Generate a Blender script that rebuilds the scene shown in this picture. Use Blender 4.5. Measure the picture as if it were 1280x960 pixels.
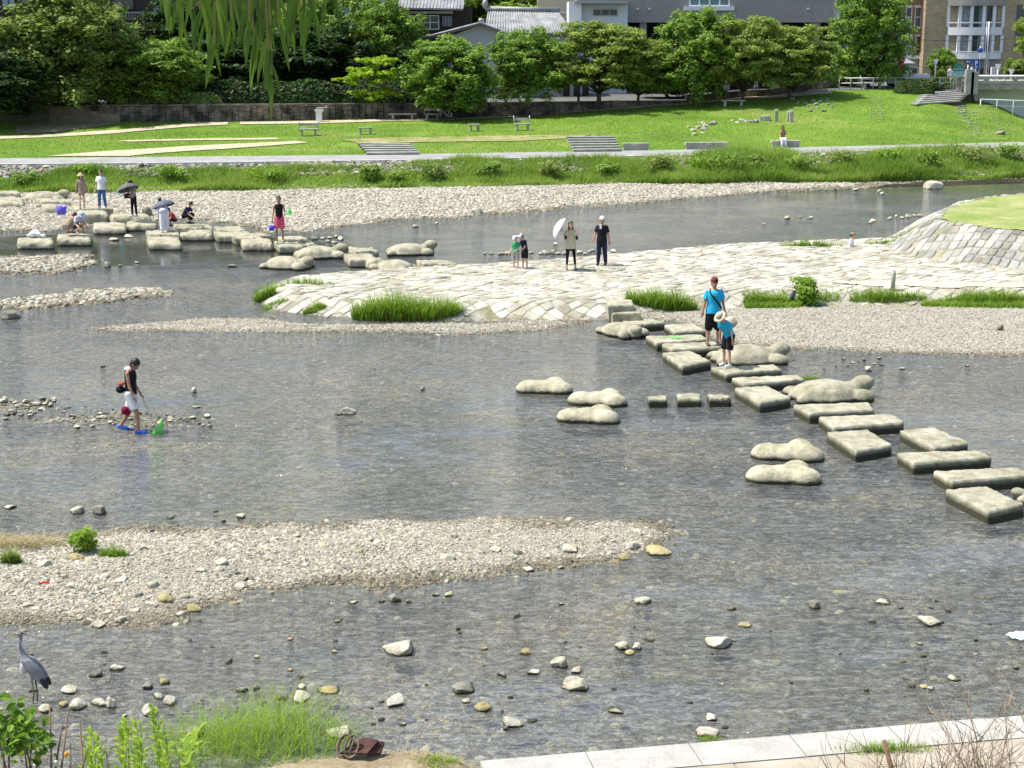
import bpy, math, random
import numpy as np
from mathutils import Vector, Matrix

# ------------------------------------------------------------------ camera, world, sun
scene = bpy.context.scene
for o_ in list(bpy.data.objects):
    bpy.data.objects.remove(o_)
F = 2000.0; ZC = 8.4; PITCH = math.atan(445.0 / F)
cam_d = bpy.data.cameras.new("camera"); cam = bpy.data.objects.new("camera", cam_d)
scene.collection.objects.link(cam); scene.camera = cam
cam.location = (0, 0, ZC); cam.rotation_euler = (math.pi / 2 - PITCH, 0, 0)
cam_d.sensor_width = 36; cam_d.lens = F / 1280 * 36; cam_d.clip_start = 0.1; cam_d.clip_end = 3000

SUN_EL, SUN_AZ = math.radians(62), math.radians(-3)     # azimuth: from -X, turned towards the viewer
sd = Vector((-math.cos(SUN_EL) * math.cos(SUN_AZ), -math.cos(SUN_EL) * math.sin(SUN_AZ), math.sin(SUN_EL)))
world = bpy.data.worlds.new("World"); scene.world = world; world.use_nodes = True
wn = world.node_tree.nodes; wl = world.node_tree.links
bg = wn["Background"]; sky = wn.new("ShaderNodeTexSky"); sky.sky_type = 'NISHITA'; sky.sun_disc = False
sky.sun_elevation = SUN_EL; sky.sun_rotation = math.atan2(sd.x, sd.y); sky.air_density = 1.0; sky.dust_density = 2.0
wl.new(sky.outputs[0], bg.inputs[0]); bg.inputs[1].default_value = 0.15
sun_d = bpy.data.lights.new("sun", 'SUN'); sun_o = bpy.data.objects.new("sun", sun_d); scene.collection.objects.link(sun_o)
sun_d.energy = 4.6; sun_d.angle = math.radians(0.5); sun_d.color = (1.0, 0.955, 0.87)
sun_o.rotation_euler = sd.to_track_quat('Z', 'Y').to_euler()
vs = scene.view_settings; vs.view_transform = 'Standard'; vs.look = 'None'; vs.gamma = 1; vs.exposure = 0.55; vs.use_curve_mapping = False
scene.cycles.max_bounces = 6; scene.cycles.transparent_max_bounces = 12; scene.cycles.diffuse_bounces = 2
scene.cycles.glossy_bounces = 2; scene.cycles.caustics_reflective = False; scene.cycles.caustics_refractive = False
scene.cycles.use_denoising = True

# ------------------------------------------------------------------ small helpers
rng = np.random.default_rng(7)
random.seed(7)
COL = scene.collection
cp, sp_ = math.cos(PITCH), math.sin(PITCH)

def ray(px, py):
    a = (px - 640) / F; b = (480 - py) / F
    return Vector((a, b * sp_ + cp, b * cp - sp_))
def P(px, py, z=0.0):
    """ground point at height z that is seen in direction (px,py) of the photograph"""
    d = ray(px, py); t = (z - ZC) / d.z
    return Vector((d.x * t, d.y * t, z))
def R(px, py, y):
    """point at distance y"""
    d = ray(px, py); t = y / d.y
    return Vector((d.x * t, y, ZC + d.z * t))
def scale_at(p):
    return F / (p.y * cp + (ZC - p.z) * sp_)

def sstep(a, b, x):
    t = np.clip((x - a) / (b - a), 0, 1); return t * t * (3 - 2 * t)
def gcurve(x):
    x = np.clip(x, -46, 75); return 0.205 * x + 0.0022 * x * x
_ns = np.random.default_rng(99)
_dirs = _ns.normal(size=(64, 3)); _dirs /= np.linalg.norm(_dirs, axis=1)[:, None]; _ph = _ns.uniform(0, 6.28, 64)
def n3(p, f, seed=0, octs=3):
    """cheap smooth noise in about [-1,1] for points p (n,3)"""
    p = np.asarray(p, float); out = np.zeros(p.shape[0]); amp = 1; tot = 0
    for o in range(octs):
        acc = 0
        for k in range(5):
            i = (seed * 7 + o * 5 + k) % 64
            acc = acc + np.sin(p @ _dirs[i] * f * (1 + 0.23 * k) + _ph[i] + seed)
        out += amp * acc / 3.2; tot += amp; amp *= .5; f *= 2.1
    return out / tot
def n2(x, y, f, seed=0, octs=3):
    x = np.asarray(x, float); sh = x.shape
    return n3(np.stack([x.ravel(), np.asarray(y, float).ravel(), np.zeros(x.size)], 1), f, seed, octs).reshape(sh)

def polysd(x, y, poly):
    """signed distance to polygon, positive inside"""
    x = np.asarray(x, float); y = np.asarray(y, float)
    d = np.full(x.shape, 1e9); inside = np.zeros(x.shape, bool); n = len(poly)
    for i in range(n):
        ax, ay = poly[i]; bx, by = poly[(i + 1) % n]
        ex, ey = bx - ax, by - ay; wx, wy = x - ax, y - ay
        t = np.clip((wx * ex + wy * ey) / (ex * ex + ey * ey + 1e-12), 0, 1)
        d = np.minimum(d, (wx - ex * t) ** 2 + (wy - ey * t) ** 2)
        if ay != by:
            c = ((ay > y) != (by > y)) & (x < (bx - ax) * (y - ay) / (by - ay) + ax)
            inside ^= c
    return np.where(inside, 1, -1) * np.sqrt(d)
def W(pts, z=0.0):
    return [tuple(P(a, b, z)[:2]) for a, b in pts]

# ---- tagging
def tag(o, label=None, cat=None, group=None, kind=None):
    if label: o['label'] = label
    if cat: o['category'] = cat
    if group: o['group'] = group
    if kind: o['kind'] = kind
    return o
def empty(name, loc, rz=0, label=None, cat=None, group=None, s=1):
    o = bpy.data.objects.new(name, None); COL.objects.link(o); o.location = loc; o.rotation_euler = (0, 0, rz)
    o.scale = (s, s, s); o.empty_display_size = .2
    return tag(o, label, cat, group)

class MB:
    """mesh collector"""
    def __init__(s): s.v = []; s.f = []; s.m = []; s.sm = []; s.n = 0
    def add(s, verts, faces, mat=0, smooth=False):
        b = s.n; s.v.extend([tuple(q) for q in verts]); s.n += len(verts)
        for f in faces:
            s.f.append(tuple(i + b for i in f)); s.m.append(mat); s.sm.append(smooth)
        return s
    def box(s, c, h, rz=0, mat=0, tilt=None):
        cx, cy, cz = c; hx, hy, hz = h; ca, sa = math.cos(rz), math.sin(rz)
        vs_ = []
        for dz in (-hz, hz):
            for dx, dy in ((-hx, -hy), (hx, -hy), (hx, hy), (-hx, hy)):
                q = Vector((dx, dy, dz))
                if tilt is not None: q = tilt @ q
                vs_.append((cx + q.x * ca - q.y * sa, cy + q.x * sa + q.y * ca, cz + q.z))
        return s.add(vs_, [(0, 3, 2, 1), (4, 5, 6, 7), (0, 1, 5, 4), (1, 2, 6, 5), (2, 3, 7, 6), (3, 0, 4, 7)], mat)
    def box2(s, a, b, mat=0):
        c = [(p + q) / 2 for p, q in zip(a, b)]; h = [abs(p - q) / 2 for p, q in zip(a, b)]
        return s.box(c, h, 0, mat)
    def prism(s, pts, d, mat=0):
        """pts: list of 3d points (planar), extruded by vector d"""
        n = len(pts); d = Vector(d); top = [Vector(p) + d for p in pts]
        fs = [tuple(range(n))[::-1], tuple(range(n, 2 * n))] + [(i, (i + 1) % n, n + (i + 1) % n, n + i) for i in range(n)]
        return s.add([Vector(p) for p in pts] + top, fs, mat)
    def tube(s, pts, rad, k=6, mat=0, smooth=True, cap=True):
        pts = [Vector(p) for p in pts]
        if not hasattr(rad, '__len__'): rad = [rad] * len(pts)
        vs_ = []; prev = None
        for i, p in enumerate(pts):
            d = (pts[min(i + 1, len(pts) - 1)] - pts[max(i - 1, 0)])
            if d.length < 1e-9: d = Vector((0, 0, 1))
            d.normalize()
            a = prev if prev is not None else (Vector((1, 0, 0)) if abs(d.x) < .8 else Vector((0, 1, 0)))
            a = (a - d * a.dot(d)).normalized(); prev = a; b = d.cross(a)
            for j in range(k):
                t = 2 * math.pi * j / k; vs_.append(p + (a * math.cos(t) + b * math.sin(t)) * rad[i])
        n = len(pts); fs = []
        for i in range(n - 1):
            for j in range(k):
                fs.append((i * k + j, i * k + (j + 1) % k, (i + 1) * k + (j + 1) % k, (i + 1) * k + j))
        if cap: fs.append(tuple(range(k))[::-1]); fs.append(tuple(range((n - 1) * k, n * k)))
        return s.add(vs_, fs, mat, smooth)
    def ell(s, c, r, rot=None, mat=0, nu=12, nv=8):
        vs_ = []; c = Vector(c)
        for i in range(nv + 1):
            ph = math.pi * i / nv
            for j in range(nu):
                th = 2 * math.pi * j / nu
                q = Vector((r[0] * math.sin(ph) * math.cos(th), r[1] * math.sin(ph) * math.sin(th), r[2] * math.cos(ph)))
                if rot is not None: q = rot @ q
                vs_.append(c + q)
        fs = [(i * nu + j, (i + 1) * nu + j, (i + 1) * nu + (j + 1) % nu, i * nu + (j + 1) % nu) for i in range(nv) for j in range(nu)]
        return s.add(vs_, fs, mat, True)
    def cone(s, a, b, ra, rb, k=12, mat=0, cap=True):
        return s.tube([a, b], [ra, rb], k, mat, True, cap)
    def mesh(s, name):
        me = bpy.data.meshes.new(name); me.from_pydata(s.v, [], s.f)
        me.polygons.foreach_set('material_index', s.m); me.polygons.foreach_set('use_smooth', s.sm)
        me.update(); return me
    def build(s, name, mats, parent=None, loc=None):
        me = s.mesh(name)
        for m in (mats if isinstance(mats, (list, tuple)) else [mats]): me.materials.append(m)
        return link(name, me, parent, loc)
def link(name, me, parent=None, loc=None, rot=None, scale=None):
    o = bpy.data.objects.new(name, me); COL.objects.link(o)
    if parent is not None: o.parent = parent
    if loc is not None: o.location = loc
    if rot is not None: o.rotation_euler = rot
    if scale is not None: o.scale = scale
    return o
def npmesh(name, V, Fc, mat, smooth=False, col=None):
    """V (n,3), Fc (m,k) uniform faces; col per-vertex rgb"""
    V = np.asarray(V, np.float32); Fc = np.asarray(Fc, np.int32)
    me = bpy.data.meshes.new(name); n, k = Fc.shape
    me.vertices.add(len(V)); me.vertices.foreach_set('co', V.ravel())
    me.loops.add(n * k); me.loops.foreach_set('vertex_index', Fc.ravel())
    me.polygons.add(n); me.polygons.foreach_set('loop_start', np.arange(0, n * k, k, dtype=np.int32))
    me.polygons.foreach_set('loop_total', np.full(n, k, np.int32))
    me.polygons.foreach_set('use_smooth', np.full(n, smooth, bool))
    me.update(calc_edges=True)
    if col is not None:
        a = me.color_attributes.new('Col', 'FLOAT_COLOR', 'POINT')
        c = np.ones((len(V), 4), np.float32); c[:, :3] = col; a.data.foreach_set('color', c.ravel())
    if mat is not None: me.materials.append(mat)
    return me
def children(o): return [c for c in bpy.data.objects if c.parent == o]
def copy_tree(o, parent=None):
    c = o.copy(); COL.objects.link(c)
    if parent is not None: c.parent = parent
    for ch in children(o): copy_tree(ch, c)
    return c

# ------------------------------------------------------------------ materials
def newmat(name):
    m = bpy.data.materials.new(name); m.use_nodes = True
    nt = m.node_tree; return m, nt, nt.nodes, nt.links, nt.nodes["Principled BSDF"]
def ramp(nodes, links, fac, stops):
    r = nodes.new("ShaderNodeValToRGB"); e = r.color_ramp.elements
    e[0].position, e[0].color = stops[0][0], (*stops[0][1], 1)
    e[1].position, e[1].color = stops[-1][0], (*stops[-1][1], 1)
    for p_, c_ in stops[1:-1]:
        q = e.new(p_); q.color = (*c_, 1)
    links.new(fac, r.inputs[0]); return r.outputs[0]
def noise(nodes, links, scale, det=4, rough=.6, vec=None, dist=0):
    n = nodes.new("ShaderNodeTexNoise"); n.inputs['Scale'].default_value = scale; n.inputs['Detail'].default_value = det
    n.inputs['Roughness'].default_value = rough; n.inputs['Distortion'].default_value = dist
    if vec is not None: links.new(vec, n.inputs['Vector'])
    return n.outputs[0]
def mixc(nodes, links, a, b, fac, mode='MIX'):
    m = nodes.new("ShaderNodeMix"); m.data_type = 'RGBA'; m.blend_type = mode
    for s_, v in ((6, a), (7, b), (0, fac)):
        if hasattr(v, 'links') or hasattr(v, 'is_linked'): links.new(v, m.inputs[s_])
        elif s_ == 0: m.inputs[0].default_value = v
        else: m.inputs[s_].default_value = (*v, 1)
    return m.outputs[2]
def mth(nodes, links, op, a, b=None, c=None):
    m = nodes.new("ShaderNodeMath"); m.operation = op
    for i, v in enumerate((a, b, c)):
        if v is None: continue
        if isinstance(v, (int, float)): m.inputs[i].default_value = v
        else: links.new(v, m.inputs[i])
    return m.outputs[0]
def pos(nodes, world_=True):
    if world_: return nodes.new("ShaderNodeNewGeometry").outputs['Position']
    return nodes.new("ShaderNodeTexCoord").outputs['Object']
def surf(name, c1, c2, scale=5, rough=.8, bump=.3, bscale=None, bdist=.02, obj=True, spec=.3, stops=(.35, .65), fine=None, attr=False, metal=0):
    """two-colour noisy surface with bump"""
    m, nt, N, L, b = newmat(name); v = pos(N, not obj)
    c = ramp(N, L, noise(N, L, scale, 5, .65, v), [(stops[0], c1), (stops[1], c2)])
    if fine:
        f = ramp(N, L, noise(N, L, fine, 3, .7, v), [(.3, (.72, .72, .72)), (.7, (1.2, 1.2, 1.2))])
        c = mixc(N, L, c, f, 1.0, 'MULTIPLY')
    if attr:
        a = N.new("ShaderNodeVertexColor"); a.layer_name = 'Col'; c = mixc(N, L, c, a.outputs[0], 1.0, 'MULTIPLY')
    L.new(c, b.inputs['Base Color']); b.inputs['Roughness'].default_value = rough
    b.inputs['Specular IOR Level'].default_value = spec; b.inputs['Metallic'].default_value = metal
    if bump:
        bp = N.new("ShaderNodeBump"); bp.inputs['Strength'].default_value = bump; bp.inputs['Distance'].default_value = bdist
        L.new(noise(N, L, bscale or scale * 4, 5, .7, v), bp.inputs['Height']); L.new(bp.outputs[0], b.inputs['Normal'])
    return m
def leafmat(name, c1, c2, trans=.35, rough=.55):
    m, nt, N, L, b = newmat(name); out = N["Material Output"]
    a = N.new("ShaderNodeVertexColor"); a.layer_name = 'Col'
    sep = N.new("ShaderNodeSeparateColor"); L.new(a.outputs[0], sep.inputs[0])
    c = ramp(N, L, sep.outputs[0], [(0, c1), (1, c2)])
    L.new(c, b.inputs['Base Color']); b.inputs['Roughness'].default_value = rough; b.inputs['Specular IOR Level'].default_value = .25
    t = N.new("ShaderNodeBsdfTranslucent"); L.new(mixc(N, L, c, (1.0, 1.15, .45), .6, 'MULTIPLY'), t.inputs[0])
    ms = N.new("ShaderNodeMixShader"); ms.inputs[0].default_value = trans
    L.new(b.outputs[0], ms.inputs[1]); L.new(t.outputs[0], ms.inputs[2]); L.new(ms.outputs[0], out.inputs[0])
    return m
def plain(name, c, rough=.6, var=.12, scale=20, bump=.15, metal=0, spec=.4):
    lo = tuple(x * (1 - var) for x in c); hi = tuple(min(1, x * (1 + var)) for x in c)
    return surf(name, lo, hi, scale, rough, bump, scale * 3, .005, True, spec, metal=metal)
# ------------------------------------------------------------------ ground model
BAR_A = W([(-350, 672), (0, 668), (60, 672), (130, 662), (200, 658), (350, 655), (500, 652), (700, 651), (800, 656), (835, 668), (818, 688), (790, 705), (720, 716),
           (620, 722), (500, 731), (400, 738), (330, 745), (280, 762), (240, 775), (130, 783), (60, 788), (0, 792), (-350, 806)])
BAR_B1 = W([(105, 411), (180, 404), (250, 398), (330, 398), (380, 404), (440, 406), (600, 404), (700, 401), (755, 399), (690, 412), (640, 416), (560, 419), (430, 416), (150, 415)])
BAR_B2 = W([(770, 396), (870, 384), (1100, 378), (1700, 390), (1700, 462), (1280, 446), (1100, 441), (990, 437), (925, 434), (880, 420), (840, 402)])
BAR_C = W([(-400, 300), (-100, 290), (0, 287), (60, 289), (110, 285), (150, 281), (215, 275), (260, 276), (300, 281), (335, 291), (380, 289), (430, 283), (480, 276), (560, 273),
           (620, 267), (700, 260), (800, 254), (900, 245), (960, 240), (1060, 234), (1140, 226), (1280, 221), (1700, 208), (1700, 185), (-400, 215)])
BAR_D = W([(-200, 325), (0, 322), (60, 320), (105, 318), (118, 330), (60, 341), (0, 343), (-200, 348)])
BAR_E = W([(-200, 385), (0, 377), (100, 363), (150, 361), (195, 362), (216, 366), (180, 372), (100, 380), (0, 387), (-200, 396)])
BAR_F = W([(-300, 500), (0, 503), (80, 508), (170, 516), (265, 520), (262, 530), (160, 534), (60, 534), (0, 530), (-300, 530)])
BAR_G = W([(-300, 830), (0, 850), (200, 862), (420, 856), (520, 870), (640, 892), (600, 930), (400, 925), (100, 960), (-300, 960)])
PAVP = W([(318, 368), (340, 359), (420, 351), (520, 345), (600, 341), (700, 333), (800, 324), (900, 315), (1000, 311), (1085, 308), (1115, 296), (1150, 274), (1200, 263), (1280, 256),
          (1700, 236), (1700, 405), (1280, 387), (1100, 385), (990, 385), (880, 390), (800, 394), (760, 400), (690, 402), (600, 402), (500, 401), (400, 396), (335, 388)])
MOUND = W([(1108, 309), (1120, 297), (1148, 283), (1190, 274), (1280, 266), (1700, 246), (1700, 350), (1400, 345), (1280, 337), (1200, 329), (1140, 319)], .5)
NEARB = W([(-500, 1010), (-100, 992), (100, 975), (250, 957), (330, 948), (430, 934), (520, 929), (600, 943)], .3) + W([(600, 951.5), (1280, 894.5), (2000, 834)], .3) + [(40, -40), (-40, -40)]

FPX = [-300, 0, 300, 640, 850, 950, 1050, 1150, 1220, 1300, 1600]
FS = [93.3, 97, 101, 106, 111, 117]
FPY = {97: [190, 189, 188, 182, 179, 177, 175, 173, 173, 173, 172], 101: [184, 183, 181, 174, 169, 166, 160, 158, 160, 165, 168],
       106: [178, 177, 173, 165, 159, 154, 146, 142, 149, 158, 164], 111: [170, 170, 164, 156, 146, 139, 129, 124, 137, 153, 162],
       117: [158, 151, 152, 146, 130, 122, 113, 110, 127, 150, 161]}
_fz = []
for j_, S_ in enumerate(FS):
    row = []
    for i_, px_ in enumerate(FPX):
        if j_ == 0: row.append(1.32); continue
        t_ = (px_ - 640) / F; x_ = t_ * (S_ + 6)
        for _ in range(6):
            y_ = S_ + float(gcurve(x_)); q_ = R(px_, FPY[S_][i_], y_); x_ = q_.x
        row.append(q_.z)
    _fz.append(row)
_fz = np.array(_fz); _FPX = np.array(FPX, float); _FS = np.array(FS)
STREET_L, STREET_R = 3.02, 3.9

def farz(px, S):
    i = np.clip(np.searchsorted(_FPX, px) - 1, 0, len(_FPX) - 2); j = np.clip(np.searchsorted(_FS, S) - 1, 0, len(_FS) - 2)
    u = np.clip((px - _FPX[i]) / (_FPX[i + 1] - _FPX[i]), 0, 1); u = u * u * (3 - 2 * u)
    v = np.clip((S - _FS[j]) / (_FS[j + 1] - _FS[j]), 0, 1)
    return (_fz[j, i] * (1 - u) + _fz[j, i + 1] * u) * (1 - v) + (_fz[j + 1, i] * (1 - u) + _fz[j + 1, i + 1] * u) * v

def H(x, y, fine=True):
    x = np.atleast_1d(np.asarray(x, float)); y = np.atleast_1d(np.asarray(y, float)); shp = x.shape
    x = x.ravel(); y = y.ravel()
    wob = n2(x, y, .9, 1) * .34 + n2(x, y, 3.3, 2, 2) * .16
    z = -0.26 + n2(x, y, 1.1, 3) * .07
    for poly, sl, top, wo in ((BAR_A, .060, .15, 1.5), (BAR_B1, .10, .10, .3), (BAR_B2, .08, .22, .4), (BAR_C, .05, .30, 1.6), (BAR_D, .07, .12, 1.0), (BAR_E, .07, .12, 1.0), (BAR_F, .03, .0, 2.6)):
        d = polysd(x, y, poly) + wob * wo
        z = np.maximum(z, np.minimum(np.where(d > 0, d * sl, d * .16), top + n2(x, y, 1.7, 5, 2) * .03))
    d = polysd(x, y, PAVP)
    z = np.maximum(z, np.minimum(np.where(d > 0, d * .46, d * .6) , .42 + n2(x, y, .5, 9, 1) * .03))
    d = polysd(x, y, MOUND)
    z = np.maximum(z, np.where(d > -.05, .42 + np.minimum(np.maximum(d, 0) * .72, 1.12 + .02 * n2(x, y, .6, 4, 1)), z))
    # near bank and embankment
    d = polysd(x, y, NEARB)
    nb = np.clip(.05 + d * .9, -.5, .3)
    nb = np.where(d > 0, nb + np.clip(14.3 - y, 0, 40) * .5, nb); nb = np.minimum(nb, 6.7)
    z = np.maximum(z, nb)
    # far bank
    S = y - gcurve(x)
    k = (S - 84.6 + wob * .6)
    fb = np.where(S < 88.8, .22 + np.clip(k, -3, 4.2) / 4.2 * 1.08, 1.3)
    dc = y * cp + (ZC - 1.8) * sp_; px = 640 + F * x / dc
    fz = farz(px, S) + n2(x, y, .35, 8, 2) * .04 * sstep(94, 97, S)
    street = np.where(px < 900, STREET_L, np.where(px > 1215, 1.3, STREET_L + (STREET_R - STREET_L) * sstep(900, 1050, px)))
    fb = np.where(S > 93.3, fz, fb); fb = np.where(S > 117.4, np.maximum(street, np.where(px < 1215, farz(px, 117.0), 0)), fb)
    z = np.where(S > 84.6 - 3.5, np.maximum(z, np.where(S < 84.6, .0, fb)), z)
    return z.reshape(shp)
def Hs(x, y): return float(H(x, y)[0])
def onH(px, py, it=12):
    """ray from the camera through (px,py) onto the terrain"""
    d = ray(px, py); t = np.linspace(8, 190, 5000)
    X, Y, Z = d.x * t, d.y * t, ZC + d.z * t
    h = H(X, Y); w = np.where(Z < h)[0]
    i = w[0] if len(w) else -1
    return Vector((X[i], Y[i], h[i]))

# ------------------------------------------------------------------ terrain meshes
def grid_sheet(name, rows, tmax, ncol, mat, kind='structure', wfun=None):
    t = np.linspace(-tmax, tmax, ncol); Rr = np.asarray(rows)
    T, RR = np.meshgrid(t, Rr)
    X = T * 1.03 * (np.abs(RR) + 6); Wt = sstep(60, 84, RR); Y = RR + gcurve(X) * Wt
    Z = H(X, Y)
    V = np.stack([X.ravel(), Y.ravel(), Z.ravel()], 1); nr = len(rows)
    a = np.arange(nr * ncol).reshape(nr, ncol)
    Fc = np.stack([a[:-1, :-1].ravel(), a[:-1, 1:].ravel(), a[1:, 1:].ravel(), a[1:, :-1].ravel()], 1)
    me = npmesh(name, V, Fc, mat, True); o = link(name, me); tag(o, kind=kind); return o

def bed_material():
    m, nt, N, L, b = newmat("riverbed_gravel"); v = pos(N)
    vo = N.new("ShaderNodeTexVoronoi"); vo.inputs['Scale'].default_value = 11; L.new(v, vo.inputs['Vector'])
    vo2 = N.new("ShaderNodeTexVoronoi"); vo2.inputs['Scale'].default_value = 28; L.new(v, vo2.inputs['Vector'])
    sep = N.new("ShaderNodeSeparateColor"); L.new(vo.outputs['Color'], sep.inputs[0])
    sep2 = N.new("ShaderNodeSeparateColor"); L.new(vo2.outputs['Color'], sep2.inputs[0])
    f = mth(N, L, 'ADD', mth(N, L, 'MULTIPLY', sep.outputs[0], .5), mth(N, L, 'MULTIPLY', sep2.outputs[1], .5))
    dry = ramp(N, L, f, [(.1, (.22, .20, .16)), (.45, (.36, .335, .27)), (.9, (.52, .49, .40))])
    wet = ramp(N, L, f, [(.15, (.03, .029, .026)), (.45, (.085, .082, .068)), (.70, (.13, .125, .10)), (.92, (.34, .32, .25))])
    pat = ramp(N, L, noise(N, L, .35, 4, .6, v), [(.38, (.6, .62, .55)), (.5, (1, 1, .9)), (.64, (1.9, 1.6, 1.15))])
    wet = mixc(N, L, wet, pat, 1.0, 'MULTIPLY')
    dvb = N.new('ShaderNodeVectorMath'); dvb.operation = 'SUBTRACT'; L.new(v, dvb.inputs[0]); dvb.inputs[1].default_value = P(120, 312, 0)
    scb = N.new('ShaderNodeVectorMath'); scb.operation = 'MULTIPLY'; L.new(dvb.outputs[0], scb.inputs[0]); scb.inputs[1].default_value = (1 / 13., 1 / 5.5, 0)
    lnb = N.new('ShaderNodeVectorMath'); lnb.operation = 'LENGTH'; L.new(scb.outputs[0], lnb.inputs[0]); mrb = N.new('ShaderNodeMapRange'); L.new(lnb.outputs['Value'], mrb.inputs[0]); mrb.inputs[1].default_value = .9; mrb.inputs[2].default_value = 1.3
    wet = mixc(N, L, (.030, .034, .012), wet, mrb.outputs[0])  # dark green of the mirrored trees painted into the pool's bed colour
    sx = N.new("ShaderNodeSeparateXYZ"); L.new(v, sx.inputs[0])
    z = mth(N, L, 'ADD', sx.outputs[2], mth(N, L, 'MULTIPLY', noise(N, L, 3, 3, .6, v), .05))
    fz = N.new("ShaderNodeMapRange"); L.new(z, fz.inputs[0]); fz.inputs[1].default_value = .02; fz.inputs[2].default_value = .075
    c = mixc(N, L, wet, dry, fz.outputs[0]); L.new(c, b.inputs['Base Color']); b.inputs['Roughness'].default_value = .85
    bp = N.new("ShaderNodeBump"); bp.inputs['Strength'].default_value = .8; bp.inputs['Distance'].default_value = .05; bp.invert = True
    L.new(mth(N, L, 'ADD', vo.outputs['Distance'], vo2.outputs['Distance']), bp.inputs['Height']); L.new(bp.outputs[0], b.inputs['Normal'])
    return m
M = {}
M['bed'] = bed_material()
def lawn_material():
    m, nt, N, L, b = newmat("lawn_grass"); v = pos(N)
    n1 = noise(N, L, .22, 5, .62, v); n2_ = noise(N, L, 3.5, 5, .75, v); n3_ = noise(N, L, 14, 3, .8, v)
    c = ramp(N, L, n1, [(.33, (.105, .185, .03)), (.5, (.135, .24, .035)), (.68, (.19, .28, .045))])
    d = ramp(N, L, n2_, [(.36, (.78, .8, .8)), (.52, (1, 1, 1)), (.7, (1.18, 1.1, 1.0))])
    c = mixc(N, L, c, d, 1.0, 'MULTIPLY'); c = mixc(N, L, c, ramp(N, L, n3_, [(.3, (.7, .72, .7)), (.7, (1.25, 1.2, 1.1))]), 1.0, 'MULTIPLY')
    c = mixc(N, L, c, (.30, .29, .11), ramp(N, L, noise(N, L, .13, 6, .7, v), [(.52, (0, 0, 0)), (.72, (.55, .55, .55))]))
    L.new(c, b.inputs['Base Color']); b.inputs['Roughness'].default_value = .9; b.inputs['Specular IOR Level'].default_value = .1
    bp = N.new("ShaderNodeBump"); bp.inputs['Strength'].default_value = .7; bp.inputs['Distance'].default_value = .06
    L.new(n3_, bp.inputs['Height']); L.new(bp.outputs[0], b.inputs['Normal']); return m
M['lawn'] = lawn_material()
M['soil'] = surf("bank_soil", (.20, .16, .10), (.34, .28, .18), 3, .95, .6, 30, .03, False, .1, fine=25)
M['dirt'] = surf("dirt_path_sand", (.42, .35, .24), (.56, .48, .35), 1.5, .95, .4, 30, .01, False, .1, fine=12)
M['asphalt'] = surf("path_asphalt", (.25, .25, .24), (.34, .34, .325), 1.2, .9, .3, 40, .006, False, .2, fine=18)
M['street'] = surf("street_asphalt", (.09, .09, .085), (.15, .15, .14), .8, .9, .2, 30, .006, False, .2)

rows_r = [14.0]
while rows_r[-1] < 84.4: rows_r.append(rows_r[-1] + .05 + rows_r[-1] * .0042)
rows_r[-1] = 84.4
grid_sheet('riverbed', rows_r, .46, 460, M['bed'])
rows_l = list(np.concatenate([np.linspace(84.4, 88.8, 16), np.linspace(89.5, 93.3, 6), np.linspace(93.8, 117.3, 75)]))
grid_sheet('lawn', rows_l, .46, 420, M['lawn'])
grid_sheet('street', [117.3, 117.45] + list(np.linspace(118, 150, 24)) + [170, 200, 260, 400, 700], .46, 420, M['street'])
grid_sheet('embankment', list(np.linspace(-30, -1, 8)) + list(np.linspace(0, 14, 60)), .9, 160, M['soil'])

def drape(name, left, right, mat, lift, n=120, kind='structure', m_=5, onto=H):
    """sheet between two polylines given as (x,y) lists"""
    def res(pl):
        pl = np.array(pl, float); s = np.r_[0, np.cumsum(np.hypot(*np.diff(pl, axis=0).T))]; q = np.linspace(0, s[-1], n)
        return np.stack([np.interp(q, s, pl[:, 0]), np.interp(q, s, pl[:, 1])], 1)
    A, B = res(left), res(right); V = []
    for j in range(m_):
        f = j / (m_ - 1); q = A * (1 - f) + B * f
        V.append(np.c_[q, onto(q[:, 0], q[:, 1]) + lift])
    V = np.concatenate(V); a = np.arange(m_ * n).reshape(m_, n)
    Fc = np.stack([a[:-1, :-1].ravel(), a[1:, :-1].ravel(), a[1:, 1:].ravel(), a[:-1, 1:].ravel()], 1)
    o = link(name, npmesh(name, V, Fc, mat, True)); tag(o, kind=kind); return o
xs = np.linspace(-55, 75, 160)
drape('riverside_path', [(x, 88.85 + gcurve(x)) for x in xs], [(x, 93.4 + gcurve(x)) for x in xs], M['asphalt'], .035, 200, m_=4)
# pale edging and painted line of the riverside path
M['edging'] = surf("path_edging", (.45, .45, .42), (.6, .6, .56), 3, .8, .2, 20, .01, False)
mb = MB()
for x0, x1 in zip(xs[:-1], xs[1:]):
    for S0, S1, z0, z1 in ((88.62, 88.86, 1.0, 1.42),):
        a = [(x0, S0 + gcurve(x0)), (x1, S0 + gcurve(x1)), (x1, S1 + gcurve(x1)), (x0, S1 + gcurve(x0))]
        mb.prism([(p_[0], p_[1], z0) for p_ in a], (0, 0, z1 - z0))
tag(mb.build('path_kerb', M['edging']), kind='structure')
def pxline(pts): return [tuple(onH(a, b)[:2]) for a, b in pts]
def pxpath(name, up, lo, mat, lift=.05):
    return drape(name, pxline(lo), pxline(up), mat, lift, 90, m_=6)
pxpath('dirt_path', [(-60, 176), (0, 171), (150, 163), (250, 154), (285, 153.5)], [(-60, 179), (0, 174.5), (150, 167), (250, 158), (285, 156.5)], M['dirt'])
pxpath('dirt_path', [(60, 196), (130, 190), (240, 183), (370, 177)], [(160, 196), (200, 192), (280, 187), (385, 179)], M['dirt'])
pxpath('dirt_path', [(150, 176.5), (250, 174), (345, 173)], [(160, 178), (250, 176), (350, 175)], M['dirt'])
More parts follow.
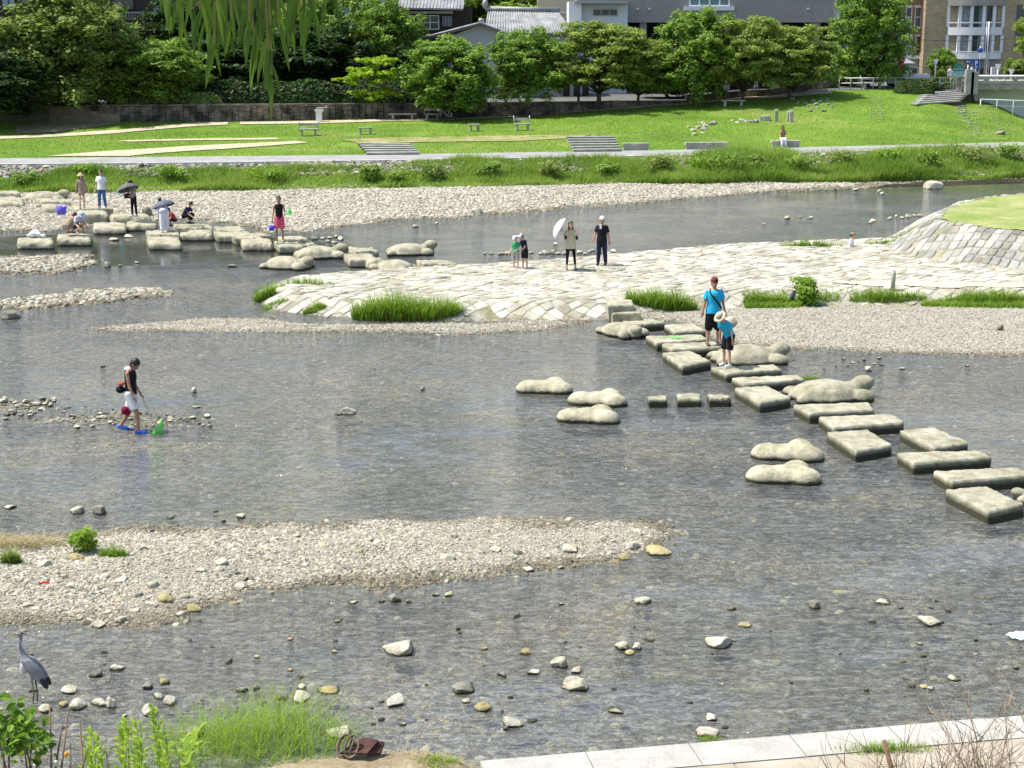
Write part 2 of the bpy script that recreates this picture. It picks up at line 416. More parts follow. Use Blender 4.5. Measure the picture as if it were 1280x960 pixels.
pxpath('dirt_path', [(300, 153), (430, 151), (560, 148.5), (690, 140), (790, 133.5), (870, 127.5), (950, 121), (1040, 115)],
       [(300, 156), (430, 154), (560, 151), (690, 143.5), (790, 136.5), (870, 130), (950, 123.5), (1040, 118)], M['dirt'])
pxpath('dirt_path', [(425, 175), (520, 172), (640, 170), (740, 169)], [(450, 180), (520, 178.5), (640, 177), (720, 173)],
       surf("worn_grass", (.15, .21, .03), (.36, .31, .17), .9, .95, .5, 20, .03, False, .1, stops=(.38, .6), fine=9), .04)

pxpath('bare_soil', [(20, 158), (60, 147), (100, 141), (150, 146)], [(20, 168), (70, 166), (115, 160), (150, 155)], M['soil'], .05)
# ------------------------------------------------------------------ water
def water_material():
    m, nt, N, L, b = newmat("river_water"); out = N["Material Output"]; v = pos(N)
    mp = N.new("ShaderNodeMapping"); L.new(v, mp.inputs[0]); mp.inputs['Rotation'].default_value = (0, 0, math.radians(-12)); mp.inputs['Scale'].default_value = (.55, 1.5, 1)
    a = noise(N, L, 2.2, 5, .62, mp.outputs[0], .5); c = noise(N, L, 9, 4, .6, mp.outputs[0], .4); e = noise(N, L, .55, 3, .5, mp.outputs[0], .6)
    # calm pool behind the far stepping stones
    q = P(120, 312, 0); dv = N.new("ShaderNodeVectorMath"); dv.operation = 'SUBTRACT'; L.new(v, dv.inputs[0]); dv.inputs[1].default_value = q
    sc = N.new("ShaderNodeVectorMath"); sc.operation = 'MULTIPLY'; L.new(dv.outputs[0], sc.inputs[0]); sc.inputs[1].default_value = (1 / 13., 1 / 5.5, 1)
    ln = N.new("ShaderNodeVectorMath"); ln.operation = 'LENGTH'; L.new(sc.outputs[0], ln.inputs[0])
    cm = N.new("ShaderNodeMapRange"); cm.interpolation_type = 'SMOOTHSTEP'
    L.new(mth(N, L, 'ADD', ln.outputs['Value'], mth(N, L, 'MULTIPLY', e, .5)), cm.inputs[0]); cm.inputs[1].default_value = .95; cm.inputs[2].default_value = 1.4
    cm.inputs[3].default_value = .05; cm.inputs[4].default_value = 1.0
    dv2 = N.new('ShaderNodeVectorMath'); dv2.operation = 'SUBTRACT'; L.new(v, dv2.inputs[0]); dv2.inputs[1].default_value = P(1240, 236, 0)
    sc2 = N.new('ShaderNodeVectorMath'); sc2.operation = 'MULTIPLY'; L.new(dv2.outputs[0], sc2.inputs[0]); sc2.inputs[1].default_value = (1 / 18., 1 / 9., 0)
    ln2 = N.new('ShaderNodeVectorMath'); ln2.operation = 'LENGTH'; L.new(sc2.outputs[0], ln2.inputs[0]); cm2 = N.new('ShaderNodeMapRange'); cm2.interpolation_type = 'SMOOTHSTEP'; L.new(mth(N, L, 'ADD', ln2.outputs['Value'], mth(N, L, 'MULTIPLY', e, .8)), cm2.inputs[0]); cm2.inputs[1].default_value = .6; cm2.inputs[2].default_value = 1.5; cm2.inputs[3].default_value = .12; cm2.inputs[4].default_value = 1.0
    cmv = mth(N, L, 'MINIMUM', cm.outputs[0], cm2.outputs[0])
    pt = N.new("ShaderNodeMapRange"); L.new(noise(N, L, .28, 3, .6, mp.outputs[0], .8), pt.inputs[0]); pt.inputs[1].default_value = .36; pt.inputs[2].default_value = .64; pt.inputs[3].default_value = .22; pt.inputs[4].default_value = 1.45
    h = mth(N, L, 'ADD', mth(N, L, 'ADD', mth(N, L, 'MULTIPLY', a, 1.0), mth(N, L, 'MULTIPLY', c, .34)), mth(N, L, 'MULTIPLY', e, 1.2))
    bp = N.new("ShaderNodeBump"); bp.inputs['Distance'].default_value = .14
    L.new(mth(N, L, 'MULTIPLY', cmv, pt.outputs[0]), bp.inputs['Strength']); L.new(h, bp.inputs['Height'])
    gl = N.new("ShaderNodeBsdfGlossy"); gl.inputs['Roughness'].default_value = .05; gl.inputs[0].default_value = (1, 1, 1, 1); L.new(bp.outputs[0], gl.inputs['Normal'])
    tr = N.new("ShaderNodeBsdfTransparent"); tr.inputs[0].default_value = (.88, .90, .84, 1)
    fr = N.new("ShaderNodeFresnel"); fr.inputs[0].default_value = 1.34; L.new(bp.outputs[0], fr.inputs['Normal'])
    df = N.new("ShaderNodeBsdfDiffuse"); df.inputs[0].default_value = (.34, .35, .34, 1)
    m1 = N.new("ShaderNodeMixShader"); dm = N.new('ShaderNodeMapRange'); L.new(mth(N, L, 'MULTIPLY', mth(N, L, 'ADD', noise(N, L, 5.5, 4, .75, mp.outputs[0], .6), mth(N, L, 'MULTIPLY', noise(N, L, 17, 2, .6, mp.outputs[0], .3), .6)), cmv), dm.inputs[0]); dm.inputs[1].default_value = .74; dm.inputs[2].default_value = 1.08; dm.inputs[3].default_value = .13; dm.inputs[4].default_value = .62; L.new(dm.outputs[0], m1.inputs[0]); L.new(tr.outputs[0], m1.inputs[1]); L.new(df.outputs[0], m1.inputs[2])
    ms = N.new("ShaderNodeMixShader"); L.new(fr.outputs[0], ms.inputs[0]); L.new(m1.outputs[0], ms.inputs[1]); L.new(gl.outputs[0], ms.inputs[2])
    L.new(ms.outputs[0], out.inputs[0]); return m
M['water'] = water_material()
mb = MB(); mb.add([(-60, 13, 0), (60, 13, 0), (95, 118, 0), (-70, 84, 0)], [(0, 1, 2, 3)]); tag(mb.build('river_water', M['water']), kind='structure')

# ------------------------------------------------------------------ pebbles (gravel)
_t = (1 + 5 ** .5) / 2
ICO = np.array([(-1, _t, 0), (1, _t, 0), (-1, -_t, 0), (1, -_t, 0), (0, -1, _t), (0, 1, _t), (0, -1, -_t), (0, 1, -_t), (_t, 0, -1), (_t, 0, 1), (-_t, 0, -1), (-_t, 0, 1)]) / 1.902
ICOF = np.array([(0, 11, 5), (0, 5, 1), (0, 1, 7), (0, 7, 10), (0, 10, 11), (1, 5, 9), (5, 11, 4), (11, 10, 2), (10, 7, 6), (7, 1, 8), (3, 9, 4), (3, 4, 2), (3, 2, 6), (3, 6, 8), (3, 8, 9), (4, 9, 5), (2, 4, 11), (6, 2, 10), (8, 6, 7), (9, 8, 1)])
M['pebble'] = surf("pebble_stone", (.85, .85, .85), (1.1, 1.1, 1.08), 14, .85, .3, 60, .01, False, .2, attr=True)
def pebbles(name, x, y, s, mat, bright=1.0, sink=.40, zfun=None, dark=0.12, zoff=0, warm=.5, label=None, glint_flecks=0):
    n = len(x); z = (H(x, y) if zfun is None else zfun(x, y)) + zoff
    sc = np.stack([s * rng.uniform(.8, 1.35, n), s * rng.uniform(.7, 1.0, n), s * rng.uniform(.35, .65, n)], 1)
    V = ICO[None] * (1 + rng.uniform(-.22, .22, (n, 12, 1))) * sc[:, None, :]
    a = rng.uniform(0, 6.28, n); ca, sa = np.cos(a)[:, None], np.sin(a)[:, None]
    tl = rng.uniform(-.3, .3, (n, 1)); X = V[..., 0] * ca - V[..., 1] * sa; Y = V[..., 0] * sa + V[..., 1] * ca; Z = V[..., 2] + V[..., 0] * tl
    V = np.stack([X + x[:, None], Y + y[:, None], Z + (z + sc[:, 2] * (1 - 2 * sink))[:, None]], 2)
    base = rng.choice([0, 1, 2, 3], n, p=[.55, .14, .19, .12]); cols = np.array([(.40, .375, .30), (.54, .51, .42), (.25, .24, .205), (.40, .34, .24)])[base]
    cols = cols * rng.uniform(.75, 1.15, (n, 1)) * bright
    dk = rng.random(n) < dark; cols[dk] *= .5; fl = rng.random(n) < glint_flecks; cols[fl] = np.array([.62, .60, .50]) * 1.6  # a few stones coloured near white to paint the water's glints
    wl_ = np.clip((z + zoff + n2(x, y, 2.3, 21, 2) * .025 + rng.normal(size=n) * .008 - .0) / .03, 0, 1)[:, None]; cols = cols * (np.array([[.50, .48, .42]]) * (1 - wl_) + wl_)
    C = np.repeat(cols, 12, axis=0)
    Fc = (ICOF[None] + 12 * np.arange(n)[:, None, None]).reshape(-1, 3)
    o = link(name, npmesh(name, V.reshape(-1, 3), Fc, mat, False, C)); tag(o, label, kind='stuff'); return o
def scatter(poly, dens, margin=0, jit=1.0, tm=.40, keep=None):
    p = np.array(poly); x0, y0 = p.min(0); x1, y1 = p.max(0); y1 = min(y1, 130)
    n = int((x1 - x0) * (y1 - y0) * dens); x = rng.uniform(x0, x1, n); y = rng.uniform(y0, y1, n)
    k = np.abs(x) < tm * (y + 6); x, y = x[k], y[k]
    d = polysd(x, y, poly) + (n2(x, y, .9, 1) * .34 + n2(x, y, 3.3, 2, 2) * .16) * jit
    k = d > margin
    return x[k], y[k], d[k]
def psize(n, lo, hi, pw=3): return lo + (hi - lo) * rng.random(n) ** pw
for poly, dens, lo, hi, mar, lab in ((BAR_F, 60, .015, .06, -.9, 'half submerged shoal stones around the wading person'), (BAR_A, 2000, .009, .030, -.6, 'pale pebbles of the gravel bar nearest the paved kerb'),
                                (BAR_B1, 520, .012, .036, -.1, 'grey pebbles of the thin spit in front of the stone paving'),
                                (BAR_B2, 520, .012, .034, -.15, 'grey gravel shore beside the stepping stones'),
                                (BAR_D, 170, .03, .11, -.7, 'pale cobbles beside the calm pool'), (BAR_E, 170, .03, .11, -.6, 'pale cobbles of the long thin bar')):
    x, y, d = scatter(poly, dens, mar, 1.0 if poly is not BAR_B1 and poly is not BAR_B2 else .5)
    k = (H(x, y) < .33) & (rng.random(len(x)) < np.clip(1 + d * 2.2, .08, 1)) & ((x < 1e9)); x, y, d = x[k], y[k], d[k]
    s = psize(len(x), lo, hi, 4.5 if poly is BAR_A else 3); s *= np.where(d < .5, 1.25, 1) * (1 + .35 * (poly is BAR_A) * (n2(x, y, .5, 17, 2) > .15) * (x < -1.5))
    pebbles('gravel', x, y, s, M['pebble'], label=lab)
x, y, d = scatter(BAR_A, 26, -.7, 1.5); d0 = n2(x, y, .5, 17, 2); k = (rng.random(len(x)) < .25 + .9 * (x < -2) * (y < 21.5) + .4 * (d < .3)); x, y = x[k], y[k]
pebbles('gravel', x, y, psize(len(x), .03, .095, 2.5), M['pebble'], 1.08, label='coarser cobbles mixed into the near gravel bar')
x, y, d = scatter(BAR_C, 135, -.9, 1.6, .39); S = y - gcurve(x); k = (S < 85.4) & (y < 112); x, y = x[k], y[k]
pebbles('gravel', x, y, psize(len(x), .03, .10, 3.0), M['pebble'], 1.15, dark=.10, label='pale cobbles of the wide beach below the grassy bank')
# loose stones on the bed under shallow water
n = 30000; y = rng.uniform(15.5, 52, n); x = rng.uniform(-1, 1, n) * .38 * (y + 4); h = H(x, y); k = (h < 0) & (rng.random(n) < .6 * (18 / y) ** .6)
x, y = x[k], y[k]; x = x[:14000]; y = y[:14000]
pebbles('riverbed_stones', x, y, psize(len(x), .02, .085, 3), M['pebble'], 1.35, dark=.3, glint_flecks=.07, label='submerged stones on the river bed')
# ------------------------------------------------------------------ stone paving, mound, kerb
def stonemat(name, c1, c2, algae_shade=.0, scale=6, top=None):
    m, nt, N, L, b = newmat(name); v = pos(N)
    c = ramp(N, L, noise(N, L, scale, 6, .7, v), [(.3, c1), (.68, c2)])
    f = ramp(N, L, noise(N, L, 70, 3, .8, v), [(.35, (.55, .55, .52)), (.65, (1.32, 1.3, 1.24))]); c = mixc(N, L, c, f, 1.0, 'MULTIPLY')
    st = ramp(N, L, noise(N, L, 1.9, 6, .75, v), [(.38, (.55, .56, .45)), (.58, (1.08, 1.07, 1.04))]); c = mixc(N, L, c, st, .8, 'MULTIPLY')
    if algae_shade:
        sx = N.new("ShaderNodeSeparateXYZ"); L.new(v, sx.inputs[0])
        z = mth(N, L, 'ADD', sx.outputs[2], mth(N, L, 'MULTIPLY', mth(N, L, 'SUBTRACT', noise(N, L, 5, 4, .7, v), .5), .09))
        mr = N.new("ShaderNodeMapRange"); L.new(z, mr.inputs[0]); mr.inputs[1].default_value = algae_shade * .5; mr.inputs[2].default_value = algae_shade
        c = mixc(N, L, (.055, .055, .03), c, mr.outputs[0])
    a = N.new("ShaderNodeVertexColor"); a.layer_name = 'Col'
    L.new(c, b.inputs['Base Color']); b.inputs['Roughness'].default_value = .85; b.inputs['Specular IOR Level'].default_value = .25
    bp = N.new("ShaderNodeBump"); bp.inputs['Strength'].default_value = .9; bp.inputs['Distance'].default_value = .03
    L.new(noise(N, L, 26, 6, .75, v), bp.inputs['Height']); L.new(bp.outputs[0], b.inputs['Normal']); return m
M['step'] = stonemat("stepping_stone_granite", (.31, .30, .235), (.54, .52, .43), .20)  # waterline algae and wet, carried higher to paint in the shaded slab sides
M['turtle'] = stonemat("carved_stone", (.31, .30, .235), (.50, .475, .385), .11, 4)
M['plover'] = stonemat("carved_stone_pale", (.42, .395, .30), (.60, .57, .455), .10, 5)
M['rock'] = stonemat("river_rock", (.42, .40, .34), (.66, .64, .56), .035, 7)
M['rock_grey'] = stonemat("river_rock_grey", (.17, .17, .15), (.36, .35, .31), .05, 7)
M['rock_ochre'] = stonemat("river_rock_ochre", (.34, .28, .13), (.56, .50, .30), .03, 7)
M['dry_rock'] = stonemat("monument_stone", (.36, .35, .31), (.55, .54, .49), 0, 5)
M['paving'] = surf("paving_stone", (.36, .34, .275), (.56, .54, .46), .9, .85, .5, 30, .02, False, .2, fine=30, attr=True)
M['joint'] = surf("paving_joint_soil", (.20, .20, .11), (.42, .38, .29), 1.6, .95, .5, 20, .02, False, .1, fine=14)
M['palelawn'] = surf('mound_turf', (.20, .26, .07), (.34, .36, .15), .8, .95, .6, 20, .03, False, .1, fine=9)
M['sandy'] = surf("blown_sand", (.50, .43, .31), (.60, .53, .40), 1.5, .95, .3, 20, .01, False, .1, fine=12)

def base_sheet(name, poly, margin, lift, step=.25, mat='joint', maxx=45, wob=0):
    p = np.array(poly); x0, y0 = p.min(0); x1, y1 = p.max(0); x1 = min(x1, maxx)
    xs_ = np.arange(x0, x1, step); ys_ = np.arange(y0, y1, step); X, Y = np.meshgrid(xs_, ys_)
    d = polysd(X, Y, poly); Z = H(X, Y) + lift; keep = d + (n2(X, Y, 1.1, 44, 3) * wob) > margin
    idx = np.full(X.shape, -1); q = keep[:-1, :-1] & keep[1:, :-1] & keep[:-1, 1:] & keep[1:, 1:]
    used = np.zeros(X.shape, bool)
    for a_, b_ in ((0, 0), (1, 0), (0, 1), (1, 1)): used[a_:q.shape[0] + a_, b_:q.shape[1] + b_] |= q
    idx[used] = np.arange(used.sum()); V = np.stack([X[used], Y[used], Z[used]], 1)
    Fc = np.stack([idx[:-1, :-1][q], idx[:-1, 1:][q], idx[1:, 1:][q], idx[1:, :-1][q]], 1)
    o = link(name, npmesh(name, V, Fc, M[mat], True)); tag(o, kind='structure'); return o
base_sheet('paving_bed', PAVP, .02, .012)

def paving(name, poly, cell, margin, hgt, gap=.10, excl=None, maxx=40, aspect=1.0, kx=1.0):
    """diamond-laid stones following the ground, one masonry surface"""
    p = np.array(poly); x0, y0 = p.min(0); x1, y1 = p.max(0); x1 = min(x1, maxx)
    s = cell / math.sqrt(2); nx = int((x1 - x0) / s) + 3; ny = int((y1 - y0) / s) + 3
    I, J = np.meshgrid(np.arange(nx), np.arange(ny)); k = ((I + J) % 2 == 0)
    cx = x0 + I[k] * s * kx; cy = y0 + J[k] * s * aspect; n = len(cx)
    def corner(ix, iy):  # jittered lattice node
        return (ix + .30 * np.sin(ix * 12.9 + iy * 78.2) * s * 1.2, iy + .30 * np.sin(ix * 39.3 + iy * 11.1 + 2) * s * 1.2)
    offs = ((-s * kx, 0), (0, -s * aspect), (s * kx, 0), (0, s * aspect)); C = []
    for ox, oy in offs:
        a_, b_ = corner(cx + ox, cy + oy); C.append(np.stack([a_, b_], 1))
    C = np.stack(C, 1); cen = C.mean(1); d = polysd(cen[:, 0], cen[:, 1], poly); ok = (d > margin) & (rng.random(n) > .03)
    if excl is not None: ok &= excl(cen[:, 0], cen[:, 1])
    C = C[ok]; cen = cen[ok]; n = len(C)
    # 8-gon: cut corners; rings: base, top-out, top-in
    poly8 = []
    for i in range(4):
        a_, b_ = C[:, i], C[:, (i + 1) % 4]; poly8 += [a_ * .86 + b_ * .14, a_ * .14 + b_ * .86]
    P8 = np.stack(poly8, 1); g = rng.uniform(gap * .6, gap * 1.6, (n, 1, 1))
    def ring(f): return cen[:, None] + (P8 - cen[:, None]) * f
    hh = rng.uniform(.55, 1.3, (n, 1)) * hgt; tl = rng.uniform(-.06, .06, (n, 1, 2))
    V = []
    for f, up in ((1 - g, -.05), (1 - g, .6), (1 - g - .16, 1.0)):
        r = ring(f); z = H(r[..., 0], r[..., 1]) + (hh * up if up > 0 else up) + ((r - cen[:, None]) * tl).sum(2) * (1 if up > 0 else 0)
        V.append(np.concatenate([r, z[..., None]], 2))
    V = np.concatenate(V, 1)  # n,24,3
    Fq = []
    for r in range(2):
        for i in range(8): Fq.append((r * 8 + i, r * 8 + (i + 1) % 8, r * 8 + 8 + (i + 1) % 8, r * 8 + 8 + i))
    Fq += [(16, 17, 18, 19), (16, 19, 20, 23), (20, 21, 22, 23)]
    Fq = (np.array(Fq)[None] + 24 * np.arange(n)[:, None, None]).reshape(-1, 4)
    col = rng.uniform(.72, 1.18, (n, 1)) * np.where(rng.random((n, 1)) < .2, np.array([[.82, .8, .74]]), np.array([[1, 1, 1.0]]))
    o = link(name, npmesh(name, V.reshape(-1, 3), Fq, M['paving'], False, np.repeat(col, 24, 0))); tag(o, kind='structure'); return o
md = lambda x, y: (polysd(x, y, MOUND) < -.1) & (n2(x, y, .8, 30) + 1.2 * np.exp(-((x - 14) ** 2 / 60 + (y - 47.2) ** 2 / 1.2)) < .75)
paving('stone_paving', PAVP, .37, .12, .04, .07, md)
mtop = lambda x, y: (polysd(x, y, MOUND) < 1.75)
M['paving_keep'] = M['paving']; M['paving'] = surf('mound_stone', (.27, .265, .235), (.46, .45, .41), .9, .85, .5, 30, .02, False, .2, fine=30, attr=True)
tag(paving('stone_mound', MOUND, .34, -.05, .06, .08, mtop), 'pale masonry slope of the raised mound with a grassy top', 'stone embankment', kind='thing')
M['paving'] = M.pop('paving_keep')
base_sheet('mound_grass', MOUND, 1.62, .05, .25, 'palelawn')
_sd = [(880, 345), (960, 343), (1100, 345), (1280, 350), (1500, 352), (1500, 363), (1280, 362), (1100, 360), (980, 362), (900, 356)]
base_sheet('sand_patch', W([(1010, 352), (1090, 350), (1200, 352), (1400, 355), (1400, 361), (1200, 361), (1080, 361)], .45), .3, .055, .12, 'sandy', 45, 1.1)

base_sheet('bank_soil', W([(-500, 1020), (-100, 1000), (100, 985), (250, 962), (330, 953), (430, 938), (520, 933), (597, 946)], .3) + [(-.55, 14.1), (-9, 14.1)], .03, .035, .12, 'soil')
# kerb and paved walk nearest the camera
M['kerb'] = surf("kerb_granite", (.35, .34, .30), (.46, .45, .41), 2, .85, .4, 60, .006, False, .2, fine=60)
M['paver'] = surf("paver_tan", (.33, .29, .22), (.45, .41, .33), 1.3, .9, .5, 60, .008, False, .2, fine=60)
M['paver2'] = surf("paver_grey", (.32, .31, .27), (.43, .42, .37), 1.3, .9, .5, 60, .008, False, .2, fine=60)
kA = P(600, 950.5, .36); kB = P(1280, 893.5, .36); kd = (kB - kA); kd.z = 0; kd.normalize(); kn = Vector((kd.y, -kd.x, 0))  # towards the camera
def slab_row(mb, off0, off1, length, start, count, z1, mats, jit=0):
    for i in range(count):
        a = kA + kd * (start + i * length); l = length - .014
        q = [a + kn * (off0 + .007), a + kd * l + kn * (off0 + .007), a + kd * l + kn * (off1 - .007), a + kn * (off1 - .007)]
        dz = random.uniform(-.004, .004)
        mb.prism([(v.x, v.y, -.3 if off0 == 0 else .2) for v in q][::-1], (0, 0, (z1 + dz) - (-.3 if off0 == 0 else .2)), random.choice(mats))
mb = MB(); slab_row(mb, 0, .58, 1.22, 0, 14, .36, [0]); o = mb.build('kerb', [M['kerb']]); tag(o, kind='structure')
mb = MB()
slab_row(mb, .58, 1.16, 1.22, .35, 14, .352, [0, 1]); slab_row(mb, 1.16, 1.62, 1.22, 1.0, 14, .352, [1, 0]); slab_row(mb, 1.62, 2.2, 1.22, .4, 14, .352, [0, 1, 1]); slab_row(mb, 2.2, 2.9, 1.22, .8, 14, .352, [0, 1])
tag(mb.build('pavement', [M['paver'], M['paver2']]), kind='structure')

# revetment stones under the riverside path
def bigstones(name, x, y, s, mat, zf=None, sink=.35, kind='structure', label=None, cat=None, bright=1):
    o = pebbles(name, x, y, s, mat, bright, sink, zf); o['kind'] = kind
    return tag(o, label, cat)
n = 7500; x = rng.uniform(-48, 62, n); S = rng.uniform(86.9, 88.7, n); y = S + gcurve(x)
tag(bigstones('revetment_stones', x, y, psize(n, .10, .24, 1.5), M['pebble'], bright=.78), 'rubble stone facing just below the riverside path', 'stone revetment', kind='thing')

# ------------------------------------------------------------------ stepping stones
def rbox_template(nx, ny, nz):
    """closed subdivided cube surface, verts in [-1,1]^3"""
    mp = {}; V = []; Fc = []
    def vid(i, j, k):
        key = (i, j, k)
        if key not in mp: mp[key] = len(V); V.append((2 * i / nx - 1, 2 * j / ny - 1, 2 * k / nz - 1))
        return mp[key]
    for i in range(nx):
        for j in range(ny):
            Fc.append((vid(i, j, nz), vid(i + 1, j, nz), vid(i + 1, j + 1, nz), vid(i, j + 1, nz)))
            Fc.append((vid(i, j, 0), vid(i, j + 1, 0), vid(i + 1, j + 1, 0), vid(i + 1, j, 0)))
    for i in range(nx):
        for k in range(nz):
            Fc.append((vid(i, 0, k), vid(i + 1, 0, k), vid(i + 1, 0, k + 1), vid(i, 0, k + 1)))
            Fc.append((vid(i, ny, k), vid(i, ny, k + 1), vid(i + 1, ny, k + 1), vid(i + 1, ny, k)))
    for j in range(ny):
        for k in range(nz):
            Fc.append((vid(0, j, k), vid(0, j, k + 1), vid(0, j + 1, k + 1), vid(0, j + 1, k)))
            Fc.append((vid(nx, j, k), vid(nx, j + 1, k), vid(nx, j + 1, k + 1), vid(nx, j, k + 1)))
    return np.array(V), np.array(Fc)
RB = rbox_template(36, 22, 9)
def slab(name, quad, ztop, thick, mat, round_=.07, rough=.02, seed=0, label=None, cat='stepping stone', group=None, dome=0, under=.0):
    """quad: 4 world points (x,y) counter-clockwise seen from above"""
    q = [Vector((a[0], a[1])) for a in quad]
    ar = sum(q[i].x * q[(i + 1) % 4].y - q[(i + 1) % 4].x * q[i].y for i in range(4))
    if ar < 0: q = q[::-1]
    c = sum(q, Vector((0, 0))) / 4; lx = ((q[1] - q[0]).length + (q[2] - q[3]).length) / 4; ly = ((q[2] - q[1]).length + (q[3] - q[0]).length) / 4; lz = thick / 2
    T, Fc = RB; hs = np.array([lx, ly, lz]); p = T * hs; r = min(round_, lz * .95, lx * .8, ly * .8)
    hr = np.array([lx - r, ly - r, lz - min(r, lz * .9)]); cl = np.clip(p, -hr, hr); d = p - cl; L_ = np.linalg.norm(d, axis=1, keepdims=True); rr = r
    p = cl + np.where(L_ > 1e-9, d / np.maximum(L_, 1e-9), 0) * np.minimum(L_, rr)
    un = p / hs; u = un[:, 0] * (1 - under * (1 - un[:, 2]) * .5); v = un[:, 1] * (1 - under * (1 - un[:, 2]) * .5)
    Q = np.array([[a.x - c.x, a.y - c.y] for a in q])
    XY = ((1 - u) * (1 - v) / 4)[:, None] * Q[0] + ((1 + u) * (1 - v) / 4)[:, None] * Q[1] + ((1 + u) * (1 + v) / 4)[:, None] * Q[2] + ((1 - u) * (1 + v) / 4)[:, None] * Q[3]
    V = np.c_[XY, p[:, 2]]; W3 = V + np.array([c.x, c.y, 0])
    nn = un / (np.linalg.norm(un, axis=1, keepdims=True) + 1e-6)
    V = V + nn * (n3(W3 + seed, 4, seed)[:, None] * rough * 1.0 + n3(W3 + seed, 15, seed + 3, 3)[:, None] * rough * (.6 + 1.3 * (np.sort(np.abs(un), 1)[:, 1:2] > .86)))
    V[:, 2] += dome * np.maximum(0, 1 - un[:, 0] ** 2 * .8 - un[:, 1] ** 2 * .8) * (un[:, 2] > .3)
    V[:, 2] += ztop - lz - dome * .6
    o = link(name, npmesh(name, V, Fc, mat, True), loc=(c.x, c.y, 0)); tag(o, label, cat, group); return o

ZT = .23
near = [  # px quads: back-left, back-right, front-right, front-left
 ([(1182, 612), (1233, 608), (1281, 630), (1236, 640)], 'big flat slab at the near end of the stepping stone row'),
 ([(1166, 589), (1272, 584), (1292, 594), (1190, 602)], 'long slab second from the near end of the stepping stone row'),
 ([(1121, 566), (1223, 563), (1240, 572), (1142, 579)], 'long dark edged slab third from the near end of the row'),
 ([(1124, 538), (1166, 534), (1211, 553), (1168, 560)], 'broad slab set just outside the row, behind the third long slab'),
 ([(1033, 540), (1084, 537), (1116, 556), (1070, 564)], 'broad slab set upstream of the row, beside a long slab with rounded corners'),
 ([(1023, 521), (1116, 518), (1131, 528), (1042, 534)], 'long slab behind the broad upstream slab, midway along the row'),
 ([(991, 506), (1086, 503), (1093, 512), (1012, 517)], 'long slab immediately in front of the turtle stone whose head is raised highest'),
 ([(918, 485), (957, 482), (989, 497), (950, 504)], 'skewed broad slab beside the small square block that splits the water'),
 ([(914, 472), (998, 469), (1006, 474), (930, 480)], 'long slab with a grass tuft growing at its end'),
 ([(888, 459), (968, 456), (978, 462), (908, 467)], 'long slab on which the person with the beige hat stands'),
 ([(828, 441), (863, 439), (889, 451), (853, 458)], 'skewed broad slab upstream of the man with the cross strap'),
 ([(827, 430), (894, 427), (903, 434), (840, 437)], 'long slab on which the man with the brown cap stands'),
 ([(807, 420), (877, 418), (885, 424), (821, 429)], 'long slab carrying a folded green net'),
 ([(830, 406), (866, 404), (883, 413), (843, 415)], 'short pale slab lying against the gravel shore'),
 ([(772, 400), (812, 398), (832, 403), (792, 406)], 'thin slab tucked behind the turtle stone beside the steps'),
]
for i, (q, lab) in enumerate(near):
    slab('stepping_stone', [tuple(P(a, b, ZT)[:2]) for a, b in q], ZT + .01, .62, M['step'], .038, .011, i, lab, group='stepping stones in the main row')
# two stone steps up to the paving
for i, (q, z, lab) in enumerate((([(762, 387), (798, 386), (801, 391), (765, 392)], .46, 'lower of the two stone steps between the turtle and the paving'),
                                ([(758, 374.5), (789, 374), (793, 381), (760, 382)], .66, 'upper of the two stone steps beside the tall grass clump'))):
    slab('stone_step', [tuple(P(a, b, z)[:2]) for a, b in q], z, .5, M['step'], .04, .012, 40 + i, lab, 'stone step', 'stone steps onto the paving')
for i, (x0, x1, y0, y1, lab) in enumerate(((809, 834, 494, 499, 'small square block standing alone in the current, the one nearest the pale trefoil stones'),
                                        (845, 876, 491.5, 498.5, 'small square block in the middle of the three in the current'),
                                        (885, 913, 492, 498, 'small weathered block with white water at its foot'))):
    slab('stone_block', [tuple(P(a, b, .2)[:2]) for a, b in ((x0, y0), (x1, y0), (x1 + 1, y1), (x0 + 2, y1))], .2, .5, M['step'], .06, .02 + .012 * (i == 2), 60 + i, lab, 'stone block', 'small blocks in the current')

# ---- voxel-fused organic shapes
def fuse(mb, voxel, mat, name, smooth=4, parent=None, loc=None, rotz=0, noise_amp=0, seed=0, link_it=True, nf=5):
    me = mb.mesh(name + '_raw'); o = bpy.data.objects.new('tmp', me); COL.objects.link(o)
    md_ = o.modifiers.new('r', 'REMESH'); md_.mode = 'VOXEL'; md_.voxel_size = voxel; md_.use_smooth_shade = True
    if smooth:
        s_ = o.modifiers.new('s', 'SMOOTH'); s_.iterations = smooth; s_.factor = .5
    dg = bpy.context.evaluated_depsgraph_get(); out = bpy.data.meshes.new_from_object(o.evaluated_get(dg))
    bpy.data.objects.remove(o); bpy.data.meshes.remove(me); out.name = name
    out.materials.clear(); out.materials.append(mat)
    if noise_amp:
        n = len(out.vertices); co = np.empty(n * 3, np.float32); out.vertices.foreach_get('co', co); co = co.reshape(-1, 3)
        nr = np.empty(n * 3, np.float32); out.vertices.foreach_get('normal', nr); nr = nr.reshape(-1, 3)
        co = co + nr * (n3(co, nf, seed)[:, None] * noise_amp); out.vertices.foreach_set('co', co.ravel().astype(np.float32)); out.update()
    out.polygons.foreach_set('use_smooth', [True] * len(out.polygons))
    if not link_it: return out
    return link(name, out, parent, loc, (0, 0, rotz))
def rx(a): return Matrix.Rotation(a, 3, 'X')
def ry(a): return Matrix.Rotation(a, 3, 'Y')
def rz(a): return Matrix.Rotation(a, 3, 'Z')
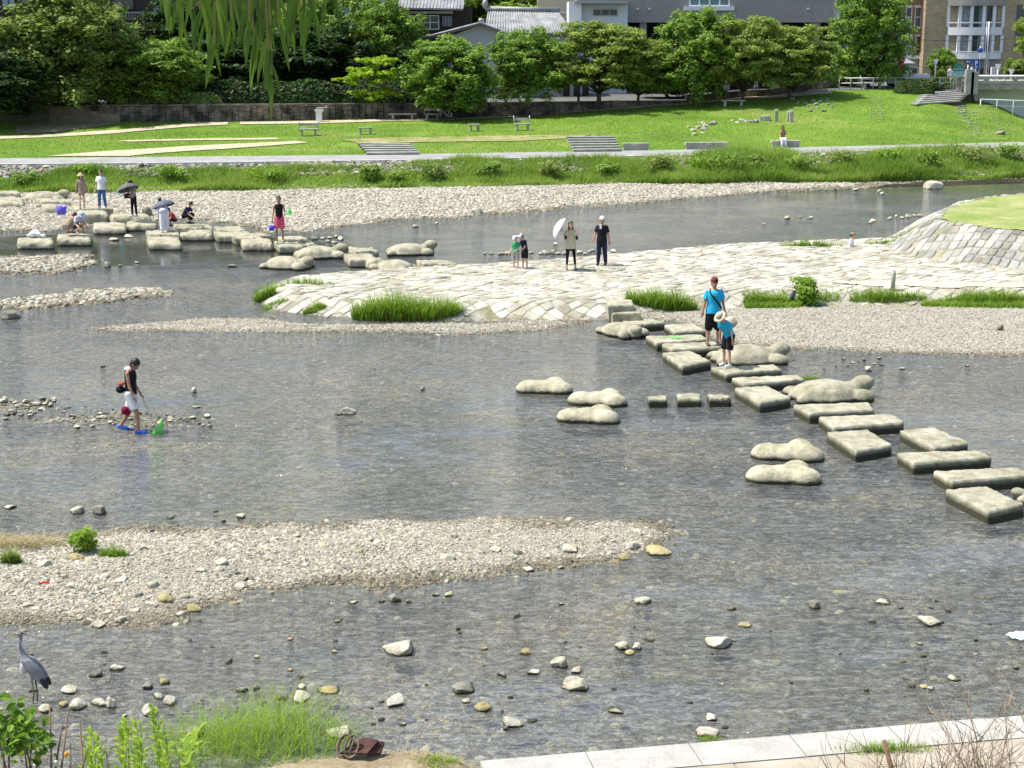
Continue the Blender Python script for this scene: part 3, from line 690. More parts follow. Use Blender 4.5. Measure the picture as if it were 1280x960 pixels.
def turtle(size, head_up=.0, seed=0):
    """head towards +x; unit length about 2.0"""
    mb = MB(); s = size / 2
    mb.ell((-.08 * s, 0, .05 * s), (.74 * s, .58 * s, .25 * s)); mb.ell((-.08 * s, 0, -.05 * s), (.80 * s, .64 * s, .22 * s))
    mb.ell((.76 * s, 0, (.16 + head_up) * s), (.26 * s, .21 * s, .17 * s)); mb.ell((.58 * s, 0, (.09 + head_up * .6) * s), (.26 * s, .18 * s, .17 * s), ry(-.3)); mb.ell((.68 * s, 0, -.05 * s), (.22 * s, .22 * s, .2 * s))
    for sg in (-1, 1):
        mb.ell((.60 * s, sg * .42 * s, -.02 * s), (.27 * s, .20 * s, .19 * s), rz(sg * .5))
        mb.ell((-.68 * s, sg * .40 * s, -.04 * s), (.24 * s, .17 * s, .15 * s), rz(-sg * .6))
    mb.ell((-.80 * s, 0, -.03 * s), (.14 * s, .08 * s, .1 * s))
    return fuse(mb, .04 * s, M['turtle'], 'turtle_stone', 5, noise_amp=.014, seed=seed, link_it=False)
tm = {}
def put_turtle(px, py, wpx, ang, lab, hu=.0, z=.08, seed=0, grp='turtle stones'):
    hu *= .6; p = P(px, py, z); s = wpx / scale_at(p) * 1.02
    o = link('turtle_stone', turtle(s, hu, seed), loc=(p.x, p.y, z), rot=(0, 0, math.radians(ang))); tag(o, lab, 'stone turtle', grp); return o
put_turtle(935, 447, 104, 8, 'carved turtle stone behind the bending person, its head close to the gravel shore', .03, .1, 1)
put_turtle(1036, 492, 114, 10, 'carved turtle stone with raised head, in open water behind the middle of the row', .09, .1, 2)
put_turtle(778, 414, 70, -55, 'carved turtle stone facing the viewer in front of the stone steps', .02, .12, 3)
put_turtle(1300, 622, 70, 170, 'rounded end of a carved stone beside the nearest long slab', .0, .08, 4)
put_turtle(360, 331, 70, -18, 'carved turtle stone with striped shell, nearest to the grass tip of the paving', .03, .12, 5, 'turtle stones in the far row')
put_turtle(400, 318, 70, 12, 'carved turtle stone directly behind the striped turtle', .08, .12, 6, 'turtle stones in the far row')
put_turtle(513, 314, 66, 6, 'carved turtle stone alone on the open water side of the far row', .14, .12, 7, 'turtle stones in the far row')
put_turtle(492, 334, 62, 150, 'carved turtle stone touching the edge of the stone paving', .02, .12, 8, 'turtle stones in the far row')
put_turtle(56, 248, 60, 10, 'carved turtle stone lying dry on the cobble beach', .05, .32, 9, 'turtle stones in the far row')

def plover(w, seed=0):
    mb = MB(); s = w / 2
    mb.ell((-.46 * s, -.04 * s, 0), (.52 * s, .42 * s, .33 * s)); mb.ell((.0, -.04 * s, .0), (.66 * s, .46 * s, .33 * s)); mb.ell((.3 * s, .0, .0), (.56 * s, .52 * s, .32 * s))
    mb.ell((.52 * s, -.26 * s, .0), (.46 * s, .38 * s, .32 * s)); mb.ell((.40 * s, .34 * s, .02 * s), (.42 * s, .34 * s, .33 * s))
    pass
    return fuse(mb, .045 * s, M['plover'], 'plover_stone', 9, noise_amp=.014, seed=seed, link_it=False)
for i, (px, py, w, a, lab) in enumerate(((680, 487, 75, 2, 'pale trefoil bird shaped stone, farthest back of the group of three'),
        (747, 502, 78, -3, 'pale trefoil bird shaped stone, middle one of the group of three'), (735, 523, 83, 0, 'palest trefoil bird shaped stone, front one of the group of three'),
        (983, 569, 94, -2, 'trefoil bird shaped stone, rear one of the pair near the broad slab'), (978, 597, 99, 1, 'trefoil bird shaped stone, front one of the pair near the broad slab'))):
    p = P(px, py, .04); link_ = link('plover_stone', plover(w / scale_at(p), i), loc=(p.x, p.y, .05), rot=(0, 0, math.radians(a))); tag(link_, lab, 'stone', 'bird shaped stepping stones')

far = [  # x0,x1,ytop,ybot, skew, label
 (216, 266, 280, 289, 6, 'long flat stone behind the crouching child'), (224, 266, 286, 297, 0, 'rounded pale stone beside the mirror calm pool, in front of the crouching child'),
 (267, 307, 283, 290, 8, 'flat thin stone at the edge of the cobble beach'), (266, 318, 289, 299, 8, 'long slab next to the rounded pale stone in the far row'),
 (287, 329, 293, 302, 8, 'long slab just before the big rounded one near the boy in pink shorts'), (300, 342, 297, 309, 4, 'big rounded slab in front, beside the boy in pink shorts'),
 (300, 341, 291, 299, 8, 'thin slab behind, between the beach and the boy in pink shorts'), (342, 380, 302, 312, 8, 'slab under the feet of the boy in pink shorts'),
 (345, 386, 295, 303, 10, 'pale flat slab just behind the boy in pink shorts'), (366, 398, 303, 308, 8, 'narrow slab between the boy in pink shorts and the turtle'),
 (429, 474, 317, 329, 10, 'slab between the two pairs of turtle stones'), (432, 473, 309, 318, 8, 'pale flat slab behind the row, near the lone turtle'),
 (455, 474, 322, 331, 4, 'small slab half hidden by the turtle that touches the paving'), (520, 572, 325, 334, 12, 'pale flat slab behind the last one at the paving'),
 (524, 585, 333, 341, 14, 'last flat slab of the far row, lying at the paving edge with grass'), (182, 225, 288, 297, 6, 'slab behind the angular one in the calm pool'),
 (183, 228, 295, 308, 4, 'angular slab standing out in the calm pool, with its reflection'), (116, 158, 277, 289, 0, 'oval boulder slab in the pool below the boy in jeans'),
 (158, 197, 274, 285, 0, 'oval boulder slab in the pool below the lady with the dark parasol'), (71, 114, 291, 303, 0, 'oval boulder slab carrying the two crouching people'),
 (21, 67, 296, 307, 0, 'oval boulder slab carrying a heap of white things'), (99, 136, 262, 272, 2, 'rounded stone on the beach in front of the strolling pair'),
 (89, 142, 257, 265, 6, 'long flat stone on which the strolling pair stand'), (51, 82, 254, 263, 4, 'stone in front of the dry turtle stone'),
 (44, 89, 248, 256, 8, 'long thin slab touching the dry turtle stone'), (-6, 30, 246, 258, 0, 'rounded stone at the far end of the row on the beach'),
 (-10, 26, 238, 246, 6, 'flat slab farthest away on the cobble beach'), (136, 190, 266, 275, 4, 'long slab on which the lady with the dark parasol stands'),
]
for i, (x0, x1, y0, y1, sk, lab) in enumerate(far):
    dry = i in (21, 22, 23, 24, 25, 26, 27); z = (.5 if dry else .32); hpx = .2 * 25
    yb = y1 - hpx * .9 if (y1 - y0) > 7 else y1 - 2.5; yt = y0
    rounded = sk <= 4
    q = [tuple(P(a, b, z)[:2]) for a, b in ((x0, yt), (x1 - sk, yt), (x1, yb), (x0 + sk * .8, yb))]
    slab('stepping_stone', q, z, .7, M['turtle'], .16 if rounded else .06, .03, 80 + i, lab, group='stepping stones in the far row', dome=.04 if rounded else 0)

# ------------------------------------------------------------------ rocks
import bmesh
def icos(sub):
    bm = bmesh.new(); bmesh.ops.create_icosphere(bm, subdivisions=sub, radius=1); bm.verts.ensure_lookup_table()
    V = np.array([v.co[:] for v in bm.verts]); Fc = np.array([[v.index for v in f.verts] for f in bm.faces]); bm.free(); return V, Fc
IC4 = icos(4)
def rock_mesh(seed, mat, angular=.7):
    r_ = np.random.default_rng(seed + 500); V, Fc = IC4; V = V * np.array([1.1, .9, .75])
    for _ in range(int(6 + 8 * angular)):
        d = r_.normal(size=3); d /= np.linalg.norm(d); lim = r_.uniform(.45, .8); t = V @ d; V = V - np.maximum(t - lim, 0)[:, None] * d * (.97 if angular > .5 else .6)
    V = V * (1 + n3(V, 3, seed)[:, None] * .10 + n3(V, 11, seed + 2, 3)[:, None] * .05)
    return npmesh('rock', V, Fc, mat, True)
ROCKS = {k: [rock_mesh(i + 20 * j, M[mk], ang) for i in range(5)] for j, (k, mk, ang) in enumerate((('w', 'rock', .9), ('g', 'rock_grey', .6), ('o', 'rock_ochre', .4)))}
_rk = 0
def rock(px, py, w, h=None, kind='w', lab=None, grp=None, z=None, cat='rock'):
    """w, h: seen width and height in photo pixels, py: its waterline"""
    global _rk; _rk += 1
    p = P(px, py, 0) if z is None else onH(px, py); zz = 0 if z is None else p.z; s = scale_at(p)
    W_ = w / s / 2 * 1.32; h = (h or w * .55) * 1.15; el = math.atan2(ZC, p.y); H_ = max(.3 * W_, (h / s - 2 * W_ * .8 * math.sin(el) * .6))
    ml = ROCKS[kind]; o = link('rock', ml[_rk % len(ml)], loc=(p.x, p.y + W_ * .3, zz + H_ * .12), rot=(0, 0, (_rk * 2.4) % 6.28), scale=(W_, W_ * .85, H_ * .95))
    return tag(o, lab, cat, grp)
RL = [
 (503, 816, 40, 24, 'w', 'white angular rock with a dark split, alone in mid stream before the gravel bar'), (495, 881, 26, 18, 'w', 'rounded cream rock stained brown at its waterline'),
 (580, 865, 32, 17, 'g', 'rough grey pitted rock in front of the cream rounded one'), (700, 834, 21, 17, 'w', 'upright white pointed rock with dark foot'),
 (724, 862, 34, 20, 'w', 'white wedge rock with pointed top, just below two smaller ones'), (902, 808, 36, 20, 'w', 'largest bright white block in the open water by the kerb'),
 (722, 841, 14, 11, 'w', 'small pale rock between the pointed rock and the wedge rock'), (667, 843, 15, 8, 'w', 'flat pale rock beside the upright pointed one'),
 (778, 812, 20, 13, 'w', 'pale rock largest of the small cluster of four'), (798, 812, 14, 11, 'w', 'white rock at the outer end of the cluster of four'), (787, 818, 14, 7, 'o', 'low ochre rock in front in the cluster of four'),
 (813, 801, 13, 7, 'g', 'mossy green grey stone just behind the cluster of four'), (820, 692, 29, 13, 'o', 'yellowish block off the tip of the gravel bar'),
 (803, 754, 23, 11, 'w', 'flat topped rock with ochre foot below the tip of the bar'), (1019, 761, 20, 14, 'g', 'dark sided grey cube of rock in open water'),
 (1106, 755, 23, 7, 'w', 'flat pale rock beside a tiny dark one'), (1126, 761, 8, 5, 'g', 'tiny dark stone next to the flat pale rock'), (1162, 781, 27, 14, 'w', 'pointed pale rock nearest the plastic bag'),
 (1091, 778, 12, 6, 'g', 'small grey stone between the cube rock and the pointed rock'), (914, 763, 14, 6, 'g', 'small brown stone behind the bright white block'), (932, 783, 18, 6, 'o', 'low greenish stone by the bright white block'),
 (770, 891, 23, 7, 'w', 'flat cream stone lying level with the water'), (889, 900, 17, 10, 'w', 'pale stone behind the tufted one at the kerb'), (884, 920, 30, 15, 'w', 'pale rock with a grass tuft at the kerb edge'),
 (906, 911, 10, 5, 'g', 'small wet stone against the tufted rock at the kerb'), (638, 909, 24, 17, 'w', 'pale rock with brown base, closest to the dead grass'), (604, 888, 22, 13, 'o', 'brown and cream rock with a sprig of grass'),
 (583, 878, 13, 7, 'w', 'small pale stone between the pitted rock and the sprig rock'), (665, 903, 15, 6, 'g', 'low wet stone next to the brown based rock'), (656, 817, 12, 9, 'o', 'small olive stone alone upstream of the wedge rock'),
 (628, 845, 11, 8, 'g', 'small grey stone beside the flat pale one'), (1155, 860, 11, 6, 'o', 'reddish stone, first of the short row of pebbles'), (1164, 862, 9, 6, 'w', 'second stone of the short row of pebbles'),
 (1140, 859, 11, 5, 'g', 'small dark stone ahead of the short row'), (1191, 850, 18, 8, 'w', 'flat twin pale stone beyond the short row of pebbles'),
 (286, 828, 14, 9, 'g', 'small dark topped stone alone in the bay below the bar'), (145, 838, 17, 11, 'w', 'mottled rock directly behind the dark faced one'), (120, 846, 14, 12, 'g', 'dark faced upright stone near the heron'),
 (86, 866, 20, 12, 'w', 'white domed rock closest to the heron'), (95, 885, 24, 16, 'w', 'cream rock with smaller ones heaped at its side'), (79, 883, 12, 9, 'o', 'little tan stone at the side of the heaped cream rock'),
 (124, 882, 19, 12, 'w', 'low broad rock leaning on an upright tall one'), (139, 885, 12, 18, 'w', 'tall upright rock leaning beside the low broad one'), (56, 890, 17, 12, 'w', 'rounded rock behind the shrub at the heron\'s feet'),
 (185, 861, 15, 11, 'g', 'grey double stone behind the two cream ones'), (205, 855, 13, 10, 'o', 'tan oval stone behind the two cream ones'), (197, 873, 14, 9, 'w', 'smaller cream stone of the touching pair'), (212, 880, 20, 13, 'w', 'larger cream stone of the touching pair'),
 (186, 894, 18, 18, 'w', 'grey white pointed slab standing on end above the weeds'), (243, 920, 28, 18, 'g', 'dark jagged rock half hidden by thin grass'), (303, 866, 12, 10, 'g', 'black and white pointed stone'),
 (375, 876, 26, 16, 'w', 'pale flat topped rock, biggest behind the tall grass'), (377, 862, 12, 9, 'w', 'small pale rock leaning behind the flat topped one'), (352, 874, 18, 9, 'g', 'low grey rock beside the flat topped one'),
 (412, 865, 24, 9, 'o', 'yellow ochre sloping rock behind the tall grass'), (427, 920, 34, 20, 'w', 'big white pitted rock resting against the tall grass by the rusty scrap'), (320, 862, 10, 8, 'g', 'small grey stone beside the black and white one'),
 (494, 752, 17, 13, 'g', 'black and white boulder just below the gravel bar'), (477, 753, 8, 5, 'g', 'small dark stone before the black and white boulder'), (511, 754, 8, 6, 'g', 'small dark stone after the black and white boulder'),
 (442, 754, 15, 5, 'w', 'thin flat white stone in the shallows below the bar'), (562, 745, 11, 8, 'w', 'small rounded cream stone under the bar'), (545, 745, 9, 5, 'w', 'small flat pale stone beside the rounded cream one'),
 (95, 642, 20, 12, 'w', 'pale mottled rock, one of two before the gravel bar weeds'), (124, 643, 20, 14, 'g', 'grey rock with dark foot, one of two before the gravel bar weeds'), (211, 648, 14, 7, 'g', 'low black rock in front of the bar'),
 (12, 636, 14, 7, 'w', 'flat pale rock alone near the bank of weeds'), (301, 648, 11, 8, 'w', 'small pale rock at the upper rim of the bar'), (270, 640, 8, 4, 'g', 'tiny dark rock in front of the bar'), (279, 653, 8, 5, 'g', 'tiny black rock at the upper rim of the bar'),
 (437, 518, 22, 12, 'w', 'white rock with a trail of foam in the middle channel'), (423, 519, 10, 4, 'g', 'flat dark stone touching the foam rock'), (242, 491, 7, 9, 'w', 'lone upright pale stone standing behind the wader'),
 (245, 510, 11, 4, 'w', 'flat stone in front of the lone upright one'), (528, 488, 6, 6, 'w', 'lone little white stone in mid channel'), (128, 459, 5, 4, 'g', 'tiny stone behind the wader'),
 (1062, 396 + 6, 1, 1, 'g', None), (1250, 413, 9, 9, 'g', 'dark lump lying on the grey gravel shore'), (1085, 464, 10, 8, 'w', 'pale stone among the pebbles behind the raised head turtle'),
 (1168, 236, 26, 12, 'w', 'white boulder sticking out of the green water near the far bank'), (12, 399, 26, 13, 'g', 'dark mossy boulder below the long thin cobble bar'), (290, 334, 9, 5, 'g', 'small stone alone in the riffle below the calm pool'),
 (134, 334, 10, 8, 'w', 'white stone with its reflection below the calm pool'), (150, 333, 5, 3, 'w', 'tiny stone beside the white reflecting one'), (171, 329, 7, 3, 'w', 'flat stone at the rim of the calm pool'),
 (140, 301, 13, 5, 'w', 'flat white stone floating in the calm pool'), (159, 297, 12, 5, 'w', 'square cream stone in the calm pool'), (143, 289, 6, 4, 'w', 'tiny white stone against the oval boulder'),
 (596, 268, 14, 9, 'w', 'pale boulder off the cobble beach'), (519, 284, 8, 4, 'w', 'flat white stone off the cobble beach'), (545, 280, 6, 3, 'w', 'tiny stone off the cobble beach'), (694, 306, 6, 4, 'w', 'lone white stone behind the umbrella lady'),
]
for a in RL:
    if a[5] is None: continue
    rock(*a[:5], lab=a[5], z=True if a[1] in (413,) else None)
rock(183, 270, 13, 13, 'g', 'dark pointed rock on the slab beside the lady with the dark parasol', z=True)
rock(120, 408 - 10, 1, 1, 'g') if False else None
# rows and scatters of rocks that look alike
def rock_group(pts, smin, smax, grp, lab, kinds='wwwg', z=None):
    for (px, py) in pts:
        w = random.uniform(smin, smax); rock(px, py, w, w * random.uniform(.45, .7), random.choice(kinds), lab, grp, z)
def jitter_band(n, x0, x1, fy, sp):
    return [(x, fy(x) + random.gauss(0, sp)) for x in (random.uniform(x0, x1) for _ in range(n))]
rock_group(jitter_band(70, 0, 265, lambda x: 518 + 9 * x / 260, 6), 3, 9, 'line of low stones at the wader', 'one of the low stones lined across the shallows at the wader\'s feet', 'wwg')
rock_group(jitter_band(22, 0, 70, lambda x: 505, 3), 4, 12, 'line of low stones at the wader', 'one of the low stones lined across the shallows at the wader\'s feet', 'wwg')
rock_group([(606, 318), (614, 318), (626, 319), (634, 318), (664, 317), (676, 318), (682, 318), (691, 318), (698, 318), (706, 318), (724, 317), (731, 318), (737, 316), (742, 314), (748, 317), (760, 318), (766, 315)] , 5, 10,
           'row of white stones behind the umbrella lady', 'one of the white stones in the straight row behind the umbrella lady', 'w')
rock_group([(392, 300), (404, 299), (412, 298), (420, 297), (425, 300), (409, 303), (418, 304), (345, 283), (370, 284)], 5, 9, 'stones between the beach and the boy', 'one of the small white stones in the water beyond the boy in pink shorts', 'w')
rock_group([(1120, 271), (1128, 273), (1136, 272), (1143, 270), (1150, 271), (1112, 274), (1092, 277), (955, 281), (984, 274), (1001, 272), (1013, 273), (1088, 279), (1100, 240), (1070, 238), (1103, 243)], 4, 8,
           'small stones in the deep channel', 'one of the small white stones dotting the channel before the mound', 'w')
rock_group([(1066, 454), (1074, 453), (1093, 456), (1102, 457), (1060, 458), (1030, 462), (1045, 459), (1128, 462), (1080, 451), (1055, 450), (1100, 449), (1210, 458)], 4, 7, 'pebbles at the shore behind the turtles', 'one of the scattered stones off the shore behind the turtle stones', 'wg')
rock_group([(1148, 300), (1155, 296), (1160, 291), (1140, 305), (1133, 309), (1118, 301)], 8, 14, 'blocks at the foot of the mound', 'one of the loose pale blocks along the water edge of the mound', 'w')
pts = []
while len(pts) < 75:
    px, py = random.uniform(0, 1280), random.uniform(745, 925)
    if py > 800 + (px > 600) * (930 - 800 - (px - 600) * .085 - 15) and px > 600: continue
    if px < 380 and py < 800: continue
    pts.append((px, py))
rock_group(pts, 4, 10, 'little stones scattered in the near shallows', 'one of many little stones scattered in the near shallows', 'wggo')
# bigger stones lying on the near gravel bar
rock_group([(712, 690), (685, 697), (716, 688), (598, 692), (560, 700), (620, 690), (545, 715), (410, 716), (340, 700), (300, 735), (277, 706), (205, 745), (232, 748), (206, 752), (100, 775), (135, 768), (125, 785), (170, 765), (62, 735), (42, 738),
            (80, 722), (95, 700), (57, 708), (152, 728), (250, 716), (190, 735), (20, 745), (180, 688), (450, 690), (240, 765), (150, 779), (225, 771), (190, 760), (700, 712), (660, 716), (780, 700), (790, 688), (640, 700)], 9, 20,
           'cobbles on the near gravel bar', 'one of the larger pale cobbles on the near gravel bar', 'wwwo', True)
# ------------------------------------------------------------------ leaves and blades
def leaf_quads(cen, size, nrm, rnd, asp=1.5, diamond=True):
    """one small leaf face per centre; returns V,F,C"""
    n = len(cen); nrm = nrm / (np.linalg.norm(nrm, axis=1, keepdims=True) + 1e-9)
    t = rng.normal(size=(n, 3)); t -= (t * nrm).sum(1, keepdims=True) * nrm; t /= np.linalg.norm(t, axis=1, keepdims=True) + 1e-9
    b = np.cross(nrm, t); sz = size[:, None]
    V = np.stack([cen - t * sz * asp, cen - b * sz * .62 - t * sz * .1, cen + t * sz * asp, cen + b * sz * .62 - t * sz * .1], 1).reshape(-1, 3)
    Fc = np.arange(n * 4).reshape(n, 4); C = np.repeat(np.stack([rnd, rnd, rnd], 1), 4, 0); return V, Fc, C
def clump_leaves(clumps, per, size, up=.6, hollow=.25):
    """clumps: (n,6) centre+radii; leaves sit in the shell of every clump"""
    Cs = []; Nn = []; Rn = []
    vol = clumps[:, 3] * clumps[:, 4] + clumps[:, 3] * clumps[:, 5]; cnt = np.maximum(10, per * vol / vol.sum()).astype(int)
    for c, k in zip(clumps, cnt):
        d = rng.normal(size=(k, 3)); d /= np.linalg.norm(d, axis=1, keepdims=True); d[:, 2] = np.abs(d[:, 2]) * np.where(rng.random(k) < .72, 1, -1)
        r = hollow + (1.12 - hollow) * rng.random(k) ** .6
        r *= 1 + .22 * n3(d * 1.0 + c[:3], 5, 3, 2)
        Cs.append(c[:3] + d * r[:, None] * c[3:]); nn = d * .7 + rng.normal(size=(k, 3)) * .55; nn[:, 2] += up; Nn.append(nn)
        Rn.append(np.clip(rng.random() * .45 + rng.random(k) * .45 + .15 * (d[:, 2] > .5), 0, 1))
    Cs = np.concatenate(Cs); Nn = np.concatenate(Nn); Rn = np.concatenate(Rn)
    return leaf_quads(Cs, size * rng.uniform(.6, 1.3, len(Cs)), Nn, Rn)
LM = {
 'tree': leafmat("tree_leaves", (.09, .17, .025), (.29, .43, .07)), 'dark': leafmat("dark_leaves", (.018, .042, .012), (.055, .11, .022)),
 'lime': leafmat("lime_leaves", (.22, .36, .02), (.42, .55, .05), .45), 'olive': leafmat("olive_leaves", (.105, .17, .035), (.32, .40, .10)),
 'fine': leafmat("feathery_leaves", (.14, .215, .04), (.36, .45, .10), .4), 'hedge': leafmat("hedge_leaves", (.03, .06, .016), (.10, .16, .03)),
 'blue': leafmat("blue_green_leaves", (.10, .18, .10), (.20, .30, .17)), 'bright': leafmat("bright_leaves", (.13, .25, .02), (.28, .42, .05), .45),
 'grass': leafmat("grass_blades", (.13, .25, .025), (.33, .44, .065), .45), 'grassb': leafmat("bank_grass_blades", (.14, .25, .035), (.33, .43, .09), .45),
 'dry': leafmat("dry_grass_blades", (.34, .27, .13), (.55, .46, .27), .3), 'willow': leafmat("willow_leaves", (.06, .125, .02), (.15, .26, .04), .5), 'weed': leafmat("weed_leaves", (.18, .32, .03), (.40, .52, .08), .5)}
M['bark'] = surf("tree_bark", (.05, .04, .03), (.14, .115, .085), 6, .95, .8, 30, .04)
M['twig'] = surf("woody_twig", (.10, .07, .055), (.26, .20, .15), 8, .9, .5, 40, .004)

def tree_proto(h, w, layers, per, leaf, size=.15, trunk=.2, flat=.55, bare=.22, seed=0, lean=0, dens=1.0, shape='round', up=.6):
    """returns (trunk mesh, crown mesh); crown clumps sit at the limb ends"""
    global rng; keep_rng = rng; rng = np.random.default_rng(seed + 1000); rr = random.Random(seed)
    mb = MB(); th = h * (bare + .28); pts = []; x = y = 0
    for i in range(7):
        f = i / 6; pts.append((x, y, th * f - .3)); x += rr.uniform(-.10, .10) + lean * .12; y += rr.uniform(-.1, .1)
    mb.tube(pts, [trunk * (1.35 if i == 0 else 1 - .09 * i) for i in range(7)], 9)
    top = Vector(pts[-1]); cl = []
    for i in range(layers):
        f = (i + .5) / layers; zc = h * (bare + (1 - bare) * (f ** .9)) + rr.uniform(-.25, .35); prof = {'round': math.sin(math.pi * (.16 + .74 * f)) ** .7, 'cone': 1.05 - .8 * f, 'flat': .75 + .3 * math.sin(3 * f + .5), 'wide': math.sin(math.pi * (.3 + .62 * f)) ** .6}[shape]
        R_ = w / 2 * prof; m = max(3, int(2.6 * R_ * dens * 1.7))
        for j in range(m):
            a = 2 * math.pi * (j + rr.random()) / m + i * 1.7; rad = R_ * math.sqrt(rr.uniform(.18, 1)) * .82
            c = Vector((math.cos(a) * rad + lean * f, math.sin(a) * rad, zc + rr.uniform(-.25, .25) * h / layers - (.10 * rad if shape != 'cone' else .16 * rad)))
            s0 = w * .105 / dens ** .5; cl += [(c.x + rr.gauss(0, .8) * s0, c.y + rr.gauss(0, .8) * s0, c.z + rr.gauss(0, .55) * s0 * (flat + .3), *(rr.uniform(.45, 1.0) * s0 * q_ for q_ in (1, 1, flat + .1))) for _ in range(4)]
            st = Vector(pts[min(6, 2 + int(4 * f))]) if f < .6 else top
            mid = st.lerp(c, .5) + Vector((rr.uniform(-.3, .3), rr.uniform(-.3, .3), .25 * (c - st).length * .4))
            mb.tube([st, st.lerp(mid, .6) + Vector((0, 0, .05)), mid, c], [trunk * .42, trunk * .28, trunk * .19, trunk * .05], 5)
    cl = np.array(cl); V, Fc, C = clump_leaves(cl, per, size, up)
    # stray sprays that break the outline
    d = rng.normal(size=(per // 12, 3)); d /= np.linalg.norm(d, axis=1, keepdims=True); k = rng.integers(0, len(cl), per // 12)
    cc = cl[k, :3] + d * cl[k, 3:] * rng.uniform(1.05, 1.55, (len(k), 1)); V2, F2, C2 = leaf_quads(cc, size * rng.uniform(.5, 1.0, len(k)), d + rng.normal(size=d.shape), rng.random(len(k)))
    crown = npmesh('crown', np.concatenate([V, V2]), np.concatenate([Fc, F2 + len(V)]), LM[leaf], False, np.concatenate([C, C2]))
    tm_ = mb.mesh('trunk'); tm_.materials.append(M['bark']); rng = keep_rng; return tm_, crown
def put_tree(proto, loc, s=1, rotz=0, lab=None, grp=None, sx=1, cat='tree', name='tree', names=('trunk', 'crown')):
    e = empty(name, loc, rotz, lab, cat, grp); e.scale = (s * sx, s * sx, s)
    link(names[0], proto[0], e); link(names[1], proto[1], e); return e
TP = {
 'broad': tree_proto(7.0, 6.4, 6, 22000, 'tree', .11, .17, .8, .20, 1, shape='wide'),
 'broad2': tree_proto(7.0, 6.0, 6, 22000, 'tree', .11, .17, .8, .18, 2, shape='round'),
 'layer': tree_proto(6.6, 7.2, 5, 22000, 'fine', .105, .17, .34, .26, 3, shape='flat', up=.9, dens=1.1),
 'layer2': tree_proto(7.0, 7.4, 5, 22000, 'fine', .105, .17, .32, .24, 4, shape='flat', up=.9, dens=1.1),
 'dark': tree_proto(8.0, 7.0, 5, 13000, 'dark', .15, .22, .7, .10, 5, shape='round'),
 'olive': tree_proto(8.0, 6.6, 7, 26000, 'olive', .11, .2, .9, .03, 6, shape='round'),
 'lime': tree_proto(4.2, 4.0, 4, 3600, 'lime', .12, .08, .38, .24, 7, shape='round', dens=1.2),
 'big': tree_proto(12.0, 9.5, 7, 24000, 'tree', .155, .34, .6, .14, 8, shape='wide'),
 'blue': tree_proto(7.0, 5.0, 4, 8000, 'blue', .12, .15, .7, .2, 9, shape='round'),
}
# px of trunk, py of foot, photo height px, kind, extra
def tree_at(px, pyfoot, y, pytop, wpx, kind, lab, grp=None, rot=0, zf=None):
    q = R(px, pyfoot, y); z = q.z if zf is None else zf; s_ = scale_at(Vector((q.x, y, z)))
    h0 = {'broad': 7.0, 'broad2': 7.0, 'layer': 6.6, 'layer2': 7.0, 'dark': 8, 'olive': 8, 'lime': 4.2, 'big': 12, 'blue': 7.0}[kind]
    w0 = {'broad': 6.6, 'broad2': 6.2, 'layer': 7.6, 'layer2': 8.0, 'dark': 7, 'olive': 6.6, 'lime': 4.0, 'big': 9.5, 'blue': 5.0}[kind]
    top = R(px, pytop, y).z; s = (top - z) / h0 / 1.08; sx = (wpx / s_) / w0 / s / .98
    return put_tree(TP[kind], (q.x, y, z), s, rot, lab, grp, sx)
def Tf(px, py): # walk on terrain
    return onH(px, py)
G1 = 'trees along the upper walk'
for (px, pf, top, w, kind, rot, lab) in (
    (562, 150, 48, 122, 'broad2', .3, 'bright green tree on the grass in front of the white storehouse gable'),
    (660, 143, 34, 108, 'broad', 1.2, 'rounded tree standing between the storehouse and the white tower building'),
    (748, 134, 24, 142, 'layer', 2.2, 'feathery layered tree with a forked pale trunk, first of the layered ones'),
    (797, 130, 46, 96, 'layer2', .9, 'low feathery tree just behind the forked trunk one'),
    (868, 131, 14, 112, 'broad2', 3.9, 'darker green bushy tree between two feathery layered trees'),
    (928, 128, 18, 110, 'layer', 4.6, 'slender feathery tree with a bollard before it on the walk'),
    (988, 122, 22, 118, 'layer2', 5.6, 'wide feathery tree whose crown reaches the red brick wall'),
    (467, 147, 70, 74, 'lime', .5, 'small lime yellow young tree in front of the stone wall')):
    g = Tf(px, pf); tree_at(px, pf, g.y, top, w, kind, lab, None if kind == 'lime' else G1, rot, g.z - .05)
tree_at(1085, 112, 127, -35, 98, 'big', 'tall dark leafy tree with a thick trunk beside the no entry sign', rot=1.0, zf=3.75)
for (px, pf, y, top, w, kind, rot, lab) in (
    (25, 150, 113, 22, 150, 'olive', .4, 'olive green dense tree at the outermost end of the tree group'),
    (95, 150, 114.5, -25, 170, 'olive', 1.9, 'tallest olive green tree in the dense tree group'),
    (195, 150, 116, 48, 140, 'broad', 2.6, 'lighter bushy tree at the edge of the group, above the low hedge'),
    (60, 140, 119, 0, 90, 'blue', 0, 'blue green crown showing behind the olive trees'),
    (0, 150, 109.5, 60, 120, 'dark', 4.4, 'dark low tree on the slope at the edge of the lawn')):
    q = R(px, pf, y); tree_at(px, pf, y, top, w, kind, lab, 'dense trees beside the dark wooden house', rot, max(q.z, Hs(q.x, y)))
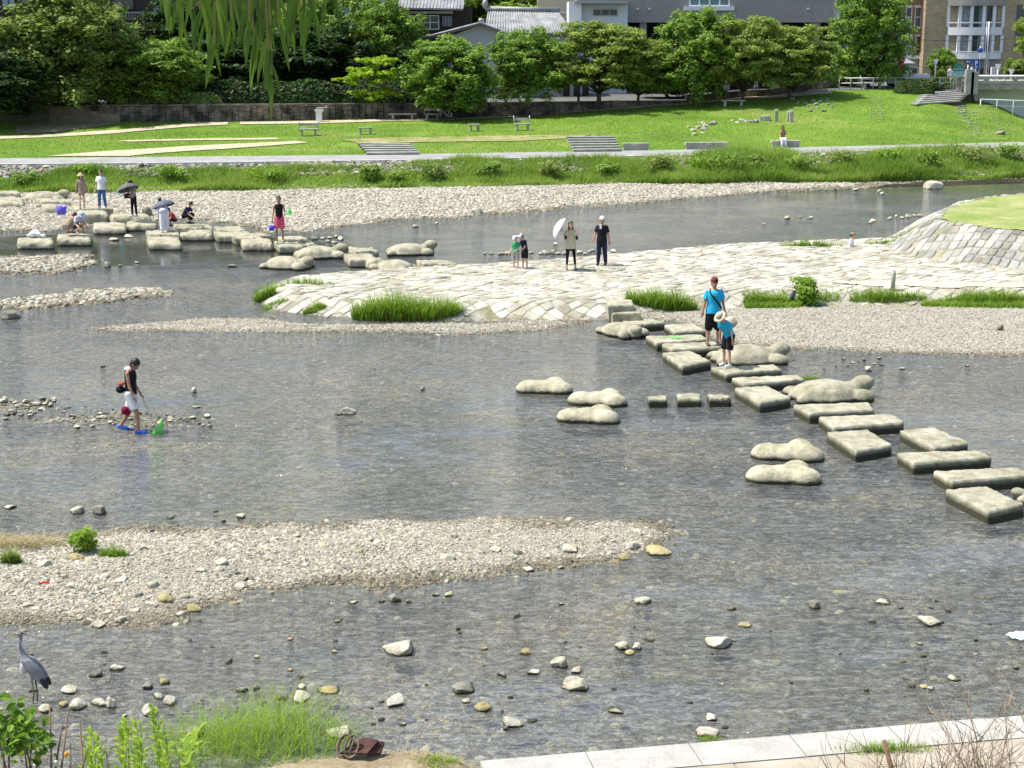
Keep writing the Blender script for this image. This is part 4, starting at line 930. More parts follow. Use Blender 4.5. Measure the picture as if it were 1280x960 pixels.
for (px, y, top, w, kind, rot, lab) in (
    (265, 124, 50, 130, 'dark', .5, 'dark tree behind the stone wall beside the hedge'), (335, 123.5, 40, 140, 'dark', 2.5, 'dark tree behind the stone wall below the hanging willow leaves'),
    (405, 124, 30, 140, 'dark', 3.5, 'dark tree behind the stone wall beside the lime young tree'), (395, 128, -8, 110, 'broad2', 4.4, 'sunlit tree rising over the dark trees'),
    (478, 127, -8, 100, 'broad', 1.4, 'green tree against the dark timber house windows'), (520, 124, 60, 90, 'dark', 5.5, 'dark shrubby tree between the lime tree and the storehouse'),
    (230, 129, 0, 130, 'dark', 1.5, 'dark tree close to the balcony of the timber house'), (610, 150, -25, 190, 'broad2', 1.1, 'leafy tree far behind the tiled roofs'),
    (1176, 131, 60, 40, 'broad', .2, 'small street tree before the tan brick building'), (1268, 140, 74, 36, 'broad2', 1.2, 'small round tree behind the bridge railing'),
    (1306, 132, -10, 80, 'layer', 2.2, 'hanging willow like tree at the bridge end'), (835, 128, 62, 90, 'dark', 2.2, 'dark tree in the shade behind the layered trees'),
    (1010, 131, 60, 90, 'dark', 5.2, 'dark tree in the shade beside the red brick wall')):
    x_ = R(px, 100, y).x; tree_at(px, 120, y, top, w, kind, lab, None, rot, Hs(x_, y) if Hs(x_, y) > 2 else 3.9)

# ---- hedges
def hedge(x0, x1, y, d, h, lab, leaf='hedge', n=5200, size=.09, z0=None, rotz=0, name='hedge', light=.8):
    L_ = x1 - x0; cx = (x0 + x1) / 2; z = Hs(cx, y) if z0 is None else z0
    u = rng.uniform(-1, 1, n); a = rng.uniform(-.2, math.pi + .2, n)
    env = (1 - np.abs(u) ** 6) ** .5; r = rng.uniform(.8, 1.03, n)
    X = u * L_ / 2; Y = np.cos(a) * d / 2 * r * env; Z = np.clip(np.sin(a), -.2, 1) ** 1 * h * r * env * (1 + .06 * np.sin(X * 2))
    nn = np.stack([rng.normal(size=n) * .5, np.cos(a) + rng.normal(size=n) * .4, np.sin(a) + rng.normal(size=n) * .4], 1)
    V, Fc, C = leaf_quads(np.stack([X, Y, np.abs(Z)], 1), size * rng.uniform(.6, 1.3, n), nn, rng.random(n))
    o = link(name, npmesh(name, V, Fc, LM[leaf], False, C), loc=(cx, y, z), rot=(0, 0, rotz)); return tag(o, lab, 'hedge')
a = R(140, 140, 117); b = R(282, 140, 117); hedge(a.x, b.x, 115.8, 2.2, 1.1, 'long low clipped hedge in front of the stone wall', 'olive', 9000, .09, Hs(a.x / 2 + b.x / 2, 115) - .1)
a = R(1112, 115, 124); b = R(1160, 115, 124); hedge(a.x, b.x, 122.4, 1.5, 1.15, 'dark clipped hedge beside the stone staircase', 'hedge', 6000, .08, 3.45, math.radians(-14))
a = R(985, 110, 124); b = R(1052, 110, 124); hedge(a.x, b.x, 125.5, 2.0, 1.5, 'dark rounded bush under the feathery tree by the brick wall', 'hedge', 6000, .09, 3.5)
a = R(1114, 112, 140); b = R(1148, 112, 140); hedge(a.x, b.x, 126.5, .8, .8, 'low green planting beside the small white truck', 'olive', 1600, .08, 3.9)

# ---- grass
def blades(x, y, z, h, wd, bend=.35, lean=None, seg=3, dirs=None, tone=None):
    """each blade a tapering bent strip"""
    n = len(x); a = rng.uniform(0, 6.28, n) if dirs is None else dirs
    dx, dy = np.cos(a), np.sin(a); b = h * bend * rng.uniform(.3, 1.6, n); px_, py_ = -dy, dx
    rings = []
    for i in range(seg + 1):
        f = i / seg; w_ = wd * (1 - f ** 1.6) * .5 + .0008
        cx = x + dx * b * f * f; cy = y + dy * b * f * f; cz = z + h * (f - .28 * (b / h) * f * f)
        if lean is not None: cx = cx + lean[0] * h * f * f; cy = cy + lean[1] * h * f * f
        rings += [np.stack([cx - px_ * w_, cy - py_ * w_, cz], 1), np.stack([cx + px_ * w_, cy + py_ * w_, cz], 1)]
    V = np.stack(rings, 1); k = 2 * (seg + 1)
    q = np.array([(2 * i, 2 * i + 1, 2 * i + 3, 2 * i + 2) for i in range(seg)])
    Fc = (q[None] + k * np.arange(n)[:, None, None]).reshape(-1, 4); r = np.clip(rng.random(n) * .55 + .2 + (0 if tone is None else tone), 0, 1)
    C = np.repeat(np.stack([r, r, r], 1), k, 0); return V.reshape(-1, 3), Fc, C
def grass_obj(name, x, y, z, h, wd, leaf, **kw):
    V, Fc, C = blades(x, y, z, h, wd, **kw); return link(name, npmesh(name, V, Fc, LM[leaf], False, C))
# bank strip: uneven tall grass
n = 330000; x = rng.uniform(-46, 60, n); S = rng.uniform(84.0, 89.0, n); y = S + gcurve(x); pxn = 640 + F * x / (y * cp + 7 * sp_)
edge = 84.2 + n2(x, S, .5, 11) * .5 ; topS = np.interp(pxn, [0, 60, 200, 450, 520, 700, 1280], [86.8, 87.5, 88.0, 87.6, 88.4, 88.8, 89.3]) + n2(x, S, .8, 12) * .5
pat = n2(x, y, .55, 13); k = (S > edge) & (S < topS) & (rng.random(n) < .40 + .5 * (pat > -.25)) & (np.abs(x) < .37 * (y + 6))
x, y, pxn, pat = x[k], y[k], pxn[k], pat[k]
h = (.24 + .42 * np.clip(pat + .4, 0, 1.3)) * rng.uniform(.5, 1.35, len(x)); h *= np.where(pxn > 820, 1.25, 1)
o = grass_obj('grass', x, y, H(x, y) - .03, h, np.full(len(x), .035), 'grassb', seg=2, bend=.5, tone=n2(x, y, .8, 33) * .6); tag(o, 'tall uneven grass on the far river bank below the path', None, None, 'stuff'); print('bank grass', len(x))
# lawn tufts
n = 150000; x = rng.uniform(-46, 62, n); S = rng.uniform(93.5, 117, n); y = S + gcurve(x); k = (np.abs(x) < .36 * (y + 6)) & (n2(x, y, .9, 15) > -.5)
x, y = x[k], y[k]
o = grass_obj('grass', x, y, H(x, y) - .01, rng.uniform(.05, .13, len(x)), np.full(len(x), .045), 'grass', seg=1, bend=.6, tone=n2(x, y, .5, 34) * .4); tag(o, 'short grass of the far lawn', None, None, 'stuff')
def clump(px0, px1, py, hpx, lab, dens=420, leaf='grass', grp=None, wd=.02, depth=.35, z=None, drop=.5, cat='grass clump', name='grass_clump', bend=.55, onterrain=True):
    """a clump of blades whose foot spans px0..px1 at row py"""
    c = onH((px0 + px1) / 2, py) if z is None else P((px0 + px1) / 2, py, z); s = scale_at(c); Wd = (px1 - px0) / s / 2; h_ = hpx / s
    n = int(dens * max(.6, Wd * depth * 4) * 3); u = np.sqrt(rng.random(n)); a = rng.uniform(0, 6.28, n)
    X = np.cos(a) * u * Wd; Y = np.sin(a) * u * Wd * depth
    hh = h_ * (1 - drop * u ** 2) * (.3 + .95 * rng.random(n) ** 1.4) * (1 + .38 * n2(X + c.x * 9, Y, 5 / max(Wd, .3) ** .5, 5)); X = X + Wd * .06 * n2(X, Y, 5, 8); lod = rng.random(n) < .8; X, Y, hh = X[lod], Y[lod], hh[lod]; n = len(X); hh = np.maximum(hh, .04)
    Z = H(X + c.x, Y + c.y + Wd * depth) - c.z - .02 if z is None else np.zeros(n) - .02
    V, Fc, C = blades(X, Y, Z, np.maximum(hh, .03), np.full(n, wd), bend=bend)
    o = link(name, npmesh(name, V, Fc, LM[leaf], False, C), loc=(c.x, c.y + Wd * depth, c.z)); return tag(o, lab, cat, grp)
clump(437, 578, 401, 38, 'large thick clump of long grass at the foot of the stone paving', 900, 'grass', None, .026, .24, 0.02, .35)
clump(316, 345, 376, 26, 'tuft of tall grass on the tip of the stone paving', 500, wd=.022); clump(335, 425, 357, 15, 'strip of grass along the back of the paving tip', 300, wd=.02, depth=.12)
clump(320, 360, 386, 10, 'low grass patch below the tuft on the paving tip', 350, wd=.02); clump(378, 408, 392, 14, 'small grass tuft between the tip and the large clump', 500, wd=.02)
clump(783, 872, 389, 30, 'tall grass clump beside the two stone steps', 800, 'grass', None, .024, .2, None, .4)
clump(935, 1000, 381, 14, 'low grass strip near the man with the brown cap', 500, wd=.02, depth=.12); clump(1060, 1160, 381, 20, 'grass mound around the foot of the short post', 700, wd=.022, depth=.14)
clump(1172, 1290, 381, 18, 'grass strip at the end of the paving, beyond the short post', 700, wd=.022, depth=.1)
clump(975, 1055, 309, 12, 'thin grass along the back of the paving near the bathing child', 400, wd=.03, depth=.12); clump(1080, 1150, 305, 10, 'grass at the water edge of the mound', 400, wd=.03, depth=.14)
clump(1000, 1030, 475, 8, 'little grass tuft at the end of the long slab', 200, z=.2, wd=.012); clump(505, 590, 344, 6, 'thin grass beside the last far slab', 300, wd=.02, depth=.1)
clump(590, 780, 336, 5, 'sparse grass at the feet of the umbrella lady', 200, wd=.02, depth=.06); clump(870, 905, 926, 10, 'small tuft on the tufted kerb rock', 100, 'weed', z=.12, wd=.006)
clump(0, 26, 706, 30, 'grass tuft at the end of the near gravel bar', 500, 'olive', wd=.012); clump(120, 160, 697, 18, 'olive grass tuft beside the leafy weed on the gravel bar', 400, 'grass', wd=.010)
# leafy bushes
def bushlet(px, py, wpx, hpx, lab, leaf='bright', n=500, size=.035, z=None):
    c = onH(px, py) if z is None else P(px, py, z); s = scale_at(c); a, b = wpx / s / 2, hpx / s
    cl = np.array([(rng.uniform(-.6, .6) * a, rng.uniform(-.6, .6) * a, rng.uniform(.25, .75) * b, a * .5, a * .5, b * .36) for _ in range(9)])
    V, Fc, C = clump_leaves(cl, n, size, .6, .3)
    e = empty('leafy_weed', c, 0, lab, 'weed'); link('foliage', npmesh('foliage', V, Fc, LM[leaf], False, C), e)
    mb = MB()
    for k in range(6): q = cl[k]; mb.tube([(0, 0, -.02), (q[0] * .4, q[1] * .4, q[2] * .6), tuple(q[:3])], [.012, .009, .004], 4)
    mb.build('stem', M['twig'], e); return e
bushlet(1012, 382, 40, 34, 'round leafy bush on the edge of the stone paving', 'bright', 1400, .05)
bushlet(108, 690, 42, 30, 'bright leafy weed on the near gravel bar', 'weed', 1300, .025); bushlet(1160, 212, 30, 24, 'dark green bush on the far grassy bank', 'tree', 700, .07)
bushlet(880, 216, 40, 26, 'light green bush on the far grassy bank', 'bright', 800, .07); bushlet(497, 231, 34, 20, 'small bush at the foot of the far grassy bank', 'tree', 600, .06)
# straw heap on the near bar
n = 900; c = onH(15, 683); a = rng.uniform(-.35, .35, n); x = c.x + rng.normal(size=n) * .45; y = c.y + rng.normal(size=n) * .14
o = grass_obj('dry_grass', x, y, H(x, y) + rng.uniform(0, .12, n), rng.uniform(.06, .16, n), np.full(n, .008), 'dry', bend=2.2); tag(o, 'flattened heap of dry straw at the end of the near gravel bar', 'dry grass')

# dark undergrowth behind the stone wall
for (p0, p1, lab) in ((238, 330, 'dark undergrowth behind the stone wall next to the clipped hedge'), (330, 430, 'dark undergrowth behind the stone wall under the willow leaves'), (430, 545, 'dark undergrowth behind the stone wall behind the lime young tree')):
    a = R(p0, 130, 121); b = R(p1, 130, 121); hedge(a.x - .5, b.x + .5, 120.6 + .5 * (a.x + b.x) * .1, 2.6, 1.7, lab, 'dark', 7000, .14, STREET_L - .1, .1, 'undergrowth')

# bushes breaking up the far bank
for i, (px, py, w_, h_, lf) in enumerate(((462, 226, 30, 20, 'tree'), (540, 224, 40, 20, 'olive'), (610, 222, 34, 18, 'tree'), (690, 222, 44, 20, 'olive'), (760, 219, 30, 18, 'tree'), (820, 216, 44, 22, 'olive'), (905, 219, 56, 26, 'tree'), (950, 214, 40, 20, 'olive'), (1000, 212, 50, 20, 'tree'),
        (1055, 208, 40, 20, 'olive'), (1110, 206, 44, 22, 'bright'), (1215, 204, 50, 24, 'olive'), (1262, 200, 40, 20, 'tree'), (30, 232, 40, 18, 'tree'), (112, 222, 36, 16, 'bright'), (215, 224, 44, 18, 'bright'), (330, 226, 50, 16, 'bright'))):
    b_ = bushlet(px, py, w_, h_, 'one of the weedy bushes breaking up the long grass of the far bank', lf, 620, .07); b_['group'] = 'weedy bushes on the far bank'

# weeds in the joints of the stone paving
n = 9000; x = rng.uniform(-9.5, 26, n); y = rng.uniform(44, 62, n); k = (polysd(x, y, PAVP) > .3) & (polysd(x, y, MOUND) < -.2) & (n2(x, y, .7, 51) + .6 * n2(x, y, 4, 52) > .55); x, y = x[k], y[k]
o = grass_obj('joint_weeds', x, y, H(x, y), rng.uniform(.05, .16, len(x)), np.full(len(x), .022), 'grassb', seg=2, bend=1.0); tag(o, 'sparse weeds growing in the joints of the stone paving', None, None, 'stuff')
EW = [onH(a_, 381.5) for a_ in (930, 1000, 1080, 1160, 1240, 1310)]; n = 16000; x = rng.uniform(EW[0].x, EW[-1].x, n); pxn = 640 + F * x / (47.5 * cp + 8 * sp_); d = None
y = np.interp(x, [q_.x for q_ in EW], [q_.y for q_ in EW]) + rng.normal(size=n) * .28; k = n2(x, y, 1.1, 53) > -.1; x, y = x[k], y[k]
o = grass_obj('edge_weeds', x, y, H(x, y), rng.uniform(.05, .26, len(x)), np.full(len(x), .02), 'grass', seg=2, bend=.8, tone=n2(x, y, 2, 54) * .4); tag(o, 'low weeds along the foot of the paving above the gravel shore', None, None, 'stuff')
# ------------------------------------------------------------------ buildings
M['timber'] = plain("dark_timber", (.035, .027, .022), .8); M['timber_red'] = plain("red_brown_timber", (.09, .035, .025), .8)
M['plaster'] = plain("storehouse_plaster", (.50, .49, .45), .9); M['white'] = plain("white_paint", (.75, .76, .76), .6, .05); M['grey_wall'] = plain("grey_concrete_wall", (.30, .29, .265), .9, .08, 2)
M['beige'] = plain("beige_siding", (.58, .52, .38), .8); M['glass'] = plain("window_glass", (.06, .08, .09), .12, .2, 1, 0, spec=.8); M['curtain'] = plain("curtained_glass", (.30, .34, .37), .35, .25, 4, 0)
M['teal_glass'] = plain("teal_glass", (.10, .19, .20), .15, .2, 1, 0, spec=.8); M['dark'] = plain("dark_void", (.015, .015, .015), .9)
M['red_brick'] = plain("red_brick", (.20, .06, .04), .85); M['concrete'] = surf("weathered_concrete", (.28, .27, .24), (.46, .45, .41), 1.2, .9, .4, 12, .01, False, .2, fine=20)
M['metal'] = plain("grey_metal", (.38, .39, .40), .4, .1, 10, .05, .6); M['white_metal'] = plain("white_metal", (.75, .76, .75), .4, .05); M['black'] = plain("black_paint", (.02, .02, .022), .5)
M['rubber'] = plain("black_rubber", (.02, .02, .02), .8); M['teal'] = plain("teal_sign", (.01, .16, .14), .4); M['pale_teal'] = plain("pale_teal_sign", (.24, .42, .42), .5); M['blue'] = plain("blue_sign", (.01, .06, .35), .4); M['red'] = plain("red_sign", (.62, .02, .03), .4)
def brickmat(name, c1, c2, mortar, sc):
    m, nt, N, L, b = newmat(name); v = N.new("ShaderNodeTexCoord").outputs['Object']; mp = N.new("ShaderNodeMapping"); mp.inputs['Rotation'].default_value = (math.pi / 2, 0, 0); L.new(v, mp.inputs[0])
    t = N.new("ShaderNodeTexBrick"); L.new(mp.outputs[0], t.inputs[0]); t.inputs['Color1'].default_value = (*c1, 1); t.inputs['Color2'].default_value = (*c2, 1); t.inputs['Mortar'].default_value = (*mortar, 1)
    t.inputs['Scale'].default_value = sc; t.inputs['Mortar Size'].default_value = .012; t.inputs['Brick Width'].default_value = .5; t.inputs['Row Height'].default_value = .18
    c = mixc(N, L, t.outputs[0], ramp(N, L, noise(N, L, .6, 4, .6, v), [(.3, (.8, .8, .8)), (.7, (1.15, 1.12, 1.1))]), 1.0, 'MULTIPLY'); L.new(c, b.inputs['Base Color']); b.inputs['Roughness'].default_value = .9; return m
M['tan_brick'] = brickmat("tan_brick", (.46, .38, .24), (.36, .29, .18), (.30, .25, .17), 1.6); M['brown_brick'] = brickmat("brown_brick", (.36, .23, .14), (.27, .17, .10), (.2, .15, .1), 1.6)
M['tile'] = surf("roof_tile", (.16, .165, .17), (.34, .345, .35), 1.2, .5, .4, 8, .02, True, .5)
M['tile_light'] = surf("roof_tile_pale", (.33, .335, .34), (.52, .52, .52), 1.2, .5, .4, 8, .02, True, .5)

def bld(name, label, cat, px, y, z=None): 
    x_ = R(px, 100, y).x; return empty(name, (x_, y, 0 if z is None else z), 0, label, cat)
def wallbox(e, px0, px1, py0, py1, y, depth, mat, name='wall', rot=0):
    """box whose front face spans the given photo rows at distance y"""
    a, b = R(px0, py0, y), R(px1, py1, y); mb = MB(); o = e.location if e is not None else Vector((0, 0, 0))
    mb.box2((a.x - o.x, y - o.y, min(a.z, b.z) - o.z), (b.x - o.x, y + depth - o.y, max(a.z, b.z) - o.z)); return mb.build(name, mat, e)
def window(e, px0, px1, py0, py1, y, mat='glass', fm='white', mull=1, bar=0, fw=.07, name='window'):
    a, b = R(px0, py0, y), R(px1, py1, y); o = e.location; x0, x1, z0, z1 = a.x - o.x, b.x - o.x, b.z - o.z, a.z - o.z; yy = y - o.y
    mb = MB()
    for q0, q1 in (((x0, z0), (x1, z0 + fw)), ((x0, z1 - fw), (x1, z1)), ((x0, z0 + fw), (x0 + fw, z1 - fw)), ((x1 - fw, z0 + fw), (x1, z1 - fw))):
        mb.box2((q0[0], yy - .07, q0[1]), (q1[0], yy + .02, q1[1]))
    for i in range(mull): xm = x0 + (x1 - x0) * (i + 1) / (mull + 1); mb.box2((xm - fw / 2, yy - .06, z0 + fw), (xm + fw / 2, yy + .02, z1 - fw))
    for i in range(bar): zm = z0 + (z1 - z0) * (i + 1) / (bar + 1); mb.box2((x0 + fw, yy - .05, zm - fw / 2), (x1 - fw, yy + .02, zm + fw / 2))
    f = mb.build(name, M[fm], e); mb = MB(); mb.box2((x0 + fw, yy - .02, z0 + fw), (x1 - fw, yy + .015, z1 - fw)); mb.build('pane', M[mat], f); return f
def roofplane(mb, a, b, c, d, ribs, th=.16, rr=.055, mat=0):
    """a-b eave, d-c ridge (a under d); ribs run up the slope"""
    a, b, c, d = map(Vector, (a, b, c, d)); n = (b - a).cross(d - a).normalized()
    if n.z < 0: n = -n
    mb.prism([a, b, c, d], n * -th, mat)
    for i in range(ribs + 1):
        f = i / ribs; mb.tube([a.lerp(b, f) + n * .01, d.lerp(c, f) + n * .01], rr, 5, mat)

# dark timber house
e = bld('timber_house', 'dark timber townhouse with a balcony seen over the dense trees', 'house', 100, 134, 3)
wallbox(e, -140, 448, -70, 124, 134, 9, M['timber']); wallbox(e, 398, 448, -60, 118, 133.2, .8, M['timber_red'], 'side_bay')
for x0, x1, m_ in ((-60, -5, 'curtain'), (0, 20, 'curtain'), (24, 58, 'curtain'), (140, 168, 'glass'), (205, 232, 'glass'), (290, 330, 'glass')): window(e, x0, x1, -25, 12, 134, m_, 'timber', 1, 0)
window(e, 190, 203, 2, 20, 134, 'curtain', 'timber', 0); window(e, 418, 438, 8, 28, 133.2, 'curtain', 'white', 1, 1)
for py in (27, 60): wallbox(e, -140, 398, py, py + 5, 132.9, 1.1, M['timber'], 'eave')
mb = MB(); a = R(134, 16, 132.9); b = R(250, 25, 132.9); o_ = e.location
mb.box2((a.x - o_.x, -1.15, a.z - 3), (b.x - o_.x, -1.07, a.z + .07 - 3)); 
for i in range(44): x_ = a.x + (b.x - a.x) * i / 43; mb.box2((x_ - o_.x - .02, -1.13, b.z - 3), (x_ - o_.x + .02, -1.09, a.z - 3))
mb.build('railing', M['metal'], e)
# upper tiled house
e = bld('tiled_house', 'timber house with grey tiled eaves and pale framed windows above the storehouse', 'house', 500, 141, 3)
wallbox(e, 432, 590, 9, 125, 141, 7, M['timber']); wallbox(e, 500, 566, 14, 17, 140.8, .2, M['plaster'], 'lintel')
window(e, 503, 523, 19, 37, 141, 'glass', 'white', 1, 1); window(e, 526, 549, 19, 37, 141, 'glass', 'white', 1, 1); window(e, 552, 566, 19, 34, 141, 'curtain', 'timber', 3)
mb = MB(); o_ = e.location; a = R(436, 8, 139.6); b = R(579, 11, 139.6); hh = Vector((0, 3.4, 1.3))
roofplane(mb, a - o_, b - o_, b - o_ + hh, a - o_ + hh, 34); mb.build('roof', M['tile'], e)
# storehouse with gable
e = bld('storehouse', 'white plastered storehouse with a pale tiled gable roof', 'storehouse', 590, 128, 3.0); o_ = e.location
ap = R(601, 30, 128) - o_; le = R(548, 52, 128) - o_; re_ = R(640, 47, 128) - o_; dpt = Vector((0, 6, 0)); zb = 0
mb = MB(); mb.prism([(le.x, 0, zb), (re_.x, 0, zb), (re_.x, 0, re_.z), (ap.x, 0, ap.z), (le.x, 0, le.z)], dpt); mb.build('wall', M['plaster'], e)
mb = MB(); up = Vector((0, -.5, .12)); l2 = R(518, 52, 128) - o_; r2 = R(648, 49, 128) - o_
roofplane(mb, l2 + up, l2 + dpt + up, ap + dpt + up, ap + up, 22); roofplane(mb, r2 + dpt + up, r2 + up, ap + up, ap + dpt + up, 22)
mb.tube([ap + up + Vector((0, -.1, .15)), ap + up + dpt + Vector((0, 0, .15))], .2, 6); mb.build('roof', M['tile_light'], e)
mb = MB(); mb.tube([l2 + up + Vector((0, -.12, -.02)), ap + up + Vector((0, -.12, -.02)), r2 + up + Vector((0, -.12, -.02))], .10, 5); mb.build('barge_board', M['tile'], e)
# big tiled roof hall
e = bld('tiled_hall', 'long white walled building with a striped grey tiled roof and ridge ornament', 'house', 665, 131, 3.0); o_ = e.location
wallbox(e, 612, 722, 38, 126, 131, 7, M['plaster']); a = R(606, 42, 130.2) - o_; b = R(716, 41, 130.2) - o_; c = R(697, 15, 134.5) - o_; d = R(611, 13, 134.5) - o_
mb = MB(); roofplane(mb, a, b, c, d, 30, .16, .07); mb.tube([d + Vector((-.3, 0, .15)), c + Vector((.2, 0, .15))], .22, 6); mb.ell(d + Vector((-.3, -.1, .5)), (.25, .25, .38)); mb.build('roof', M['tile'], e)
for x0 in (704, 717, 728): wallbox(e, x0, x0 + 8, 100, 128, 130.9, .1, M['timber'], 'door')
# beige upper building, white tower, grey long building
e = bld('beige_building', 'beige sided building rising behind the tiled hall', 'building', 690, 146, 3); wallbox(e, 672, 716, -60, 118, 146, 8, M['beige']); wallbox(e, 672, 716, 15, 17, 145.9, .1, M['white'], 'trim'); window(e, 684, 700, -20, -4, 146)
e = bld('white_tower', 'narrow white tower with a dark window strip beside the tiled hall', 'building', 745, 136, 3); wallbox(e, 711, 726, 2, 124, 136, 5, M['white']); wallbox(e, 726, 783, 4, 124, 137, 4, M['white'], 'box_wing')
window(e, 741, 772, 11, 20, 137, 'glass', 'metal', 2); wallbox(e, 718, 786, 1, 4, 135.6, 6, M['metal'], 'roof')
e = bld('grey_building', 'long grey concrete building with a white framed window band behind the layered trees', 'building', 900, 139, 3.6)
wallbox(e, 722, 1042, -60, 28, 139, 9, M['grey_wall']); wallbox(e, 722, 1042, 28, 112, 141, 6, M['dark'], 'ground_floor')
window(e, 862, 912, -22, 8, 139, 'teal_glass', 'white', 3, 0, .12); window(e, 990, 1040, -20, -1, 139, 'glass', 'metal', 2); wallbox(e, 855, 918, 8, 13, 138.7, .3, M['white'], 'sill')
for px in (800, 850, 905, 968, 1015): wallbox(e, px, px + 7, 28, 112, 139.3, .5, M['grey_wall'], 'pillar')
for px in (700 + 340 / 3.55, 700 + 392 / 3.55, 1009): wallbox(e, px, px + 3, 10, 12, 138.8, .2, M['white_metal'], 'vent')
wallbox(e, 722, 1042, 60, 66, 139.1, .6, M['white'], 'canopy')
e = bld('brick_annex', 'dark red brick annex wall beside the big leafy tree', 'building', 1050, 131, 3.8); wallbox(e, 1028, 1071, 72, 109, 131, 4, M['red_brick']); wallbox(e, 1026, 1073, 69, 72, 130.8, 4.4, M['concrete'], 'parapet'); wallbox(e, 1071, 1078, 76, 109, 131.4, .5, M['white'], 'door_frame')
e = bld('white_shop', 'white fronted shop seen between the annex and the thick tree trunk', 'building', 1090, 146, 3.8); wallbox(e, 1042, 1110, -60, 108, 146, 5, M['white']); wallbox(e, 1086, 1112, 84, 108, 140, .5, M['red_brick'], 'brick_base'); window(e, 1046, 1064, 30, 52, 146, 'curtain', 'metal', 1)
for py in (58, 66, 74): wallbox(e, 1044, 1068, py, py + 3, 145.8, .2, M['metal'], 'shutter')

# brown and tan brick building by the bridge
e = bld('brick_building', 'tan and brown brick building with curved white balconies by the bridge', 'building', 1180, 148, 3.9); o_ = e.location
wallbox(e, 1108, 1168, -60, 72, 146, 8, M['brown_brick'], 'wall'); wallbox(e, 1108, 1168, 72, 112, 146.1, 7.9, M['plaster'], 'ground_wall')
wallbox(e, 1161, 1340, -60, 112, 144.5, 10, M['tan_brick'], 'wall'); wallbox(e, 1158, 1163, -60, 66, 145.3, 2, M['timber_red'], 'recess')
for x0 in (1121, 1132.5, 1144): 
    for y0, y1 in ((9, 34), (45, 70)):
        window(e, x0, x0 + 6.5, y0, y1, 146, 'glass' if y0 < 40 or x0 > 1140 else 'curtain', 'white', 0, 1, .06)
        wallbox(e, x0 - 1, x0 + 8, y0 - 2, y0, 145.85, .2, M['white'], 'lintel'); wallbox(e, x0 - 1, x0 + 8, y1, y1 + 1.5, 145.8, .25, M['white'], 'sill')
wallbox(e, 1110, 1161, 71, 73.5, 145.7, .4, M['white'], 'cornice')
pp = R(1156, 0, 145.2); mb = MB(); mb.tube([(pp.x - o_.x, -3.0, 9), (pp.x - o_.x, -3.0, 0)], .06, 6); mb.build('drainpipe', M['timber_red'], e)
# bow front: two storeys of glazing between white bands
def arcbox(mb, cx, y, w, z0, z1, bulge, thick, k=14):
    for i in range(k):
        f0, f1 = i / k * 2 - 1, (i + 1) / k * 2 - 1; p0 = (cx + f0 * w / 2, y - bulge * (1 - f0 * f0)); p1 = (cx + f1 * w / 2, y - bulge * (1 - f1 * f1))
        mb.prism([(p0[0], p0[1], z0), (p1[0], p1[1], z0), (p1[0], p1[1] + thick, z0), (p0[0], p0[1] + thick, z0)], (0, 0, z1 - z0))
a = R(1190, 0, 143.6); b = R(1259, 0, 143.6); cx = (a.x + b.x) / 2 - o_.x; w = b.x - a.x; zz = lambda py: R(1225, py, 143.2).z - o_.z; yl = 144.4 - o_.y
for z0, z1 in ((34, 44), (66, 74)): mb = MB(); arcbox(mb, cx, yl, w, zz(z1), zz(z0), .7, .5); mb.build('balcony_band', M['white'], e)
for z0, z1 in ((27.5, 29), (64, 65.5)): mb = MB(); arcbox(mb, cx, yl, w, zz(z1), zz(z0), .72, .1); mb.build('balcony_rail', M['white'], e)
for z0, z1 in ((7, 34), (44.5, 66)):
    mb = MB(); arcbox(mb, cx, yl + .35, w, zz(z1), zz(z0), .5, .1); g = mb.build('window', M['curtain'], e)
    for f in (-1, -.62, -.22, .22, .62, 1): mb = MB(); mb.box2((cx + f * w / 2 - .13, yl - .68 * (1 - f * f) + .0, zz(z1)), (cx + f * w / 2 + .13, yl - .68 * (1 - f * f) + .3, zz(z0))); mb.build('mullion', M['white'], e)
    for f in (-.85, -.05, .52): mb = MB(); mb.box2((cx + f * w / 2 - .3, yl - .5 * (1 - f * f) + .28, zz(z1)), (cx + f * w / 2 + .3, yl - .5 * (1 - f * f) + .34, zz(z0))); mb.build('dark_pane', M['glass'], g)
mb = MB(); arcbox(mb, cx, yl, w * 1.06, zz(7), zz(-6), .9, 1.0); mb.build('canopy', M['grey_wall'], e)
mb = MB(); arcbox(mb, cx, yl + .1, w, zz(112), zz(74), .1, .2); gw = mb.build('ground_floor', M['grey_wall'], e)
for px in (1198, 1215, 1240, 1256): wallbox(e, px, px + 4, 84, 112, 143.2, .4, M['white'], 'column')
wallbox(e, 1204, 1214, 86, 110, 144.2, .2, M['glass'], 'window'); wallbox(e, 1222, 1238, 86, 110, 144.2, .2, M['glass'], 'window')
wallbox(e, 1272, 1300, 6, 60, 144.4, .2, M['glass'], 'window')
wallbox(None, 1330, 1600, -60, 110, 150, 10, M['grey_wall'], 'grey_building'); o = bpy.data.objects['grey_building.001']; tag(o, 'grey building beyond the bridge end', 'building')

